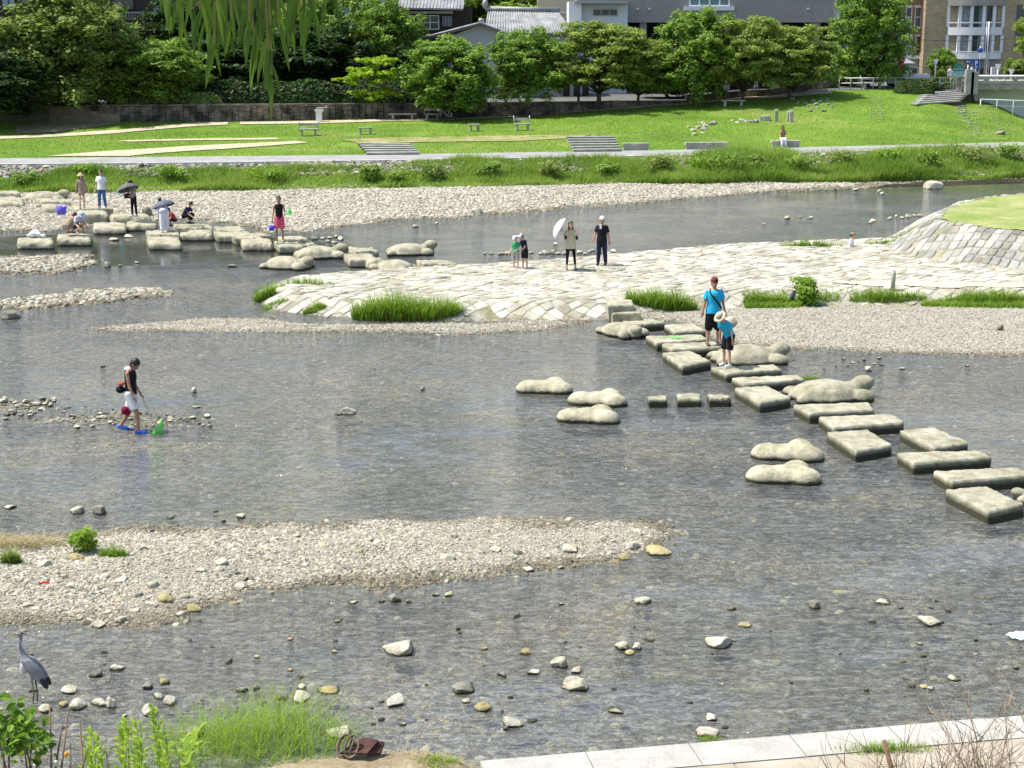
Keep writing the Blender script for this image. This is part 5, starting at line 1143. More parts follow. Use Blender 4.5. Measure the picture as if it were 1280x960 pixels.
# ---- small white hut, truck, signs
y = 131
e = bld('white_hut', 'small white hut with a dark pyramid roof behind the no entry sign', 'hut', 1130, y, 3.9); o_ = e.location
wallbox(e, 1117, 1137, 80, 110, y, 3, M['white'], 'wall'); a = R(1113, 79, y - .4) - o_; b = R(1144, 79, y - .4) - o_; c = R(1127, 70, y + 1.4) - o_
mb = MB(); a2 = a + Vector((0, 3.6, 0)); b2 = b + Vector((0, 3.6, 0)); mb.add([a, b, b2, a2, c, a - Vector((0, 0, .12)), b - Vector((0, 0, .12)), b2 - Vector((0, 0, .12)), a2 - Vector((0, 0, .12))], [(0, 1, 4), (1, 2, 4), (2, 3, 4), (3, 0, 4), (0, 5, 6, 1), (1, 6, 7, 2), (2, 7, 8, 3), (3, 8, 5, 0), (5, 8, 7, 6)]); mb.build('roof', M['tile'], e)
wallbox(e, 1127, 1130, 82, 103, y - .03, .03, M['timber_red'], 'door'); window(e, 1139, 1147, 84, 96, y + .2, 'glass', 'white', 0)
def sign_post(px, pyf, y, label, h, cat='sign', name='road_sign', r=.035, z=None, mat='metal'):
    z = Hs(R(px, 100, y).x, y) if z is None else z; e = empty(name, (R(px, pyf, y).x, y, z), 0, label, cat); mb = MB(); mb.tube([(0, 0, -.3), (0, 0, h)], r, 8); mb.build('post', M[mat], e); return e
z_ = 3.9
e = sign_post(1125, 100, 127, 'round red no entry sign beside the small white hut', R(1125, 71.5, 127).z - z_ + .35, z=z_); zc = R(1125, 75, 127).z - z_
mb = MB(); mb.cone((0, -.05, zc), (0, -.08, zc), .30, .30, 24); d_ = mb.build('disc', M['red'], e); mb = MB(); mb.box((0, -.085, zc), (.2, .004, .05)); mb.build('white_bar', M['white'], d_); mb = MB(); mb.box((0, -.05, zc - .5), (.1, .01, .2)); mb.build('plate', M['red'], e)
e = sign_post(1219, 100, 126.5, 'blue parking sign on a pole by the bridge end', 1.9, z=z_); zc = R(1219, 80, 126.5).z - z_; mb = MB(); mb.box((0, -.05, zc), (.24, .015, .36)); pl = mb.build('panel', M['blue'], e)
mb = MB(); mb.box((-.07, -.07, zc + .06), (.03, .005, .17)); mb.tube([(-.06, -.07, zc + .2), (.05, -.07, zc + .2), (.1, -.07, zc + .13), (.05, -.07, zc + .05), (-.06, -.07, zc + .05)], .026, 5); mb.box((0, -.07, zc - .22), (.1, .005, .035)); mb.build('letter_p', M['white'], pl)
e = sign_post(1209, 100, 127, 'small blue arrow sign on a thin pole before the parking sign', 1.7, z=z_); zc = R(1209, 77, 127).z - z_; mb = MB(); mb.box((0, -.04, zc), (.26, .012, .13)); pl = mb.build('panel', M['blue'], e); mb = MB(); mb.prism([(-.18, -.056, zc), (-.05, -.056, zc + .08), (-.05, -.056, zc + .03), (.16, -.056, zc + .03), (.16, -.056, zc - .03), (-.05, -.056, zc - .03), (-.05, -.056, zc - .08)], (0, -.004, 0)); mb.build('arrow', M['white'], pl)
e = sign_post(1223, 100, 128, 'tall pole with a small round blue sign above the bridge railing', 3.1, z=z_); mb = MB(); mb.cone((0, -.05, 2.8), (0, -.08, 2.8), .2, .2, 16); mb.build('disc', M['blue'], e); mb = MB(); mb.box((.25, -.03, 2.4), (.2, .01, .18)); mb.build('plate', M['white_metal'], e)
# arched teal park sign
e = empty('park_sign', (R(1197, 108, 125.5).x, 125.5, 3.9), 0, 'arched teal park name board with pale lower panel by the bridge end', 'sign')
zt = R(1197, 79, 125.5).z - 3.9; zm = R(1197, 89, 125.5).z - 3.9; zb = R(1197, 96, 125.5).z - 3.9; w = .42
mb = MB(); mb.prism([(-w, 0, zm)] + [(-w * math.cos(t), 0, zm + (zt - zm) * math.sin(t)) for t in np.linspace(0, math.pi, 14)][1:-1] + [(w, 0, zm)], (0, .06, 0)); h_ = mb.build('arch_panel', M['teal'], e)
mb = MB(); mb.box2((-w, 0, zb), (w, .06, zm - .01)); mb.build('lower_panel', M['pale_teal'], e)
mb = MB()
for r_, (zz_, n_, s_, w0) in enumerate(((zm + .36, 4, .03, .14), (zm + .16, 5, .055, .30))):
    for i in range(n_):
        x_ = -w0 + 2 * w0 * i / (n_ - 1)
        mb.box((x_, -.006, zz_), (s_, .004, s_ * .16)); mb.box((x_, -.006, zz_ + s_ * .8), (s_ * .8, .004, s_ * .16)); mb.box((x_, -.006, zz_ - s_ * .8), (s_ * .9, .004, s_ * .16)); mb.box((x_, -.006, zz_), (s_ * .16, .004, s_ * .95))
mb.build('lettering', M['white'], h_)
mb = MB(); mb.box2((-.36, 0, -.2), (-.3, .05, zb)); mb.build('post', M['metal'], e); mb = MB(); mb.box2((.3, 0, -.2), (.36, .05, zb)); mb.build('post', M['metal'], e)
# pale sign boards and lamp posts
for px, py0, y, lab in ((1168, 74, 127, 'white tapered lamp post beside the street tree'), (1246, 80, 127, 'slim white pole on the bridge'), (1263, 86, 127, 'short white pole on the bridge near the round tree')):
    h = R(px, py0, y).z - 3.9; e = sign_post(px, 108, y, lab, h, 'lamp post', 'lamp_post', .06, 3.9, 'white_metal'); mb = MB(); mb.prism([(-.22, -.08, h), (.22, -.08, h), (.08, -.08, h - .35), (-.08, -.08, h - .35)], (0, .16, 0)); mb.build('head', M['white_metal'], e)
e = sign_post(1232, 100, 130, 'weathered steel lattice pole behind the parking sign', 5.0, 'pole', 'utility_pole', .07, 3.9)
mb = MB()
for k in range(9): mb.tube([(-.15, 0, k * .55), (.15, 0, (k + 1) * .55)], .02, 4)
mb.tube([(-.16, 0, 0), (-.16, 0, 5)], .03, 4); mb.tube([(.16, 0, 0), (.16, 0, 5)], .03, 4); mb.build('lattice', M['metal'], e)
mb = MB(); a = R(1120, 47, 138); b = R(1330, 40, 134); mb.tube([a.lerp(b, t) + Vector((0, 0, -.5 * math.sin(math.pi * t))) for t in np.linspace(0, 1, 12)], .022, 4); tag(mb.build('power_line', M['black']), 'thin power line crossing in front of the brick building', 'cable')
# truck
e = empty('flatbed_truck', (R(1130, 108, 129).x, 128.2, 3.92), 0, 'small white flatbed truck parked beside the hut', 'truck')
mb = MB(); mb.prism([(-1.7, -.7, .35), (-.75, -.7, .35), (-.75, -.7, 1.75), (-1.45, -.7, 1.75), (-1.68, -.7, 1.1)], (0, 1.4, 0)); cab = mb.build('cab', M['white'], e)
mb = MB(); mb.prism([(-1.42, -.715, 1.15), (-.9, -.715, 1.15), (-.9, -.715, 1.62), (-1.32, -.715, 1.62)], (0, .01, 0)); mb.build('side_window', M['glass'], cab)
mb = MB(); mb.box2((-.7, -.7, .58), (1.6, .7, .66)); [mb.box2(a_, b_) for a_, b_ in (((-.7, -.72, .66), (1.6, -.68, .95)), ((-.7, .68, .66), (1.6, .72, .95)), ((1.56, -.68, .66), (1.6, .68, .95)))]; mb.build('bed', M['white'], e)
mb = MB(); mb.box2((-1.5, -.4, .3), (1.5, .4, .55)); mb.build('chassis', M['black'], e)
for x_ in (-1.2, 1.0):
    for y_ in (-.66, .55): mb = MB(); mb.cone((x_, y_, .27), (x_, y_ + .13, .27), .27, .27, 18); w_ = mb.build('wheel', M['rubber'], e); mb = MB(); mb.cone((x_, y_ - .006, .27), (x_, y_ + .136, .27), .14, .14, 12); mb.build('rim', M['metal'], w_)
mb = MB(); mb.box2((-1.73, -.6, .5), (-1.70, -.35, .65)); mb.build('headlight', M['white_metal'], e)
# motor scooters and bicycles parked in the shade
def bicycle():
    e = empty('bicycle', (0, 0, 0)); 
    for x_ in (-.5, .5):
        mb = MB(); pts = [(x_ + .33 * math.cos(t), 0, .33 + .33 * math.sin(t)) for t in np.linspace(0, 2 * math.pi, 17)]; mb.tube(pts, .022, 5, cap=False); w_ = mb.build('wheel', M['rubber'], e)
        mb = MB(); [mb.tube([(x_, 0, .33), (x_ + .32 * math.cos(t), 0, .33 + .32 * math.sin(t))], .005, 3) for t in np.linspace(0, 5.6, 8)]; mb.build('spokes', M['metal'], w_)
    mb = MB(); mb.tube([(-.5, 0, .33), (-.15, 0, .32), (-.25, 0, .8), (-.5, 0, .33)], .022, 5); mb.tube([(-.15, 0, .32), (.38, 0, .72), (-.22, 0, .68)], .022, 5); mb.tube([(.5, 0, .33), (.36, 0, .92)], .022, 5); mb.build('frame', M['white_metal'], e)
    mb = MB(); mb.ell((-.27, 0, .86), (.14, .07, .04)); mb.build('saddle', M['black'], e)
    mb = MB(); mb.tube([(.28, -.25, .98), (.36, -.1, .95), (.36, .1, .95), (.28, .25, .98)], .016, 5); mb.build('handlebar', M['metal'], e)
    mb = MB(); mb.box2((.42, -.16, .66), (.68, .16, .88)); mb.build('basket', M['metal'], e); return e
bp_ = bicycle()
bl = [(558, 151, None, 2.6, 'bicycle leaning beside the trunk of the bright green tree'), (905, 108, 134, 1.2, 'bicycle parked in deep shade by the grey building'), (925, 108, 134, 1.5, 'second bicycle parked in the shade by the grey building'),
      (945, 107, 134, 1.1, 'third bicycle in the shade next to the concrete pillar'), (1000, 106, 133, 1.7, 'bicycle parked in the shade near the rounded bush'), (612 + 6, 0, 0, 0, None), (1038, 109, 129, 1.3, 'bicycle parked in front of the red brick annex'), (1062, 109, 128.5, 1.9, 'bicycle parked between the annex and the thick trunk')]
first = True
for px, py, y, rz_, lab in bl:
    if lab is None: continue
    o = bp_ if first else copy_tree(bp_); first = False
    q = onH(px, py) if y is None else R(px, py, y); z = q.z if y is None else Hs(q.x, q.y); o.location = (q.x, q.y, z); o.rotation_euler = (0, 0, rz_); tag(o, lab, 'bicycle', 'parked bicycles')

# ---- stone wall behind the walk
M['oldwall'] = surf("old_stone_wall", (.05, .045, .04), (.34, .27, .21), 1.1, .9, .6, 9, .05, False, .2, stops=(.4, .72), fine=4)
mb = MB(); xs_ = np.arange(R(125, 140, 117).x, R(862, 130, 118).x, .42); r_ = random.Random(5)
for x_ in xs_:
    yy = 117.4 + float(gcurve(x_)); z0 = float(H(x_, yy - .4)[0]) - .3; zt = 3.06 + .02 * math.sin(x_)
    z = z0
    while z < zt - .05:
        hgt = min(r_.uniform(.22, .42), zt - z); mb.box((x_ + .2, yy + r_.uniform(0, .05), z + hgt / 2), (.2, .22, hgt / 2 - .012), r_.uniform(-.04, .04), 0); z += hgt
mb2 = mb.build('stone_wall', M['oldwall']); tag(mb2, 'low weathered stone retaining wall along the upper walk', 'wall')
cap = MB()
for x_ in xs_[::4]:
    yy = 117.4 + float(gcurve(x_ + .8)); cap.box((x_ + .8, yy + .02, 3.12), (.83, .3, .055), .2)
tag(cap.build('wall_coping', M['oldwall'], mb2))
# low wall and kerb along the street further on
mb = MB()
for i in range(40):
    px = 862 + i * 4.4; q = R(px, 110, 118.6 + gcurve(R(px, 110, 121).x)); mb.box((q.x, q.y, Hs(q.x, q.y - .8) + .22), (.26, .15, .3), .2)
tag(mb.build('low_wall', M['oldwall']), 'low concrete kerb wall bordering the upper street in the shade', 'wall')  # concrete kerb coloured with the darker wall stone to paint its shade

# ---- steps in the lawn
def lawn_steps(px0, px1, pyb, pyt, sh, n, lab, m_='concrete', wide=.26):
    e = None; A0 = onH(px0 + sh, pyb); B0 = onH(px1, pyb); A1 = onH(px0, pyt); B1 = onH(px1 - sh, pyt); mb = MB(); dk = MB()
    for i in range(n):
        f = i / (n - 1); a = A0.lerp(A1, f); b = B0.lerp(B1, f); d = (b - a); d.z = 0; w = d.length; ang = math.atan2(d.y, d.x); c = (a + b) / 2; z = A0.z + (A1.z - A0.z) * f + .12
        mb.box((c.x, c.y, z), (w / 2, wide, .05), ang); dk.box((c.x, c.y + .07, z - .16), (w / 2 - .03, wide, .108), ang)
    o = mb.build('stone_stairs', M[m_]); dk.build('riser', M['timber_red'] if m_ == 'concrete' else M['dark'], o); return tag(o, lab, 'stairs')
lawn_steps(448, 524, 194, 182, 10, 5, 'short flight of pale stone steps between the path and the worn grass'); lawn_steps(708, 776, 190, 174, 8, 6, 'short flight of pale stone steps beside a low stone seat')
# stairs up to the bridge street
o = lawn_steps(1156, 1196, 132, 119, -14, 6, 'wide dark stone staircase between the hedge and the grassy slope', 'concrete', .3)
def faintsteps(px0, px1, pyb, pyt, n, lab, shx=0):
    e = empty('grass_steps', onH((px0 + px1) / 2, pyb), 0, lab, 'steps')
    for i in range(n):
        mb = MB(); f = i / (n - 1); py = pyb + (pyt - pyb) * f; a = onH(px0 + shx * f, py); b = onH(px1 + shx * f, py); c = (a + b) / 2; d = b - a
        for k in range(3): q = a.lerp(b, (k + .5) / 3); mb.box((q.x + random.uniform(-.15, .15), q.y, q.z - .005), (d.length / 7 * random.uniform(.5, 1), .08, .05), math.atan2(d.y, d.x) + .02 * k)
        mb.v = [tuple(Vector(v_) - e.location) for v_ in mb.v]; mb.build('tread', M['dry_rock'], e)
    return e
faintsteps(1088, 1104, 149, 122, 9, 'worn stone treads half buried in the grass slope under the hedge'); faintsteps(1195, 1206, 140, 133, 4, 'first worn treads below the wide staircase'); faintsteps(1216, 1262, 168, 141, 9, 'long row of worn treads running down the grass to the path', -22)

# ---- bridge
e = empty('road_bridge', (R(1195, 105, 126).x, 126, 0), 0, 'concrete road bridge with pale railings crossing beside the park', 'bridge'); o_ = e.location
def bz(py, y=126): return R(1230, py, y).z
mb = MB(); mb.box2((0, 0, bz(112)), (60, 9, bz(104))); mb.build('deck', M['concrete'], e)
mb = MB(); mb.box2((0, -.12, bz(104.5)), (60, .1, bz(101))); mb.box2((0, -.1, bz(98.4)), (60, .08, bz(97))); [mb.box2((k * 2.2, -.06, bz(101)), (k * 2.2 + .35, .05, bz(98.4))) for k in range(27)]; mb.build('parapet', M['concrete'], e)
mb = MB(); mb.tube([(0, -.05, bz(95)), (60, -.05, bz(95))], .075, 8); [mb.tube([(k * 2.2 + .15, -.05, bz(98)), (k * 2.2 + .15, -.05, bz(95))], .05, 6) for k in range(27)]; mb.build('railing', M['white_metal'], e)
mb = MB(); mb.box2((.2, 2, 1.2), (60, 2.6, bz(112.5))); mb.build('abutment', M['white'], e)
mb = MB(); mb.box2((-1.2, -.4, 1.2), (.4, 1.2, bz(112))); mb.build('pier', M['concrete'], e)
for k, (px, w, t) in enumerate(((1211, .6, 87), (1217, .55, 90))):
    a = R(px, 105, 125.4); mb = MB(); mb.box2((a.x - o_.x - w / 2, -.9, 3.4), (a.x - o_.x + w / 2, -.3, R(px, t, 125.4).z)); mb.build('gate_pillar', M['concrete'], e)
# underpass fence and drop
mb = MB(); a = R(1226, 124, 124.4); b = R(1330, 130, 124.4)
mb.tube([(a.x, 124.4, a.z), (b.x + 4, 124.4, b.z)], .03, 6)
for k in range(9): x_ = a.x + k * 1.25; z_ = a.z + (b.z - a.z) * (k * 1.25) / (b.x - a.x); mb.tube([(x_, 124.4, z_ - 1.6), (x_, 124.4, z_)], .035, 6)
mb.tube([(a.x, 124.4, a.z - .45), (b.x + 4, 124.4, b.z - .45)], .022, 6); tag(mb.build('handrail', M['white_metal']), 'thin white pipe handrail in front of the bridge abutment', 'handrail')

# ---- park furniture
def bench_stone(px0, px1, py, lab, h=.42, d=.45, grp='stone seats along the path', mat='dry_rock'):
    a, b = onH(px0, py), onH(px1, py); dd = b - a; dd.z = 0; ang = math.atan2(dd.y, dd.x); c = (a + b) / 2; e = empty('stone_bench', (c.x, c.y, c.z), ang, lab, 'bench', grp); L_ = dd.length / 2
    mb = MB(); mb.box((0, 0, h - .07), (L_, d / 2, .08)); mb.build('seat', M[mat], e); mb = MB(); mb.box((0, .02, (h - .15) / 2 - .05), (L_ * .94, d / 2 * .8, (h - .15) / 2 + .05)); mb.build('base', M['concrete'], e); return e
bench_stone(778, 811, 188, 'short stone seat beside the steps with six treads'); bench_stone(856, 910, 187, 'long low stone seat half behind the bank grass'); sb = bench_stone(964, 999, 184.5, 'stone seat with a person sitting on it')
def picnic(px, py, lab, wpx, kind=0):
    c = onH(px, py); s = scale_at(c); w = wpx / s / 2; e = empty('park_bench', c, .15, lab, 'bench', 'weathered park benches on the lawn')
    mb = MB(); mb.box((0, 0, .42), (w, .22, .04)); mb.build('seat', M['dry_rock'], e)
    for sx in (-1, 1): mb = MB(); mb.box((sx * w * .7, 0, .19), (.07, .17, .2)); mb.build('leg', M['concrete'], e)
    if kind == 1:
        mb = MB(); mb.box((0, .3, .72), (w, .03, .09)); mb.build('backrest', M['dry_rock'], e)
        for sx in (-1, 1): mb = MB(); mb.tube([(sx * w, .27, .3), (sx * w, .27, .95)], .035, 6); mb.build('post', M['metal'], e)
    return e
for a_ in ((386, 170, 'bench with end posts standing near the drinking fountain', 24, 1), (457, 168, 'low bench slab above the steps with five treads', 18, 0), (593, 164, 'dark low bench between the two flights of steps', 14, 0), (653, 163, 'pale bench with tall posts, below the storehouse trees', 20, 1),
           (503, 150, 'long bench in the shade under the lime tree', 34, 0), (540, 150, 'shaded bench near the leaning bicycle', 18, 1), (663 + 248 + 5, 133, 'dark flat bench in the tree shade beneath the walk', 30, 0), (1090, 111, 'wide bench on top of the rise beside the thick trunk', 28, 1)): picnic(*a_)
c = onH(399, 153); e = empty('drinking_fountain', c, 0, 'white drinking fountain with a long arm on the lawn edge', 'fountain'); mb = MB(); mb.box((0, 0, .38), (.2, .2, .4)); mb.box((.02, 0, .82), (.3, .22, .05)); mb.build('basin', M['white'], e); mb = MB(); mb.tube([(-.15, 0, .86), (-.15, 0, 1.0), (.55, 0, 1.0), (.55, 0, 1.15)], .04, 6); mb.build('pipe', M['metal'], e)
# monuments
def slabstone(px, pyb, pyt, wpx, lab, tilt=0, grp=None, cat='standing stone', name='standing_stone'):
    c = onH(px, pyb); s = scale_at(c); w = wpx / s / 2; h = (pyb - pyt) / s
    o = slab(name, [(c.x - w, c.y - w * .7), (c.x + w, c.y - w * .7), (c.x + w * .85, c.y + w * .7), (c.x - w * .9, c.y + w * .7)], c.z + h, h + .3, M['dry_rock'], .05, .02, int(px), lab, cat, grp); return o
slabstone(970, 152, 137, 5, 'slim tall standing stone, alone to one side of the pair'); slabstone(985, 152, 139, 4, 'darker standing stone of the close pair'); slabstone(989, 153, 138.5, 5, 'paler standing stone of the close pair')
slabstone(958, 151, 144, 9, 'squat pale stone block next to the slim standing stone'); slabstone(952, 151, 145, 6, 'small dark stone at the end of the standing stones')
rock(1250, 168, 14, 5, 'g', 'grey flat rock on the grass beside the worn treads', z=True)
pts = [(870 + i * 4.5 + random.uniform(-2, 2), 160 - i * 1.1 + random.uniform(-4, 4)) for i in range(6)] + [(860, 160), (866, 164), (877, 167), (874, 155), (880, 163), (868, 169)] + [(915 + i * 6, 153 + random.uniform(-2, 1)) for i in range(6)]
rock_group(pts, 4, 10, 'rocks bedded in the far lawn', 'one of the pale rocks bedded in the lawn below the standing stones', 'wwg', True)
rock_group([(random.uniform(990, 1045), random.uniform(124, 140)) for _ in range(22)], 3, 7, 'rocks on the shaded slope', 'one of the small rocks on the shaded slope beneath the dark bush', 'g', True)
# bollards
def bollard(px, py, h, lab, m_='timber', r=.09):
    c = onH(px, py); e = empty('bollard', c, 0, lab, 'post'); mb = MB(); mb.tube([(0, 0, -.1), (0, 0, h * .9), (0, 0, h)], [r, r, r * .8], 10); mb.build('shaft', M[m_], e); mb = MB(); mb.tube([(0, 0, h), (0, 0, h + .04)], [r * .75, r * .5], 10); mb.build('cap', M['metal'], e); return e
bollard(295, 152, .85, 'pale post at the bend of the dirt path by the hedge', 'concrete', .07); bollard(723, 138, .9, 'dark post on the walk below the white tower'); bollard(905, 129, .9, 'dark post on the walk between two feathery trees'); bollard(1026, 120, 1.0, 'pale post by the rounded dark bush', 'concrete', .06)
bollard(1116, 364, .62, 'short grey stone post on the edge of the paving', 'concrete', .07); bollard(1177, 118, .8, 'post at the top of the wide staircase', 'timber'); bollard(1183, 118, .6, 'pale post at the top of the wide staircase', 'concrete', .06)
for i in range(6): bollard(1184 + i * 4.6, 117 - .2 * i, .75, ('pale barrier post number %s in the row beside the park sign' % ['one', 'two', 'three', 'four', 'five', 'six'][i]), 'concrete', .07)
# guard rail along the street
mb = MB(); z0 = 3.9
for k in range(16): x_ = R(1048, 100, 124).x + k * .9; mb.tube([(x_, 123.6 + .2 * k, z0 - .3), (x_, 123.6 + .2 * k, z0 + .8)], .035, 6)
x0_ = R(1048, 100, 124).x
for h in (.4, .78): mb.tube([(x0_, 123.6, z0 + h), (x0_ + 15 * .9, 126.6, z0 + h)], .03, 6)
tag(mb.build('guard_rail', M['metal']), 'thin metal guard rail along the top of the rise', 'railing')
# small stairs end at the far path edge (only its rim shows)
c = P(4, 214, .9); mb = MB()
for k in range(4): mb.box((c.x - .8, c.y + k * .35, c.z - .35 + k * .18), (.9, .2, .08))
mb.box((c.x + .35, c.y + .5, c.z - .1), (.22, 1.0, .45)); tag(mb.build('bank_stairs', M['concrete']), 'small stone stairs cut into the far bank below the path', 'stairs')
# trash bag near the kerb and pigeon sized scraps
# ------------------------------------------------------------------ people
def cloth(name, c, var=.12): return plain(name, c, .85, var, 9, .25, 0, .15)
SK = {'light': surf("skin_light", (.52, .31, .21), (.62, .39, .28), 6, .55, 0, obj=True), 'tan': surf("skin_tanned", (.36, .19, .12), (.45, .26, .17), 6, .55, 0, obj=True)}
HAIR = plain("black_hair", (.012, .010, .009), .45, .3, 40, .4); HAIRB = plain("dark_brown_hair", (.035, .018, .012), .45, .3, 40, .4)
EYE = plain("eye_dark", (.01, .008, .008), .2); LIP = plain("lips", (.40, .13, .10), .5)
def seg(mb, a, b, ra, rb, k=14, flat_a=False, flat_b=False, sx=None):
    """tapered bone; round ends unless flat"""
    mb.cone(a, b, ra, rb, k)
    if not flat_a: mb.ell(a, (ra,) * 3)
    if not flat_b: mb.ell(b, (rb,) * 3)
def skeleton(h, lean=0, side=0, head=(0, 0), arms=((0, 8, 8), (0, 8, 8)), legs=((0, 3, 0), (0, 3, 0)), twist=0, slim=1.0, kid=0, shoulders=1.0):
    """joint positions; the figure faces -Y. arms: (forward, outward, elbow flex) for (L, R); legs: (forward, outward, knee flex); degrees"""
    s = h / 1.70; J = {}; r = math.radians
    hd = .124 * (1 + .25 * kid); T = Matrix.Rotation(r(lean), 3, 'X') @ Matrix.Rotation(r(side), 3, 'Y') @ Matrix.Rotation(r(twist), 3, 'Z')
    pel = Vector((0, 0, 0)); legl = .86 - .06 * kid; tor = .53 - .03 * kid
    J['pelvis'] = pel; J['waist'] = T @ Vector((0, 0, .15)); J['chest'] = T @ Vector((0, -.005, .36)); J['neck'] = T @ Vector((0, .01, tor)); 
    HT = Matrix.Rotation(r(lean + head[0]), 3, 'X') @ Matrix.Rotation(r(head[1]), 3, 'Z'); J['HT'] = HT; J['T'] = T
    J['head'] = J['neck'] + HT @ Vector((0, -.018, hd * 1.12)); J['hd'] = hd
    for i, sg in enumerate((-1, 1)):       # sg=-1 : viewer's left when facing the viewer = person's right
        f, o, e = arms[i]; S = T @ Vector((sg *   .162 * shoulders * (1 - .1 * kid), .01, tor - .095))
        A = T @ (Matrix.Rotation(r(-o) * sg, 3, 'Y') @ Matrix.Rotation(r(-f), 3, 'X'))
        ud = A @ Vector((0, 0, -1)); E = S + ud * .275
        A2 = A @ Matrix.Rotation(r(-e), 3, 'X'); fd = A2 @ Vector((0, 0, -1)); Wr = E + fd * .235
        J['sh%d' % i], J['el%d' % i], J['wr%d' % i], J['hd%d' % i] = S, E, Wr, Wr + fd * .085; J['fd%d' % i] = fd; J['fx%d' % i] = A2 @ Vector((1, 0, 0)); J['fy%d' % i] = A2 @ Vector((0, -1, 0))
        f, o, e = legs[i]; Hp = Vector((sg * .085, 0, -.03)); B = Matrix.Rotation(r(-o) * sg, 3, 'Y') @ Matrix.Rotation(r(-f), 3, 'X')
        K = Hp + B @ Vector((0, 0, -1)) * (legl * .49); B2 = B @ Matrix.Rotation(r(e), 3, 'X'); An = K + B2 @ Vector((0, 0, -1)) * (legl * .46)
        J['hp%d' % i], J['kn%d' % i], J['an%d' % i] = Hp, K, An; t = B2 @ Vector((0, -1, 0)); t.z = min(t.z, 0) * .3; t.normalize(); J['toe%d' % i] = An + t * .16 + Vector((0, 0, -.035))
    lo = min(min(J['an0'].z, J['toe0'].z), min(J['an1'].z, J['toe1'].z)) - .045
    for k, v in J.items():
        if isinstance(v, Vector) and not k.startswith(('fd', 'fx', 'fy')): v.z -= lo; v *= s
    J['s'] = s; J['slim'] = slim; J['hd'] = hd * s; return J
def body(J, e, skin):
    s, w = J['s'], J['slim']; mb = MB(); T = J['T']
    mb.ell(J['pelvis'], (.150 * s * w, .10 * s * w, .12 * s), T); mb.ell(J['waist'], (.130 * s * w, .092 * s * w, .14 * s), T); mb.ell(J['chest'], (.155 * s * w, .105 * s * w, .17 * s), T)
    mb.ell(J['neck'] - T @ Vector((0, 0, .06 * s)), (.15 * s * w, .075 * s, .055 * s), T); seg(mb, J['neck'] - T @ Vector((0, 0, .04 * s)), J['neck'] + (J['head'] - J['neck']) * .5, .055 * s, .048 * s)
    hd = J['hd']; HT = J['HT']; mb.ell(J['head'] + HT @ Vector((0, .01 * s, .02 * s)), (hd * .66, hd * .80, hd * .88), HT, 0, 16, 12); mb.ell(J['head'] + HT @ Vector((0, -.025 * s, -.055 * s)), (hd * .48, hd * .55, hd * .60), HT)
    for i in (0, 1):
        seg(mb, J['sh%d' % i], J['el%d' % i], .045 * s * w, .036 * s * w); seg(mb, J['el%d' % i], J['wr%d' % i], .037 * s * w, .025 * s)
        mb.ell(J['wr%d' % i].lerp(J['hd%d' % i], .45), (.036 * s, .022 * s, .05 * s), Matrix.Rotation(0, 3, 'X') if True else None)
        seg(mb, J['hp%d' % i], J['kn%d' % i], .082 * s * w, .054 * s * w); seg(mb, J['kn%d' % i], J['an%d' % i], .054 * s * w, .036 * s)
        c = J['kn%d' % i].lerp(J['an%d' % i], .3) + Vector((0, .018 * s, 0)); mb.ell(c, (.045 * s * w, .05 * s * w, .10 * s)); seg(mb, J['an%d' % i] - Vector((0, -.03 * s, .02 * s)), J['toe%d' % i], .035 * s, .028 * s)
    # nose and ears
    mb.ell(J['head'] + HT @ Vector((0, -hd * .80, -.02 * s)), (.013 * s, .02 * s, .022 * s), HT)
    for sg in (-1, 1): mb.ell(J['head'] + HT @ Vector((sg * hd * .66, .01 * s, -.005 * s)), (.010 * s, .018 * s, .028 * s), HT)
    me = fuse(mb, .0125 * s, skin, 'body', 3, link_it=False)
    # fingers and face join the same mesh
    ex = MB()
    for i in (0, 1):
        fd, fx, fy, wr = J['fd%d' % i], J['fx%d' % i], J['fy%d' % i], J['wr%d' % i]
        for k, (off, ln) in enumerate(((-.027, .062), (-.009, .072), (.009, .068), (.026, .052))):
            a = wr + fd * (.07 * s) + fx * off * s; b = a + fd * (ln * .5 * s) + fy * (.006 * s); c = b + fd * (ln * .42 * s) + fy * (.018 * s); ex.tube([a, b, c], [.009 * s, .0085 * s, .0065 * s], 6)
        tsg = 1 if i == 0 else -1; a = wr + fd * (.03 * s) + fx * tsg * .026 * s; ex.tube([a, a + fd * .03 * s + fx * tsg * .022 * s + fy * .008 * s, a + fd * .058 * s + fx * tsg * .026 * s + fy * .018 * s], [.011 * s, .010 * s, .008 * s], 6)
    for sg in (-1, 1): ex.ell(J['head'] + HT @ Vector((sg * hd * .27, -hd * .735, .012 * s)), (.013 * s, .006 * s, .008 * s), HT, 1, 8, 6); ex.tube([J['head'] + HT @ Vector((sg * hd * (.27 - .16), -hd * .76, .034 * s)), J['head'] + HT @ Vector((sg * hd * (.27 + .17), -hd * .69, .034 * s))], .004 * s, 4, 1)
    ex.ell(J['head'] + HT @ Vector((0, -hd * .70, -.058 * s)), (.022 * s, .008 * s, .007 * s), HT, 2, 8, 6)
    xo = ex.mesh('x'); import bmesh as _b; bm = _b.new(); bm.from_mesh(me); n0 = len(bm.faces); bm.from_mesh(xo); bm.to_mesh(me); bm.free(); bpy.data.meshes.remove(xo)
    me.materials.append(EYE); me.materials.append(LIP); me.polygons.foreach_set('use_smooth', [True] * len(me.polygons)); return link('body', me, e)
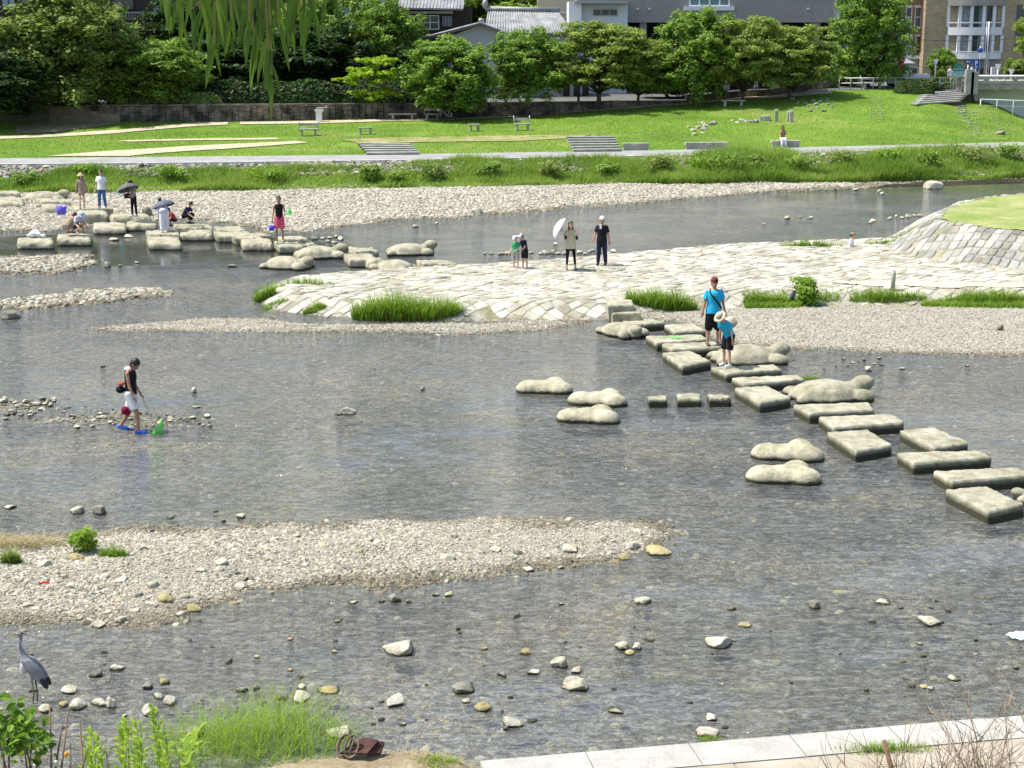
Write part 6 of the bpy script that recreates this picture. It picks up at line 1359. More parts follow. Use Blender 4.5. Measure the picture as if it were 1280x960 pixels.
def top(J, e, m, sleeve='short', length=.10, grow=.018, name='shirt', loose=1.0, voxel=.014):
    s, w = J['s'], J['slim']; mb = MB(); T = J['T']; g = grow * s
    hem = J['pelvis'] + T @ Vector((0, 0, (.02 - length) * s))
    def loft(pts):   # elliptic sections with flat ends
        vs_ = []; k = 20
        for p, rx_, ry_ in pts:
            for j in range(k): t = 2 * math.pi * j / k; vs_.append(p + T @ Vector((rx_ * math.cos(t), ry_ * math.sin(t), 0)))
        n = len(pts); fs = [(i * k + j, i * k + (j + 1) % k, (i + 1) * k + (j + 1) % k, (i + 1) * k + j) for i in range(n - 1) for j in range(k)]
        fs.append(tuple(range(k))[::-1]); fs.append(tuple(range((n - 1) * k, n * k))); mb.add(vs_, fs)
    nk = J['neck']
    loft([(hem, (.165 * s * w) * loose + g, (.118 * s * w) * loose + g), (J['waist'], .140 * s * w * (loose * .5 + .5) + g, .10 * s * w * (loose * .5 + .5) + g), (J['chest'], .160 * s * w + g, .110 * s * w + g),
          (J['chest'].lerp(nk, .42), .162 * s * w + g * .4, .098 * s * w + g), (J['chest'].lerp(nk, .72), .128 * s + g * .2, .078 * s + g * .5), (nk - T @ Vector((0, 0, .02 * s)), .062 * s, .06 * s)])
    if sleeve != 'none':
        for i in (0, 1):
            S, E, Wr = J['sh%d' % i], J['el%d' % i], J['wr%d' % i]; mb.ell(S, (.047 * s * w + g * .5,) * 3)
            if sleeve == 'short': mb.cone(S, S.lerp(E, .68), .046 * s * w + g * .6, .052 * s * w + g)
            else: seg(mb, S, E, .047 * s * w + g * .6, .044 * s * w + g * .7); mb.cone(E, E.lerp(Wr, .92), .044 * s * w + g * .7, .036 * s + g * .5)
    return fuse(mb, voxel * s, m, name, 2, e)
def bottom(J, e, m, leg=.55, grow=.02, name='shorts', wide=1.0):
    s, w = J['s'], J['slim']; mb = MB(); T = J['T']; g = grow * s
    mb.ell(J['pelvis'] + Vector((0, 0, .01 * s)), (.162 * s * w + g * .5, .115 * s * w + g * .5, .12 * s), T)
    for i in (0, 1):
        Hp, K, An = J['hp%d' % i], J['kn%d' % i], J['an%d' % i]; mb.ell(Hp, (.088 * s * w + g,) * 3)
        if leg <= 1: mb.cone(Hp, Hp.lerp(K, leg), .086 * s * w + g, (.060 * s * w + g * 1.2) * wide + .02 * s * (1 - leg))
        else: mb.cone(Hp, K, .086 * s * w + g, (.062 * s * w + g) * wide); mb.ell(K, ((.062 * s * w + g) * wide,) * 3); mb.cone(K, K.lerp(An, leg - 1), (.062 * s * w + g) * wide, (.045 * s * w + g) * wide)
    return fuse(mb, .014 * s, m, name, 2, e)
def skirt(J, e, m, length=.45, flare=.26, name='skirt'):
    s, w = J['s'], J['slim']; T = J['T']; p = J['pelvis']; mid = (J['kn0'] + J['kn1']) / 2; d = (mid - p).normalized(); mb = MB(); k = 28; vs_ = []
    rows = [(0.10, .140), (.0, .175), (-.5, .5 * (flare + .175)), (-1, flare)]
    for f, r_ in rows:
        c = p - T @ Vector((0, 0, 0)) + (T @ Vector((0, 0, .1 * s)) if f > 0 else d * (-f) * length * s)
        for j in range(k): t = 2 * math.pi * j / k; fold = 1 + .07 * math.sin(7 * t) * (-f if f < 0 else 0); vs_.append(c + Vector((r_ * s * w * math.cos(t) * fold, r_ * .78 * s * w * math.sin(t) * fold, 0)))
    fs = [(i * k + j, i * k + (j + 1) % k, (i + 1) * k + (j + 1) % k, (i + 1) * k + j) for i in range(3) for j in range(k)] + [tuple(range(k))[::-1], tuple(range(3 * k, 4 * k))]
    mb.add(vs_, fs, 0, True); return mb.build(name, m, e)
def hair(J, e, m=None, long_=0, name='hair'):
    hd, HT, s = J['hd'], J['HT'], J['s']; mb = MB(); c = J['head']
    mb.ell(c + HT @ Vector((0, .022 * s, .038 * s)), (hd * .74, hd * .84, hd * .84), HT, 0, 16, 12); mb.ell(c + HT @ Vector((0, hd * .28, -.02 * s)), (hd * .66, hd * .62, hd * .72), HT)
    if long_:
        mb.ell(c + HT @ Vector((0, hd * .42, -.06 * s - long_ * .22 * s)), (hd * .72, hd * .42, hd * .85 + long_ * .22 * s), HT)
        for sg in (-1, 1): mb.ell(c + HT @ Vector((sg * hd * .60, hd * .05, -.05 * s - long_ * .20 * s)), (hd * .24, hd * .34, hd * .6 + long_ * .20 * s), HT)
    # leave the face free
    o = fuse(mb, .012 * s, m or HAIR, name, 2, None); me = o.data; bpy.data.objects.remove(o)
    n = len(me.vertices); co = np.empty(n * 3, np.float32); me.vertices.foreach_get('co', co); co = co.reshape(-1, 3); Hi = np.array(HT.inverted()); loc = (co - np.array(c)) @ Hi.T
    face = (loc[:, 1] < -hd * .30) & (loc[:, 2] < hd * .42) & (np.abs(loc[:, 0]) < hd * .58); loc[face, 1] = np.maximum(loc[face, 1], -hd * .40); co = loc @ np.array(HT).T + np.array(c); me.vertices.foreach_set('co', co.astype(np.float32).ravel()); me.update()
    return link(name, me, e)
def cap(J, e, m, brim=True, name='cap', brimw=1.0, sunhat=False):
    hd, HT, s = J['hd'], J['HT'], J['s']; c = J['head']; mb = MB(); vs_ = []; k = 22
    rows = [(hd * .80, .045 * s), (hd * .82, .065 * s), (hd * .78, .10 * s), (hd * .60, .135 * s), (hd * .3, .152 * s), (0.001, .157 * s)]
    for r_, z in rows:
        for j in range(k): t = 2 * math.pi * j / k; vs_.append(c + HT @ Vector((r_ * math.cos(t) * .93, r_ * math.sin(t) * 1.08 + .012 * s, z)))
    fs = [(i * k + j, i * k + (j + 1) % k, (i + 1) * k + (j + 1) % k, (i + 1) * k + j) for i in range(5) for j in range(k)]; fs.append(tuple(range(k))[::-1]); mb.add(vs_, fs, 0, True)
    o = mb.build(name, m, e); mb = MB()
    if sunhat:
        vs_ = []
        for r_, z in ((hd * .80, .06 * s), (hd * .80, .05 * s), (hd * 1.35, .02 * s), (hd * 1.35, .03 * s)):
            for j in range(k): t = 2 * math.pi * j / k; vs_.append(c + HT @ Vector((r_ * math.cos(t), r_ * math.sin(t) * 1.05, z + .008 * s * math.sin(3 * t))))
        fs = [(i * k + j, i * k + (j + 1) % k, ((i + 1) % 4) * k + (j + 1) % k, ((i + 1) % 4) * k + j) for i in range(4) for j in range(k)]; mb.add(vs_, fs, 0, True); mb.build('brim', m, o)
    elif brim:
        pts = [(-.062, -hd * .70 / s), (-.055, -hd * 1.15 / s), (-.03, -hd * 1.42 / s), (.03, -hd * 1.42 / s), (.055, -hd * 1.15 / s), (.062, -hd * .70 / s)]
        mb.prism([c + HT @ Vector((a * s, b * s, .05 * s - .02 * s * (abs(a) > .05))) for a, b in pts], HT @ Vector((0, 0, .009 * s))); mb.build('brim', m, o)
    return o
def shoes(J, e, m, name='shoe', big=1.0):
    s = J['s']
    for i in (0, 1):
        mb = MB(); A, Tt = J['an%d' % i], J['toe%d' % i]; d = Tt - A; d.z = 0; d.normalize(); a0 = A - d * .035 * s
        mb.ell(Vector((a0.x, a0.y, A.z - .015 * s)), (.046 * s * big, .046 * s * big, .045 * s)); seg(mb, Vector((a0.x, a0.y, A.z - .03 * s)), Tt + Vector((0, 0, .003)), .044 * s * big, .036 * s * big); fuse(mb, .011 * s, m, name, 1, e)
def person(px, py, z, lab, hpx, yaw=0, skin='light', grp=None, h=None, **kw):
    p = P(px, py, z); hh = h if h is not None else hpx / scale_at(p) * 1.0; J = skeleton(hh, **kw)
    e = empty('person', p, math.radians(yaw), lab, 'person', grp); body(J, e, SK[skin]); J['e'] = e; J['p'] = p; J['yaw'] = math.radians(yaw); return J
def wp(J, k): return J['p'] + Matrix.Rotation(J['yaw'], 3, 'Z') @ (J[k] if isinstance(k, str) else k)
C_ = dict(black=cloth("black_cloth", (.014, .014, .017)), white=cloth("white_cloth", (.72, .73, .76), .05), navy=cloth("navy_cloth", (.018, .022, .045)), cyan=cloth("cyan_cloth", (.03, .42, .66), .08), beige=cloth("beige_cloth", (.50, .45, .33)),
          green=cloth("green_cloth", (.02, .28, .12)), pink=cloth("pink_cloth", (.75, .12, .20)), jeans=cloth("blue_jeans", (.06, .14, .32)), brown=cloth("brown_cloth", (.22, .13, .08)), maroon=cloth("maroon_cloth", (.20, .01, .04)), grey=cloth("grey_cloth", (.28, .27, .26)),
          red=cloth("red_cloth", (.50, .06, .04)), lilac=cloth("pale_lilac_cloth", (.58, .58, .74)), straw=cloth("straw_hat", (.55, .42, .25)), rust=cloth("brown_cap_cloth", (.14, .045, .03)), pattern=cloth("patterned_taupe_cloth", (.38, .29, .22), .4), khaki=cloth("khaki_cloth", (.30, .24, .15), .3))
def netmat(name, c):
    m, nt, N, L, b = newmat(name); b.inputs['Base Color'].default_value = (*c, 1); t = N.new('ShaderNodeBsdfTransparent'); ms = N.new('ShaderNodeMixShader'); ms.inputs[0].default_value = .42; L.new(b.outputs[0], ms.inputs[1]); L.new(t.outputs[0], ms.inputs[2]); L.new(ms.outputs[0], N['Material Output'].inputs[0]); return m
BLUEP = plain("blue_plastic", (.01, .13, .75), .4); CROC = plain("bright_blue_rubber", (.01, .17, .80), .5); GREENP = netmat("bright_green_net", (.12, .75, .10)); CYANP = netmat("blue_green_net", (.10, .50, .65)); VIOLP = plain("violet_plastic", (.12, .10, .60), .4)

# wader
J = person(166, 541, -.03, 'person in black sleeveless top and white shorts wading in blue shoes', 99, 82, 'tan', lean=2, head=(48, 0), arms=((12, 6, 12), (6, 4, 22)), legs=((22, 2, 20), (-12, 2, 22)), slim=.95)
top(J, J['e'], C_['black'], 'none', .06); bottom(J, J['e'], C_['white'], .82, .03, 'shorts', 1.15); hair(J, J['e']); shoes(J, J['e'], CROC, big=.98)
mb = MB(); mb.ell(J['neck'] + Vector((0, .03, -.02)), (.10, .09, .05)); mb.build('hood', C_['white'], J['e'])
w_ = wp(J, 'pelvis'); mb = MB(); mb.ell((0, 0, 0), (.10, .08, .08)); mb.tube([(0, 0, .05), (.1, 0, .14)], .012, 5); tag(mb.build('waist_bag', C_['black'], None, w_ + Vector((-.20, -.06, .07))), 'small black bag hanging at the hip of the wading person', 'bag')
mb = MB(); mb.ell((0, 0, 0), (.085, .08, .09)); mb.ell((.04, 0, -.06), (.07, .07, .05)); tag(mb.build('maroon_pouch', C_['maroon'], None, w_ + Vector((-.10, -.16, -.36))), 'maroon cap shaped pouch hanging by the knee of the wading person', 'pouch')
mb = MB(); mb.ell((0, 0, 0), (.07, .06, .04)); tag(mb.build('red_cloth', C_['red'], None, w_ + Vector((-.17, -.10, .20))), 'scrap of red cloth tucked in the waist of the wading person', 'cloth')
def net(p, r, hgt, mat, hands, lab, tilt=0, name='landing_net'):
    e = empty(name, p, 0, lab, 'net'); mb = MB(); k = 14; n_ = 6; vs_ = []
    for i in range(n_ + 1):
        f = i / n_
        for j in range(k): t = 2 * math.pi * j / k; q = Vector((r * (1 - f * .85) * math.cos(t) + tilt * f * hgt, r * .5 * (1 - f * .8) * math.sin(t), hgt * f)); vs_.append(q)
    fs = [(i * k + j, i * k + (j + 1) % k, (i + 1) * k + (j + 1) % k, (i + 1) * k + j) for i in range(n_) for j in range(k)]; mb.add(vs_, fs, 0, True)
    o = mb.build('mesh_bag', mat, e); mb = MB(); mb.tube([Vector((r * math.cos(t), r * .5 * math.sin(t), 0)) for t in np.linspace(0, 2 * math.pi, 19)], .012, 5, cap=False); mb.build('hoop', mat, e)
    if hands is not None: mb = MB(); mb.tube([(0, 0, 0), hands - Vector(p)], .012, 6); mb.build('handle', mat, e)
    return e
net(P(196, 541, .01), .12, .29, GREENP, None, 'bright green landing net dipped in the water beside the wading person', .45)
mb = MB(); a = P(196, 541, .04); b = wp(J, 'hd1'); mb.tube([a, a.lerp(b, .5), b], .008, 5); tag(mb.build('net_pole', M['metal']), 'thin pole from the green landing net to the wading hand', 'pole')

# man with cap on the slab
Z1 = ZT + .01
J = person(891, 431.5, Z1, 'man in bright blue shirt and brown cap with a dark strap across his chest', 84, 6, 'tan', arms=((2, 13, 6), (2, 12, 6)), legs=((0, 4, 0), (0, 4, 0)), shoulders=1.08, slim=1.05)
top(J, J['e'], C_['cyan'], 'short', .12, .026, loose=1.08); bottom(J, J['e'], C_['black'], 1.12, .028, 'shorts', 1.2); hair(J, J['e']); cap(J, J['e'], C_['rust']); shoes(J, J['e'], plain("dark_shoe", (.09, .07, .06), .8))
s = J['s']; mb = MB(); T_ = [(-.13, -.10, 1.36), (-.05, -.155, 1.25), (.06, -.165, 1.12), (.17, -.10, .98), (.185, .02, .93)]; mb.tube([Vector(q) * s for q in T_], .022, 6); mb.tube([Vector(q) * s for q in ((-.13, -.10, 1.36), (-.10, .02, 1.44), (.05, .14, 1.25), (.19, .05, .95))], .02, 6); tag(mb.build('shoulder_strap', C_['black'], J['e']))
# child bending
J = person(910, 458, Z1, 'person in bright blue shirt and beige hat leaning forward beside the man', 84, -48, 'light', h=1.50, lean=32, head=(15, -10), arms=((12, 10, 10), (16, 10, 10)), legs=((8, 4, 14), (14, 4, 12)), slim=.95, kid=.3)
top(J, J['e'], C_['cyan'], 'short', .10, .026, loose=1.05); bottom(J, J['e'], C_['black'], .95, .028, 'shorts', 1.15); hair(J, J['e']); cap(J, J['e'], C_['beige'], sunhat=True, name='hat'); shoes(J, J['e'], C_['white'])
q = wp(J, J['waist'] + J['T'] @ Vector((0, .17, .10))); mb = MB(); mb.ell((0, 0, 0), (.19, .15, .13)); mb.ell((.02, 0, .05), (.12, .13, .12)); mb.tube([(-.1, .1, .03), (-.25, .12, .02), (-.3, .05, .0)], .015, 5); tag(fuse(mb, .015, C_['beige'], 'back_bag', 3, None, q), 'round beige bag carried on the back of the leaning person', 'bag')
# man in black
J = person(752, 331.5, .45, 'man in black shirt and navy trousers with a white cap standing on the paving edge', 60, -14, 'tan', arms=((10, 16, 22), (-4, 12, 14)), legs=((2, 3, 0), (0, 4, 0)), slim=1.02)
top(J, J['e'], C_['black'], 'short', .09, .024); bottom(J, J['e'], C_['navy'], 1.95, .016, 'trousers', 1.05); hair(J, J['e']); cap(J, J['e'], C_['white']); shoes(J, J['e'], C_['black']); mb = MB(); mb.box((-.02, -.155, 1.34), (.035, .01, .07)); mb.build('towel', C_['white'], J['e'])
# woman with white umbrella
J = person(713, 337.5, .45, 'woman in cream tunic with long dark hair under a white parasol', 60, 4, 'light', arms=((38, 12, 88), (30, 10, 100)), legs=((4, 4, 2), (0, 7, 2)), slim=.86)
top(J, J['e'], C_['beige'], 'short', .18, .03, 'tunic', 1.25); skirt(J, J['e'], C_['black'], .22, .21); bottom(J, J['e'], C_['black'], 1.72, .006, 'leggings', .9); hair(J, J['e'], HAIRB, .8); shoes(J, J['e'], plain("grey_shoe", (.15, .14, .13), .7))
s = J['s']; mb = MB()
for i in (0, 1): mb.cone(J['el%d' % i], J['el%d' % i].lerp(J['wr%d' % i], .98), .047 * s, .034 * s)
mb.build('arm_covers', C_['black'], J['e'])
def umbrella(c, axis, r, mat, grip, lab, depth=.35, name='parasol'):
    """c = tip, axis = direction from the canopy towards the handle"""
    ax = Vector(axis).normalized(); e = empty(name, c, 0, lab, 'umbrella'); q = ax.to_track_quat('Z', 'Y').to_matrix(); vs_ = []; k = 32; n_ = 7
    for side, off in ((0, 0), (1, .008)):
        for i in range(n_ + 1):
            th = i / n_ * 1.25
            for j in range(k):
                t = 2 * math.pi * j / k; sc_ = 1 - .07 * (i / n_) * abs(math.sin(4 * t)); rr_ = r * math.sin(th) / math.sin(1.25) * sc_; zz_ = depth * (1 - math.cos(th)) / (1 - math.cos(1.25)) * (1 + (1 - sc_) * .3) + off; vs_.append(q @ Vector((rr_ * math.cos(t), rr_ * math.sin(t), zz_)))
    fs = []
    for b in (0, (n_ + 1) * k):
        for i in range(n_):
            for j in range(k): fs.append((b + i * k + j, b + i * k + (j + 1) % k, b + (i + 1) * k + (j + 1) % k, b + (i + 1) * k + j))
    mb = MB(); mb.add(vs_, fs, 0, False); mb.build('canopy', mat, e); mb = MB(); g = Vector(grip) - Vector(c); mb.tube([-ax * .06, Vector((0, 0, 0)), g], [.006, .008, .008], 6); mb.build('shaft', M['metal'], e)
    mb = MB()
    for j in range(8): t = math.pi / 8 * (2 * j); mb.tube([ax * .30 * 1.0, q @ Vector((r * .62 * math.cos(t), r * .62 * math.sin(t), depth * .42))], .004, 4)
    mb.build('ribs', M['metal'], e); return e
g = wp(J, 'hd0'); tip = R(693.5, 283, J['p'].y - .05); umbrella(tip, (.86, -.10, -.42), .40, C_['white'], g, 'white parasol leaning over the shoulder of the woman in the cream tunic', .20)
# two children
J = person(645, 338, .40, 'child in a green shirt and grey shorts with a white cap standing on the paving', 45, -35, 'light', arms=((14, 8, 30), (24, 6, 50)), legs=((2, 3, 2), (0, 3, 0)), kid=.9, slim=.9, head=(20, 0)); top(J, J['e'], C_['green'], 'short', .08); bottom(J, J['e'], C_['grey'], .8, .024); hair(J, J['e']); cap(J, J['e'], C_['white']); shoes(J, J['e'], C_['khaki'])
J = person(656, 337, .40, 'child in a dark shirt bending its white capped head, close to the child in green', 45, -55, 'light', h=1.3, lean=10, head=(40, 0), arms=((34, 6, 46), (26, 6, 46)), legs=((4, 3, 6), (0, 4, 4)), kid=.9, slim=.95); top(J, J['e'], C_['navy'], 'short', .10, .024); bottom(J, J['e'], C_['black'], .85, .026); hair(J, J['e']); cap(J, J['e'], C_['white']); shoes(J, J['e'], C_['white'])
# boy in pink shorts
J = person(350, 303.5, .33, 'boy in black tank top and pink shorts stepping on a far stone', 58, 8, 'tan', arms=((4, 10, 8), (26, 12, 58)), legs=((8, 2, 4), (-6, 2, 6)), slim=.85); top(J, J['e'], C_['black'], 'none', .05, .012); bottom(J, J['e'], C_['pink'], .85, .028, 'shorts', 1.2); hair(J, J['e']); shoes(J, J['e'], C_['beige'])
def bucket(p, r, h, mat, lab, name='bucket'):
    e = empty(name, p, 0, lab, 'bucket'); mb = MB(); k = 20; vs_ = []
    for r_, z in ((r * .78, 0), (r, h), (r * .93, h), (r * .72, .01)):
        for j in range(k): t = 2 * math.pi * j / k; vs_.append((r_ * math.cos(t), r_ * math.sin(t), z))
    mb.add(vs_, [(i * k + j, i * k + (j + 1) % k, (i + 1) * k + (j + 1) % k, (i + 1) * k + j) for i in range(3) for j in range(k)] + [tuple(range(k))[::-1], tuple(range(3 * k, 4 * k))], 0, True); mb.build('pail', mat, e)
    mb = MB(); mb.tube([(r * math.cos(t), 0, h + r * math.sin(t)) for t in np.linspace(0, math.pi, 9)], .006, 4); mb.build('handle', M['white_metal'], e); return e
q = wp(J, 'hd0'); bucket(q - Vector((.02, 0, .33)), .13, .2, VIOLP, 'blue bucket hanging from the hand of the boy in pink shorts'); q = wp(J, 'hd1'); net(q + Vector((.14, -.02, .02)), .13, .22, GREENP, q, 'green net held out by the boy in pink shorts', .2)
# strolling pair
J = person(103, 261, .51, 'girl in straw hat, taupe top and short skirt strolling across the far stones', 40, 20, 'light', h=1.58, arms=((-6, 10, 6), (2, 14, 6)), legs=((12, 2, 2), (-12, 2, 8)), slim=.82, head=(0, 10)); top(J, J['e'], C_['pattern'], 'long', .05, .022, 'blouse'); skirt(J, J['e'], C_['pattern'], .25, .20); hair(J, J['e'], HAIRB, .35); cap(J, J['e'], C_['straw'], sunhat=True, name='hat'); shoes(J, J['e'], C_['brown'])
J = person(128, 261, .51, 'boy in white shirt and blue jeans strolling beside the girl in the straw hat', 43, -12, 'light', h=1.72, arms=((4, 10, 10), (-4, 12, 6)), legs=((2, 3, 2), (-4, 3, 4)), slim=.9); top(J, J['e'], C_['white'], 'short', .10, .028, loose=1.1); bottom(J, J['e'], C_['jeans'], 1.92, .016, 'jeans', 1.05); hair(J, J['e']); shoes(J, J['e'], C_['white'])
q = wp(J, 'hd1'); net(q + Vector((.55, 0, -.08)), .17, .3, CYANP, q, 'light blue net carried by the boy in blue jeans', .1)
# lady with dark parasol
J = person(168, 271.5, .51, 'slim woman in grey top and black trousers looking down under a dark parasol', 44, -40, 'light', h=1.62, lean=4, head=(38, 0), arms=((16, 8, 60), (20, 6, 50)), legs=((2, 3, 2), (-2, 3, 2)), slim=.82); top(J, J['e'], C_['grey'], 'short', .08, .022); bottom(J, J['e'], C_['black'], 1.85, .012, 'trousers'); hair(J, J['e'], None, .2); shoes(J, J['e'], C_['white'])
UM = plain("dark_umbrella_cloth", (.10, .10, .11), .7); UN = plain("navy_umbrella_cloth", (.09, .095, .13), .7)
g = wp(J, 'hd0'); umbrella(R(158, 229.5, J['p'].y), (.30, -.25, -.92), .47, UM, g, 'dark grey parasol over the slim woman in black trousers', .26)
q = wp(J, 'pelvis'); mb = MB(); mb.box((0, 0, 0), (.13, .05, .10)); mb.tube([(-.1, 0, .1), (0, 0, .5), (.1, 0, .1)], .01, 5); tag(mb.build('handbag', C_['black'], None, q + Vector((-.25, 0, .02))), 'black shoulder bag at the hip of the woman with the dark parasol', 'bag')
# bending person and crouching child
J = person(206, 290, .32, 'person in pale lilac clothes bending forward on a stone under a navy umbrella', 60, -150, 'light', h=1.55, lean=52, head=(-10, 0), arms=((20, 6, 20), (20, 6, 20)), legs=((6, 4, 6), (-4, 4, 6)), slim=1.05); top(J, J['e'], C_['lilac'], 'long', .10, .03, 'blouse', 1.1); bottom(J, J['e'], C_['white'], 1.9, .026, 'trousers', 1.3); hair(J, J['e']); shoes(J, J['e'], C_['white'])
g = wp(J, 'neck'); umbrella(R(203, 250.5, J['p'].y + .4), (.25, -.15, -.9), .46, UN, g + Vector((0, -.1, .0)), 'navy umbrella shading the bending person in lilac', .24)
J = person(219, 283, .32, 'child in a red shirt crouching close to the bending person in lilac', 30, -60, 'light', h=1.25, lean=30, head=(15, 0), arms=((50, 6, 40), (50, 6, 40)), legs=((105, 10, 128), (100, 10, 128)), kid=.8); top(J, J['e'], C_['red'], 'short', .05); bottom(J, J['e'], C_['navy'], .9, .02); hair(J, J['e']); shoes(J, J['e'], C_['black'])
J = person(231, 280, .4, 'person in a dark top crouching behind the child in red', 30, 70, 'light', h=1.5, lean=32, head=(10, 0), arms=((50, 6, 40), (50, 6, 40)), legs=((105, 10, 128), (100, 10, 128))); top(J, J['e'], C_['navy'], 'short', .05); bottom(J, J['e'], C_['black'], 1.7, .02, 'trousers'); hair(J, J['e']); shoes(J, J['e'], C_['black'])
# crouching couple on boulder
J = person(83, 293, .40, 'person in a khaki brown shirt crouching low on the oval boulder slab', 30, 150, 'light', h=1.6, lean=48, head=(10, 0), arms=((60, 10, 20), (60, 10, 20)), legs=((112, 14, 135), (112, 14, 135)), slim=1.1); top(J, J['e'], C_['khaki'], 'short', .06, .03); bottom(J, J['e'], C_['grey'], .9, .02); hair(J, J['e'], HAIRB); shoes(J, J['e'], C_['brown'])
J = person(97, 292, .40, 'person in pale lilac shirt and white hat crouching beside the khaki shirted one', 30, 40, 'light', h=1.6, lean=38, head=(16, 0), arms=((50, 10, 50), (50, 10, 50)), legs=((108, 12, 132), (108, 12, 132)), slim=1.1); top(J, J['e'], C_['lilac'], 'short', .06, .03); bottom(J, J['e'], C_['navy'], .9, .02); hair(J, J['e']); cap(J, J['e'], C_['white'], sunhat=True, name='hat'); shoes(J, J['e'], C_['grey'])
q = P(77, 268, .42); bucket(q, .24, .36, VIOLP, 'violet blue bucket standing on the beach behind the crouching couple')
# white heap on the boulder
c = P(44, 296.5, .36); mb = MB()
for dx, dy, r_ in ((-.1, .0, .16), (.12, .05, .14), (0, .1, .2), (.35, -.03, .1), (.27, .03, .08), (-.28, .04, .08)): mb.ell((dx, dy, r_ * .7), (r_, r_ * .8, r_ * .8))
o = fuse(mb, .03, C_['white'], 'cloth_heap', 2, None, c, noise_amp=.03, nf=14); tag(o, 'crumpled heap of white things left on an oval boulder slab', 'bag')
# bathing child behind the paving
J = person(1064, 312, -.55, 'child in brown cap, only head and shoulders showing behind the paving edge', 30, 60, 'light', h=1.25, kid=.7, arms=((10, 8, 20), (10, 8, 20)), head=(15, 0)); top(J, J['e'], C_['white'], 'short', .08); bottom(J, J['e'], C_['navy'], .8, .02); hair(J, J['e']); cap(J, J['e'], C_['khaki'])
e_ = J['e']; e_.location = R(1064, 306, 59.2); e_.location.z = -.25
# seated person on stone bench
c = sb.location; J = skeleton(1.6, lean=4, head=(5, 10), arms=((28, 6, 50), (28, 6, 50)), legs=((84, 6, 84), (84, 6, 86)), slim=.95)
e = empty('person', (R(978, 184, c.y - .2).x, c.y - .12, c.z), math.radians(4), 'seated person in brown top and white trousers on a stone seat by the path', 'person'); body(J, e, SK['tan']); e.location.z = c.z + .48 - (J['pelvis'].z - .10 * J['s']); top(J, e, C_['brown'], 'none', .04); bottom(J, e, C_['white'], 1.85, .025, 'trousers', 1.2); hair(J, e, HAIRB, .3); shoes(J, e, C_['white'])
# small far figure near the bridge sign
for px, y, m_, lab in ((1187, 129, 'lilac', 'far pedestrian in pale clothes walking on the street by the park sign'),):
    x_ = R(px, 100, y).x; J = skeleton(1.6, legs=((12, 3, 4), (-10, 3, 6))); e = empty('person', (x_, y, 3.9), .3, lab, 'person'); body(J, e, SK['light']); top(J, e, C_[m_], 'short'); bottom(J, e, C_['grey'], 1.9, .02, 'trousers'); hair(J, e); shoes(J, e, C_['black'])

# ------------------------------------------------------------------ heron and crow
M['heron'] = surf("heron_grey_feathers", (.17, .185, .21), (.33, .35, .38), 9, .8, .5, 40, .006); M['heron_white'] = plain("heron_white_feathers", (.62, .62, .62), .8); M['heron_dark'] = plain("heron_black_feathers", (.02, .022, .03), .7); M['beak'] = plain("heron_beak", (.30, .22, .10), .5); M['hleg'] = plain("heron_leg", (.14, .13, .10), .7)
c = P(44, 883, -.06); e = empty('heron', c, 0, 'grey heron with raised neck standing in the shallows among the rocks', 'heron'); e.scale = (1.04,) * 3
mb = MB(); rt = ry(math.radians(-52))
mb.ell((.02, 0, .47), (.19, .07, .082), ry(math.radians(54))); mb.ell((-.05, 0, .57), (.11, .062, .08), ry(math.radians(45)))
mb.tube([(-.06, 0, .60), (-.10, 0, .68), (-.135, 0, .76), (-.135, 0, .83), (-.115, 0, .885), (-.12, 0, .93)], [.055, .036, .026, .022, .021, .026], 10); mb.ell((-.135, 0, .945), (.048, .024, .024)); 
for sg in (-1, 1): mb.tube([(.0, sg * .035, .44), (.0 + .01 * sg, sg * .035, .33)], [.03, .012], 8)
fuse(mb, .008, M['heron'], 'body', 3, e)
mb = MB(); mb.cone((-.175, 0, .942), (-.285, 0, .925), .013, .002, 8); mb.build('beak', M['beak'], e)
for sg in (-1, 1):
    mb = MB(); mb.ell((.05, sg * .055, .475), (.205, .024, .072), ry(math.radians(57))); o = fuse(mb, .008, M['heron'], 'wing', 2, e); mb = MB(); mb.ell((.145, sg * .06, .335), (.09, .022, .04), ry(math.radians(62))); mb.build('wing_tip', M['heron_dark'], o)
    mb = MB(); mb.tube([(.01 * sg, sg * .035, .36), (.015 + .01 * sg, sg * .037, .19), (.0 + .02 * sg, sg * .037, .0)], [.011, .009, .008], 7)
    for a in (-.5, 0, .5, math.pi): mb.tube([(.02 * sg, sg * .037, .0), (.02 * sg - .07 * math.cos(a), sg * .037 + .07 * math.sin(a), -.01)], [.006, .003], 5)
    mb.build('leg', M['hleg'], e)
mb = MB(); mb.tube([(-.105, 0, .60), (-.135, 0, .68), (-.160, 0, .76), (-.158, 0, .83)], [.03, .018, .012, .010], 8); mb.ell((-.10, 0, .53), (.05, .05, .10)); mb.build('white_front', M['heron_white'], e)
mb = MB(); mb.tube([(-.14, 0, .965), (-.09, 0, .958), (-.04, 0, .93)], [.010, .008, .002], 6); mb.build('crest', M['heron_dark'], e)
c = onH(990, 379); e = empty('crow', c, 0, 'dark bird standing upright in the grass beside the round leafy bush', 'bird'); mb = MB(); mb.ell((0, 0, .19), (.08, .07, .15), ry(.35)); mb.ell((.05, 0, .35), (.05, .045, .05)); mb.tube([(-.03, 0, .1), (-.10, 0, -.02)], [.04, .03], 8); mb.cone((.08, 0, .35), (.14, 0, .34), .016, .003, 6); fuse(mb, .012, cloth("slate_feathers", (.05, .07, .11)), 'body', 2, e)
mb = MB(); [mb.tube([(0, sg * .03, .08), (0, sg * .03, 0)], .008, 5) for sg in (-1, 1)]; mb.build('leg', M['hleg'], e)

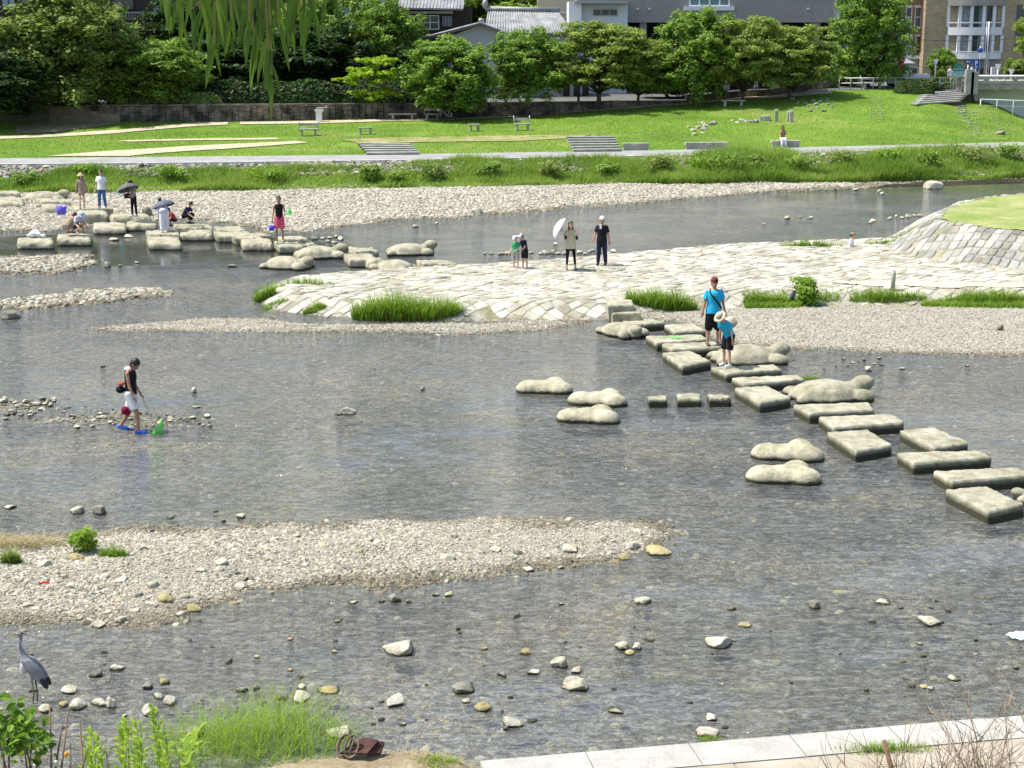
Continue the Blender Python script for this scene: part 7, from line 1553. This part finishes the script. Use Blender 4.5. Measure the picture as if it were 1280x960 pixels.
# ------------------------------------------------------------------ scraps
c = onH(452, 960); mb = MB(); RUST = surf("rusty_brown_tile", (.03, .014, .011), (.09, .04, .03), 6, .8, .5, 30, .01)
mb.prism([(-.26, -.05, .0), (.05, -.11, .02), (.17, .05, .11), (-.02, .11, .11)], (0.01, -.03, .035)); mb.prism([(.05, -.11, .02), (.20, -.05, .02), (.24, .07, .10), (.17, .05, .11)], (0, .02, -.04)); tag(mb.build('rusty_scrap', RUST, None, c + Vector((0, .2, .08))), 'bent rusty brown scrap plate lying at the waterline by the tall grass', 'scrap')
mb = MB(); pts = [Vector((.08 * math.cos(t), .05 * math.sin(t), .08 + .11 * math.sin(t) + .04 * math.cos(t))) for t in np.linspace(0, 2 * math.pi, 25)]; mb.tube(pts, .013, 7, cap=False); mb.tube([pts[4], pts[16]], .012, 5); mb.tube([p_ + Vector((-.09, .06, -.02)) for p_ in pts], .018, 7, cap=False)
o = mb.build('basket_rim', M['twig'], None, c + Vector((-.12, .14, .10))); tag(o, 'broken grey basket rim leaning on the rusty scrap plate', 'scrap')
c = P(1275, 798, 0); V = []; k = 9; n_ = 9
for i in range(n_):
    for j in range(k): u, v = i / (n_ - 1) * 2 - 1, j / (k - 1) * 2 - 1; V.append((u * .19 * (1 - .3 * v * v) + .02 * math.sin(9 * v), v * .16 * (1 - .4 * u * u), .03 + .06 * abs(math.sin(4 * u + 2 * v)) * (1 - .6 * max(abs(u), abs(v)))))
fs = [(i * k + j, (i + 1) * k + j, (i + 1) * k + j + 1, i * k + j + 1) for i in range(n_ - 1) for j in range(k - 1)]; mb = MB(); mb.add(V, fs, 0, False); tag(mb.build('plastic_bag', plain("pale_mint_plastic", (.50, .75, .66), .35), None, c), 'pale mint green plastic bag snagged in the shallows', 'plastic bag')
c = P(845, 422.5, ZT + .03); V = []
for i in range(7):
    for j in range(5): V.append((i * .055 - .16 + .01 * math.sin(j * 3), j * .05 - .1 + .012 * math.sin(i * 2.3), .02 + .018 * math.sin(i * 2 + j * 1.7)))
fs = [(i * 5 + j, (i + 1) * 5 + j, (i + 1) * 5 + j + 1, i * 5 + j + 1) for i in range(6) for j in range(4)]; mb = MB(); mb.add(V, fs); mb.tube([(-.18, 0, .02), (-.5, .05, .02)], .01, 5); tag(mb.build('folded_net', GREENP, None, c), 'folded bright green net lying on a long slab', 'net')
c = P(1050, 740, -.02); mb = MB(); mb.ell((0, 0, 0), (.12, .08, .02)); tag(mb.build('yellow_leaf_clump', LM['dry'] if False else plain("yellow_algae", (.42, .42, .06), .8), None, c), 'yellow green clump of weed at the water surface', 'weed')
c = onH(55, 731); mb = MB(); mb.box((0, 0, .02), (.08, .02, .015), .4); tag(mb.build('red_scrap', C_['red'], None, c), 'tiny red scrap among the pale cobbles of the near bar', 'litter')
# ------------------------------------------------------------------ plants nearest the camera
# tall airy grass at the water edge
def frontgrass(px0, px1, py, hpx, n, leaf, lab, wd=.008, bend=.7, depth=.5, spread=1.0, drop=.4, grp=None, name='grass_clump', cat='grass clump'):
    c = onH((px0 + px1) / 2, py); s_ = scale_at(c); Wd = (px1 - px0) / s_ / 2; h_ = hpx / s_
    u = np.sqrt(rng.random(n)) * spread; a = rng.uniform(0, 6.28, n); X = np.cos(a) * u * Wd; Y = np.sin(a) * u * depth
    hh = h_ * (1 - drop * u ** 2) * rng.uniform(.3, 1.1, n); Z = H(X + c.x, Y + c.y) - c.z - .02
    Z = np.maximum(Z, -.15 - c.z); V, Fc, C = blades(X, Y, Z, np.maximum(hh, .04), np.full(n, wd), bend=bend, seg=4); o = link(name, npmesh(name, V, Fc, LM[leaf], False, C), loc=c); return tag(o, lab, cat, grp)
frontgrass(255, 420, 950, 96, 1150, 'weed', 'large airy clump of tall bright grass at the bank edge beside the rusty scrap', .008, .8, .6, 1.25, .3)
frontgrass(190, 330, 950, 64, 520, 'weed', 'thin fringe of grass spreading over the water beside the airy clump', .008, 1.2, .5)
frontgrass(405, 440, 946, 40, 260, 'weed', 'wispy grass between the airy clump and the white pitted rock', .007, .9, .3)
frontgrass(520, 575, 957, 18, 500, 'grass', 'low green turf patch beside the dead grass at the end of the kerb', .010, .9, .2)
frontgrass(470, 600, 948, 16, 1100, 'dry', 'mat of dead straw coloured grass between the scrap and the kerb', .008, 2.0, .35, cat='dry grass', name='dry_grass')
frontgrass(330, 450, 958, 12, 700, 'dry', 'strip of dead grass along the bare soil in front of the airy clump', .008, 2.0, .25, cat='dry grass', name='dry_grass')
c = kA + kd * 4.62 + kn * .60; n = 420; X = rng.normal(size=n) * .22; Y = rng.normal(size=n) * .05; V, Fc, C = blades(X, Y, np.zeros(n), rng.uniform(.04, .14, n), np.full(n, .008), bend=.8)
tag(link('grass_clump', npmesh('grass_clump', V, Fc, LM['grass'], False, C), loc=c + Vector((0, 0, -.01)), rot=(0, 0, .09)), 'flat grass tuft growing in the joint between kerb and pavers', 'grass clump')
# tall weeds with lance leaves
def stem_leaves(base, tip, n, ll, lw, leaf_list, rad=.006, sway=.05, drop=.2, start=.15, seed=0):
    r_ = random.Random(seed); base, tip = Vector(base), Vector(tip); d = tip - base
    for i in range(n):
        f = start + (1 - start) * (i + r_.random() * .6) / n; p = base + d * f + Vector((sway * math.sin(f * 3 + seed), 0, 0)) * f; a = i * 2.4 + r_.random(); l = ll * (1.15 - .6 * f) * r_.uniform(.8, 1.2)
        out = Vector((math.cos(a), math.sin(a), 0)); up = .55 + .8 * f; q = p + out * l * .55 + Vector((0, 0, l * .5 * up)); t = p + out * l + Vector((0, 0, l * (up * .75 - drop))); side = out.cross(Vector((0, 0, 1))) * lw / 2
        leaf_list.append((p, q, t, side, r_.random()))
def leaf_object(name, leaves, mat, parent=None):
    V = []; Fc = []; C = []
    for p, q, t, s_, r_ in leaves:
        b = len(V); V += [p, q + s_, q - s_, t, p.lerp(q, .5) + s_ * .8, p.lerp(q, .5) - s_ * .8]; Fc += [(b, b + 4, b + 5, b), ]; Fc[-1] = (b, b + 5, b + 4, b + 4); Fc.pop(); Fc += [(b + 4, b + 1, b + 2, b + 5)]; Fc += [(b, b + 4, b + 5)]; Fc += [(b + 1, b + 3, b + 2)]; C += [(r_,) * 3] * 6
    me = bpy.data.meshes.new(name); me.from_pydata(V, [], Fc); a = me.color_attributes.new('Col', 'FLOAT_COLOR', 'POINT'); a.data.foreach_set('color', np.c_[np.array(C), np.ones(len(C))].astype(np.float32).ravel()); me.materials.append(mat); me.update(); return link(name, me, parent)
def weed(px, pytop, y, lean, n, ll, lw, lab, leaf='weed', h=1.1, seed=0, grp='tall green weeds on the near embankment'):
    tip = R(px, pytop, y); base = Vector((tip.x - lean, y, Hs(tip.x, y) - .05)); e = empty('tall_weed', base, 0, lab, 'weed', grp); mb = MB(); L_ = []; t = tip - base; mb.tube([Vector((0, 0, 0)), t * .5 + Vector((.02, 0, 0)), t], [.008, .006, .002], 5)
    mb.build('stem', LM[leaf] if False else plain("weed_stem", (.20, .28, .06), .7), e); stem_leaves((0, 0, 0), t, n, ll, lw, L_, seed=seed); leaf_object('foliage', L_, LM[leaf], e); return e
wl_ = [(189, 887, 8.6, 'tallest feathery weed, its tip just below the pointed standing slab'), (176, 903, 8.4, 'weed just outside the tallest feathery one'), (205, 905, 8.8, 'weed just inside the tallest feathery one'), (160, 908, 8.2, 'feathery weed with a narrow tip'),
       (148, 903, 8.8, 'outermost weed of the clump, towards the shrub'), (232, 914, 8.3, 'broad leaved weed with drooping tips'), (220, 925, 8.0, 'short weed with broad drooping leaves'), (238, 930, 8.5, 'short weed at the inner end of the clump'), (130, 925, 8.4, 'low weed between the shrub and the clump'), (118, 915, 9.0, 'thin pale weed rising beside the shrub'), (170, 930, 7.9, 'low dense weed in the middle of the clump'), (196, 935, 7.8, 'low dense weed in front of the clump'), (104, 938, 8.0, 'short weed at the foot of the round leaved shrub')]
for i, (px, py, y, lab) in enumerate(wl_):
    drp = px > 215; weed(px, py, y, .08 * (1 if i % 2 else -1), 110 if not drp else 40, .105 if not drp else .15, .024 if not drp else .040, lab, 'weed', seed=i)
# round leaved shrub in the corner
base = Vector((R(20, 900, 7.6).x, 7.6, Hs(0, 7.6))); e = empty('shrub', base, 0, 'round leaved shrub with bare reddish stems and a yellow fruit in the near corner', 'shrub'); mb = MB(); cl = []
r_ = random.Random(4)
for (px, py, y) in ((12, 892, 7.6), (-8, 896, 7.5), (26, 902, 7.7), (40, 925, 7.6), (5, 920, 7.4), (25, 905, 7.5), (45, 935, 7.8), (0, 930, 7.6), (-30, 900, 7.6), (-20, 915, 7.7), (30, 930, 7.4), (62, 882, 7.8), (100, 900, 7.7), (88, 930, 7.6), (85, 890, 7.9), (78, 905, 7.6), (110, 935, 7.5)):
    t = R(px, py, y) - base; b = Vector((r_.uniform(-.15, .15) + t.x * .45, r_.uniform(-.1, .1), 0)); mb.tube([b, b.lerp(t, .55) + Vector((r_.uniform(-.04, .04), 0, .02)), t], [.011, .008, .004], 6)
    if px < 60: cl.append((*(t), .10, .09, .08))
mb.build('stem', M['twig'], e)
cl = np.array(cl); n = 420; ci = rng.integers(0, len(cl), n); d = rng.normal(size=(n, 3)); d /= np.linalg.norm(d, axis=1, keepdims=True); cen = cl[ci, :3] + d * cl[ci, 3:] * rng.uniform(.4, 1.3, (n, 1)); nn = rng.normal(size=(n, 3)); nn[:, 2] = np.abs(nn[:, 2]) + .6
k = 7; L_ = []; V = []; Fc = []; C = []; nn /= np.linalg.norm(nn, axis=1, keepdims=True)
for i in range(n):
    z_ = Vector(nn[i]); a = z_.orthogonal().normalized(); a.rotate(Matrix.Rotation(rng.uniform(0, 6.28), 3, z_)); b = z_.cross(a); sz = rng.uniform(.018, .036); bb = len(V); c0 = Vector(cen[i])
    for j, (u, v) in enumerate(((-1, 0), (-.45, .62), (.3, .62), (1.1, 0), (.3, -.62), (-.45, -.62))): V.append(c0 + a * u * sz + b * v * sz + z_ * (.12 * sz * (1 if abs(v) > 0 else -1)))
    Fc += [(bb, bb + 1, bb + 2, bb + 3), (bb, bb + 3, bb + 4, bb + 5)]; rr_ = rng.random(); C += [(rr_,) * 3] * 6
me = npmesh('foliage', np.array([v[:] for v in V]), np.array(Fc), leafmat("round_leaves", (.06, .15, .02), (.24, .38, .05), .4), False, np.array(C)); link('foliage', me, e)
for px, py, y, r, col, nm in ((83, 943, 7.5, .012, (.62, .33, .05), 'fruit'), (41, 945, 7.5, .010, (.6, .6, .5), 'bud'), (70, 954, 7.4, .013, (.45, .52, .38), 'bud')):
    mb = MB(); mb.ell(R(px, py, y) - base, (r, r, r * 1.3)); mb.build(nm, plain("fruit_skin", col, .5), e)
M['drytwig'] = surf('dry_twig', (.15, .11, .075), (.40, .33, .24), 8, .9, .5, 40, .004)
# bare twiggy shrub in the other corner
def twigs(mb, p, d, l, r, depth, rr_):
    n = 3; pts = [p]; q = p.copy(); dd = d.copy()
    for i in range(n): dd = (dd + Vector((rr_.gauss(0, .16), rr_.gauss(0, .16), rr_.gauss(0, .08)))).normalized(); q = q + dd * l / n; pts.append(q.copy())
    mb.tube(pts, [r * (1 - .17 * i) for i in range(n + 1)], 5)
    if depth > 0:
        for k in range(rr_.choice((2, 3))): i = rr_.choice((1, 2, 3)); nd = (dd + Vector((rr_.gauss(0, .55), rr_.gauss(0, .45), rr_.gauss(.1, .3)))).normalized(); twigs(mb, pts[i], nd, l * rr_.uniform(.5, .8), r * .6, depth - 1, rr_)
bs = ((1140, 7.0, .5, 'thin bare shrub at the outer side of the twiggy thicket'), (1175, 7.4, .7, 'bare shrub with a cut thick stem in the twiggy thicket'), (1205, 7.2, .85, 'dense bare shrub with a few green shoots'), (1235, 7.6, 1.0, 'tallest bare shrub of the twiggy thicket'), (1268, 7.2, .98, 'bare shrub at the corner with a pale bud'), (1300, 7.5, 1.05, 'bare shrub reaching in from beyond the corner'))
for i, (px, y, h, lab) in enumerate(bs):
    x_ = R(px, 940, y).x; z_ = Hs(x_, y) - .05; top_ = (R(px, 950 - 54 * h, y).z - z_) * .60; e = empty('bare_shrub', (x_, y, z_), 0, lab, 'shrub', 'bare twiggy shrubs on the near embankment'); mb = MB(); r__ = random.Random(i * 7 + 3)
    for k in range(26 if i else 12): d = Vector((r__.gauss(0, .20), r__.gauss(0, .15), 1)).normalized(); twigs(mb, Vector((r__.gauss(0, .10), r__.gauss(0, .1), 0)), d, top_ * r__.uniform(.55, .86), .0090 * r__.uniform(.7, 1.4), 3, r__)
    mb.build('stem', M['drytwig'], e)
    if i in (1, 2, 4): 
        L_ = []
        for k in range(3): b = Vector((r__.gauss(0, .14), r__.gauss(0, .1), top_ * r__.uniform(.5, .8))); stem_leaves(b, b + Vector((r__.gauss(0, .05), 0, .2)), 9, .07, .022, L_, seed=k, start=.0)
        leaf_object('foliage', L_, LM['weed'], e)
e0 = bpy.data.objects['bare_shrub.001']; mb = MB(); a = R(1105, 926, 7.2) - e0.location; mb.tube([a + Vector((.12, 0, -.4)), a], [.014, .012], 7); mb.build('cut_stem', surf("cut_branch", (.16, .09, .06), (.30, .20, .13), 8, .9, .5), e0)

# ------------------------------------------------------------------ willow branches hanging over the camera
e = empty('willow_tree', (-3.6, 1.6, 5.6), 0, 'willow branches with long narrow leaves hanging into the top of the view', 'tree'); o_ = Vector((-3.6, 1.6, 5.6))
mb = MB(); mb.tube([(0, 0, -.5), (.05, 0, 1.5), (.3, .1, 3.2), (.9, .5, 4.6), (1.8, 1.1, 5.2), (3.2, 1.7, 5.3)], [.28, .22, .18, .11, .07, .03], 12); mb.build('trunk', M['bark'], e)
L_ = []; mb = MB(); r_ = random.Random(12)
strands = [(215, 8, 2.8), (258, 36, 3.3), (290, 40, 2.8), (307, 26, 3.3), (325, 50, 2.8), (350, 60, 2.8), (360, 34, 3.3), (228, 22, 3.3), (375, 30, 2.8), (272, 24, 3.4), (335, 80, 2.8), (205, 18, 3.1), (222, 30, 3.0), (240, 40, 3.2), (262, 60, 3.1), (268, 72, 2.9), (283, 52, 3.2), (300, 30, 3.1), (318, 70, 3.0), (330, 98, 2.9), (340, 112, 3.0), (335, 62, 3.3), (352, 20, 3.2), (368, 12, 3.1), (385, 24, 2.9), (394, 32, 3.1), (410, 6, 3.0), (275, 45, 3.0), (312, 45, 2.8), (250, 30, 2.9), (232, 12, 3.3), (345, 40, 3.05)]
def lance(p, d, l, w, rnd):
    """one long leaf, four cross sections, curling down"""
    side = d.cross(Vector((r_.gauss(0, .3), 1, r_.gauss(0, .3)))).normalized(); out = []; q = p.copy(); dd = d.copy(); pts = []
    for i in range(6):
        pts.append(q.copy()); dd = (dd + Vector((0, 0, -.22))).normalized(); q = q + dd * l / 5
    ws = (.15, .8, 1.0, .85, .5, .02); b = len(LV)
    for p_, w_ in zip(pts, ws): LV.append(p_ - side * w * w_ * .5 + Vector((0, w * .15 * w_, 0))); LV.append(p_); LV.append(p_ + side * w * w_ * .5 + Vector((0, w * .15 * w_, 0)))
    for i in range(5):
        for j in range(2): LF.append((b + 3 * i + j, b + 3 * i + j + 1, b + 3 * i + 4 + j, b + 3 * i + 3 + j))
    LC.extend([(rnd,) * 3] * 18)
LV, LF, LC = [], [], []
for i, (px, py, y) in enumerate(strands):
    tip = R(px, py - 18, y) - o_; topz = 5.15; root = Vector((tip.x + r_.uniform(-.25, .1), tip.y + r_.uniform(-.15, .15), topz - 0.05)); pts = []
    for k in range(9): f = k / 8; pts.append(root.lerp(tip, f) + Vector((.05 * math.sin(3.1 * f * 2 + i), .03 * math.sin(f * 5 + i), 0)) * (1 - f))
    mb.tube(pts, [.006 - .0005 * k for k in range(9)], 5)
    vis = tip.z; z = vis
    L = (root - tip).length; nl = int(26)
    for k in range(nl):
        f = 1 - (k / nl) ** 1.25 * .55; p_ = pts[0].lerp(pts[-1], f) if f < 0 else (pts[min(7, int(f * 8))].lerp(pts[min(8, int(f * 8) + 1)], f * 8 - min(7, int(f * 8))))
        a = r_.uniform(0, 6.28); d = Vector((math.cos(a) * .42, math.sin(a) * .35, -1)).normalized(); lance(p_, d, r_.uniform(.06, .105), r_.uniform(.0065, .011), r_.random())
mb.build('hanging_stems', plain("willow_twig", (.22, .26, .10), .7), e)
me = npmesh('leaves', np.array([v[:] for v in LV]), np.array(LF), LM['willow'], True, np.array(LC)); link('leaves', me, e)
print('objects', len(bpy.data.objects))
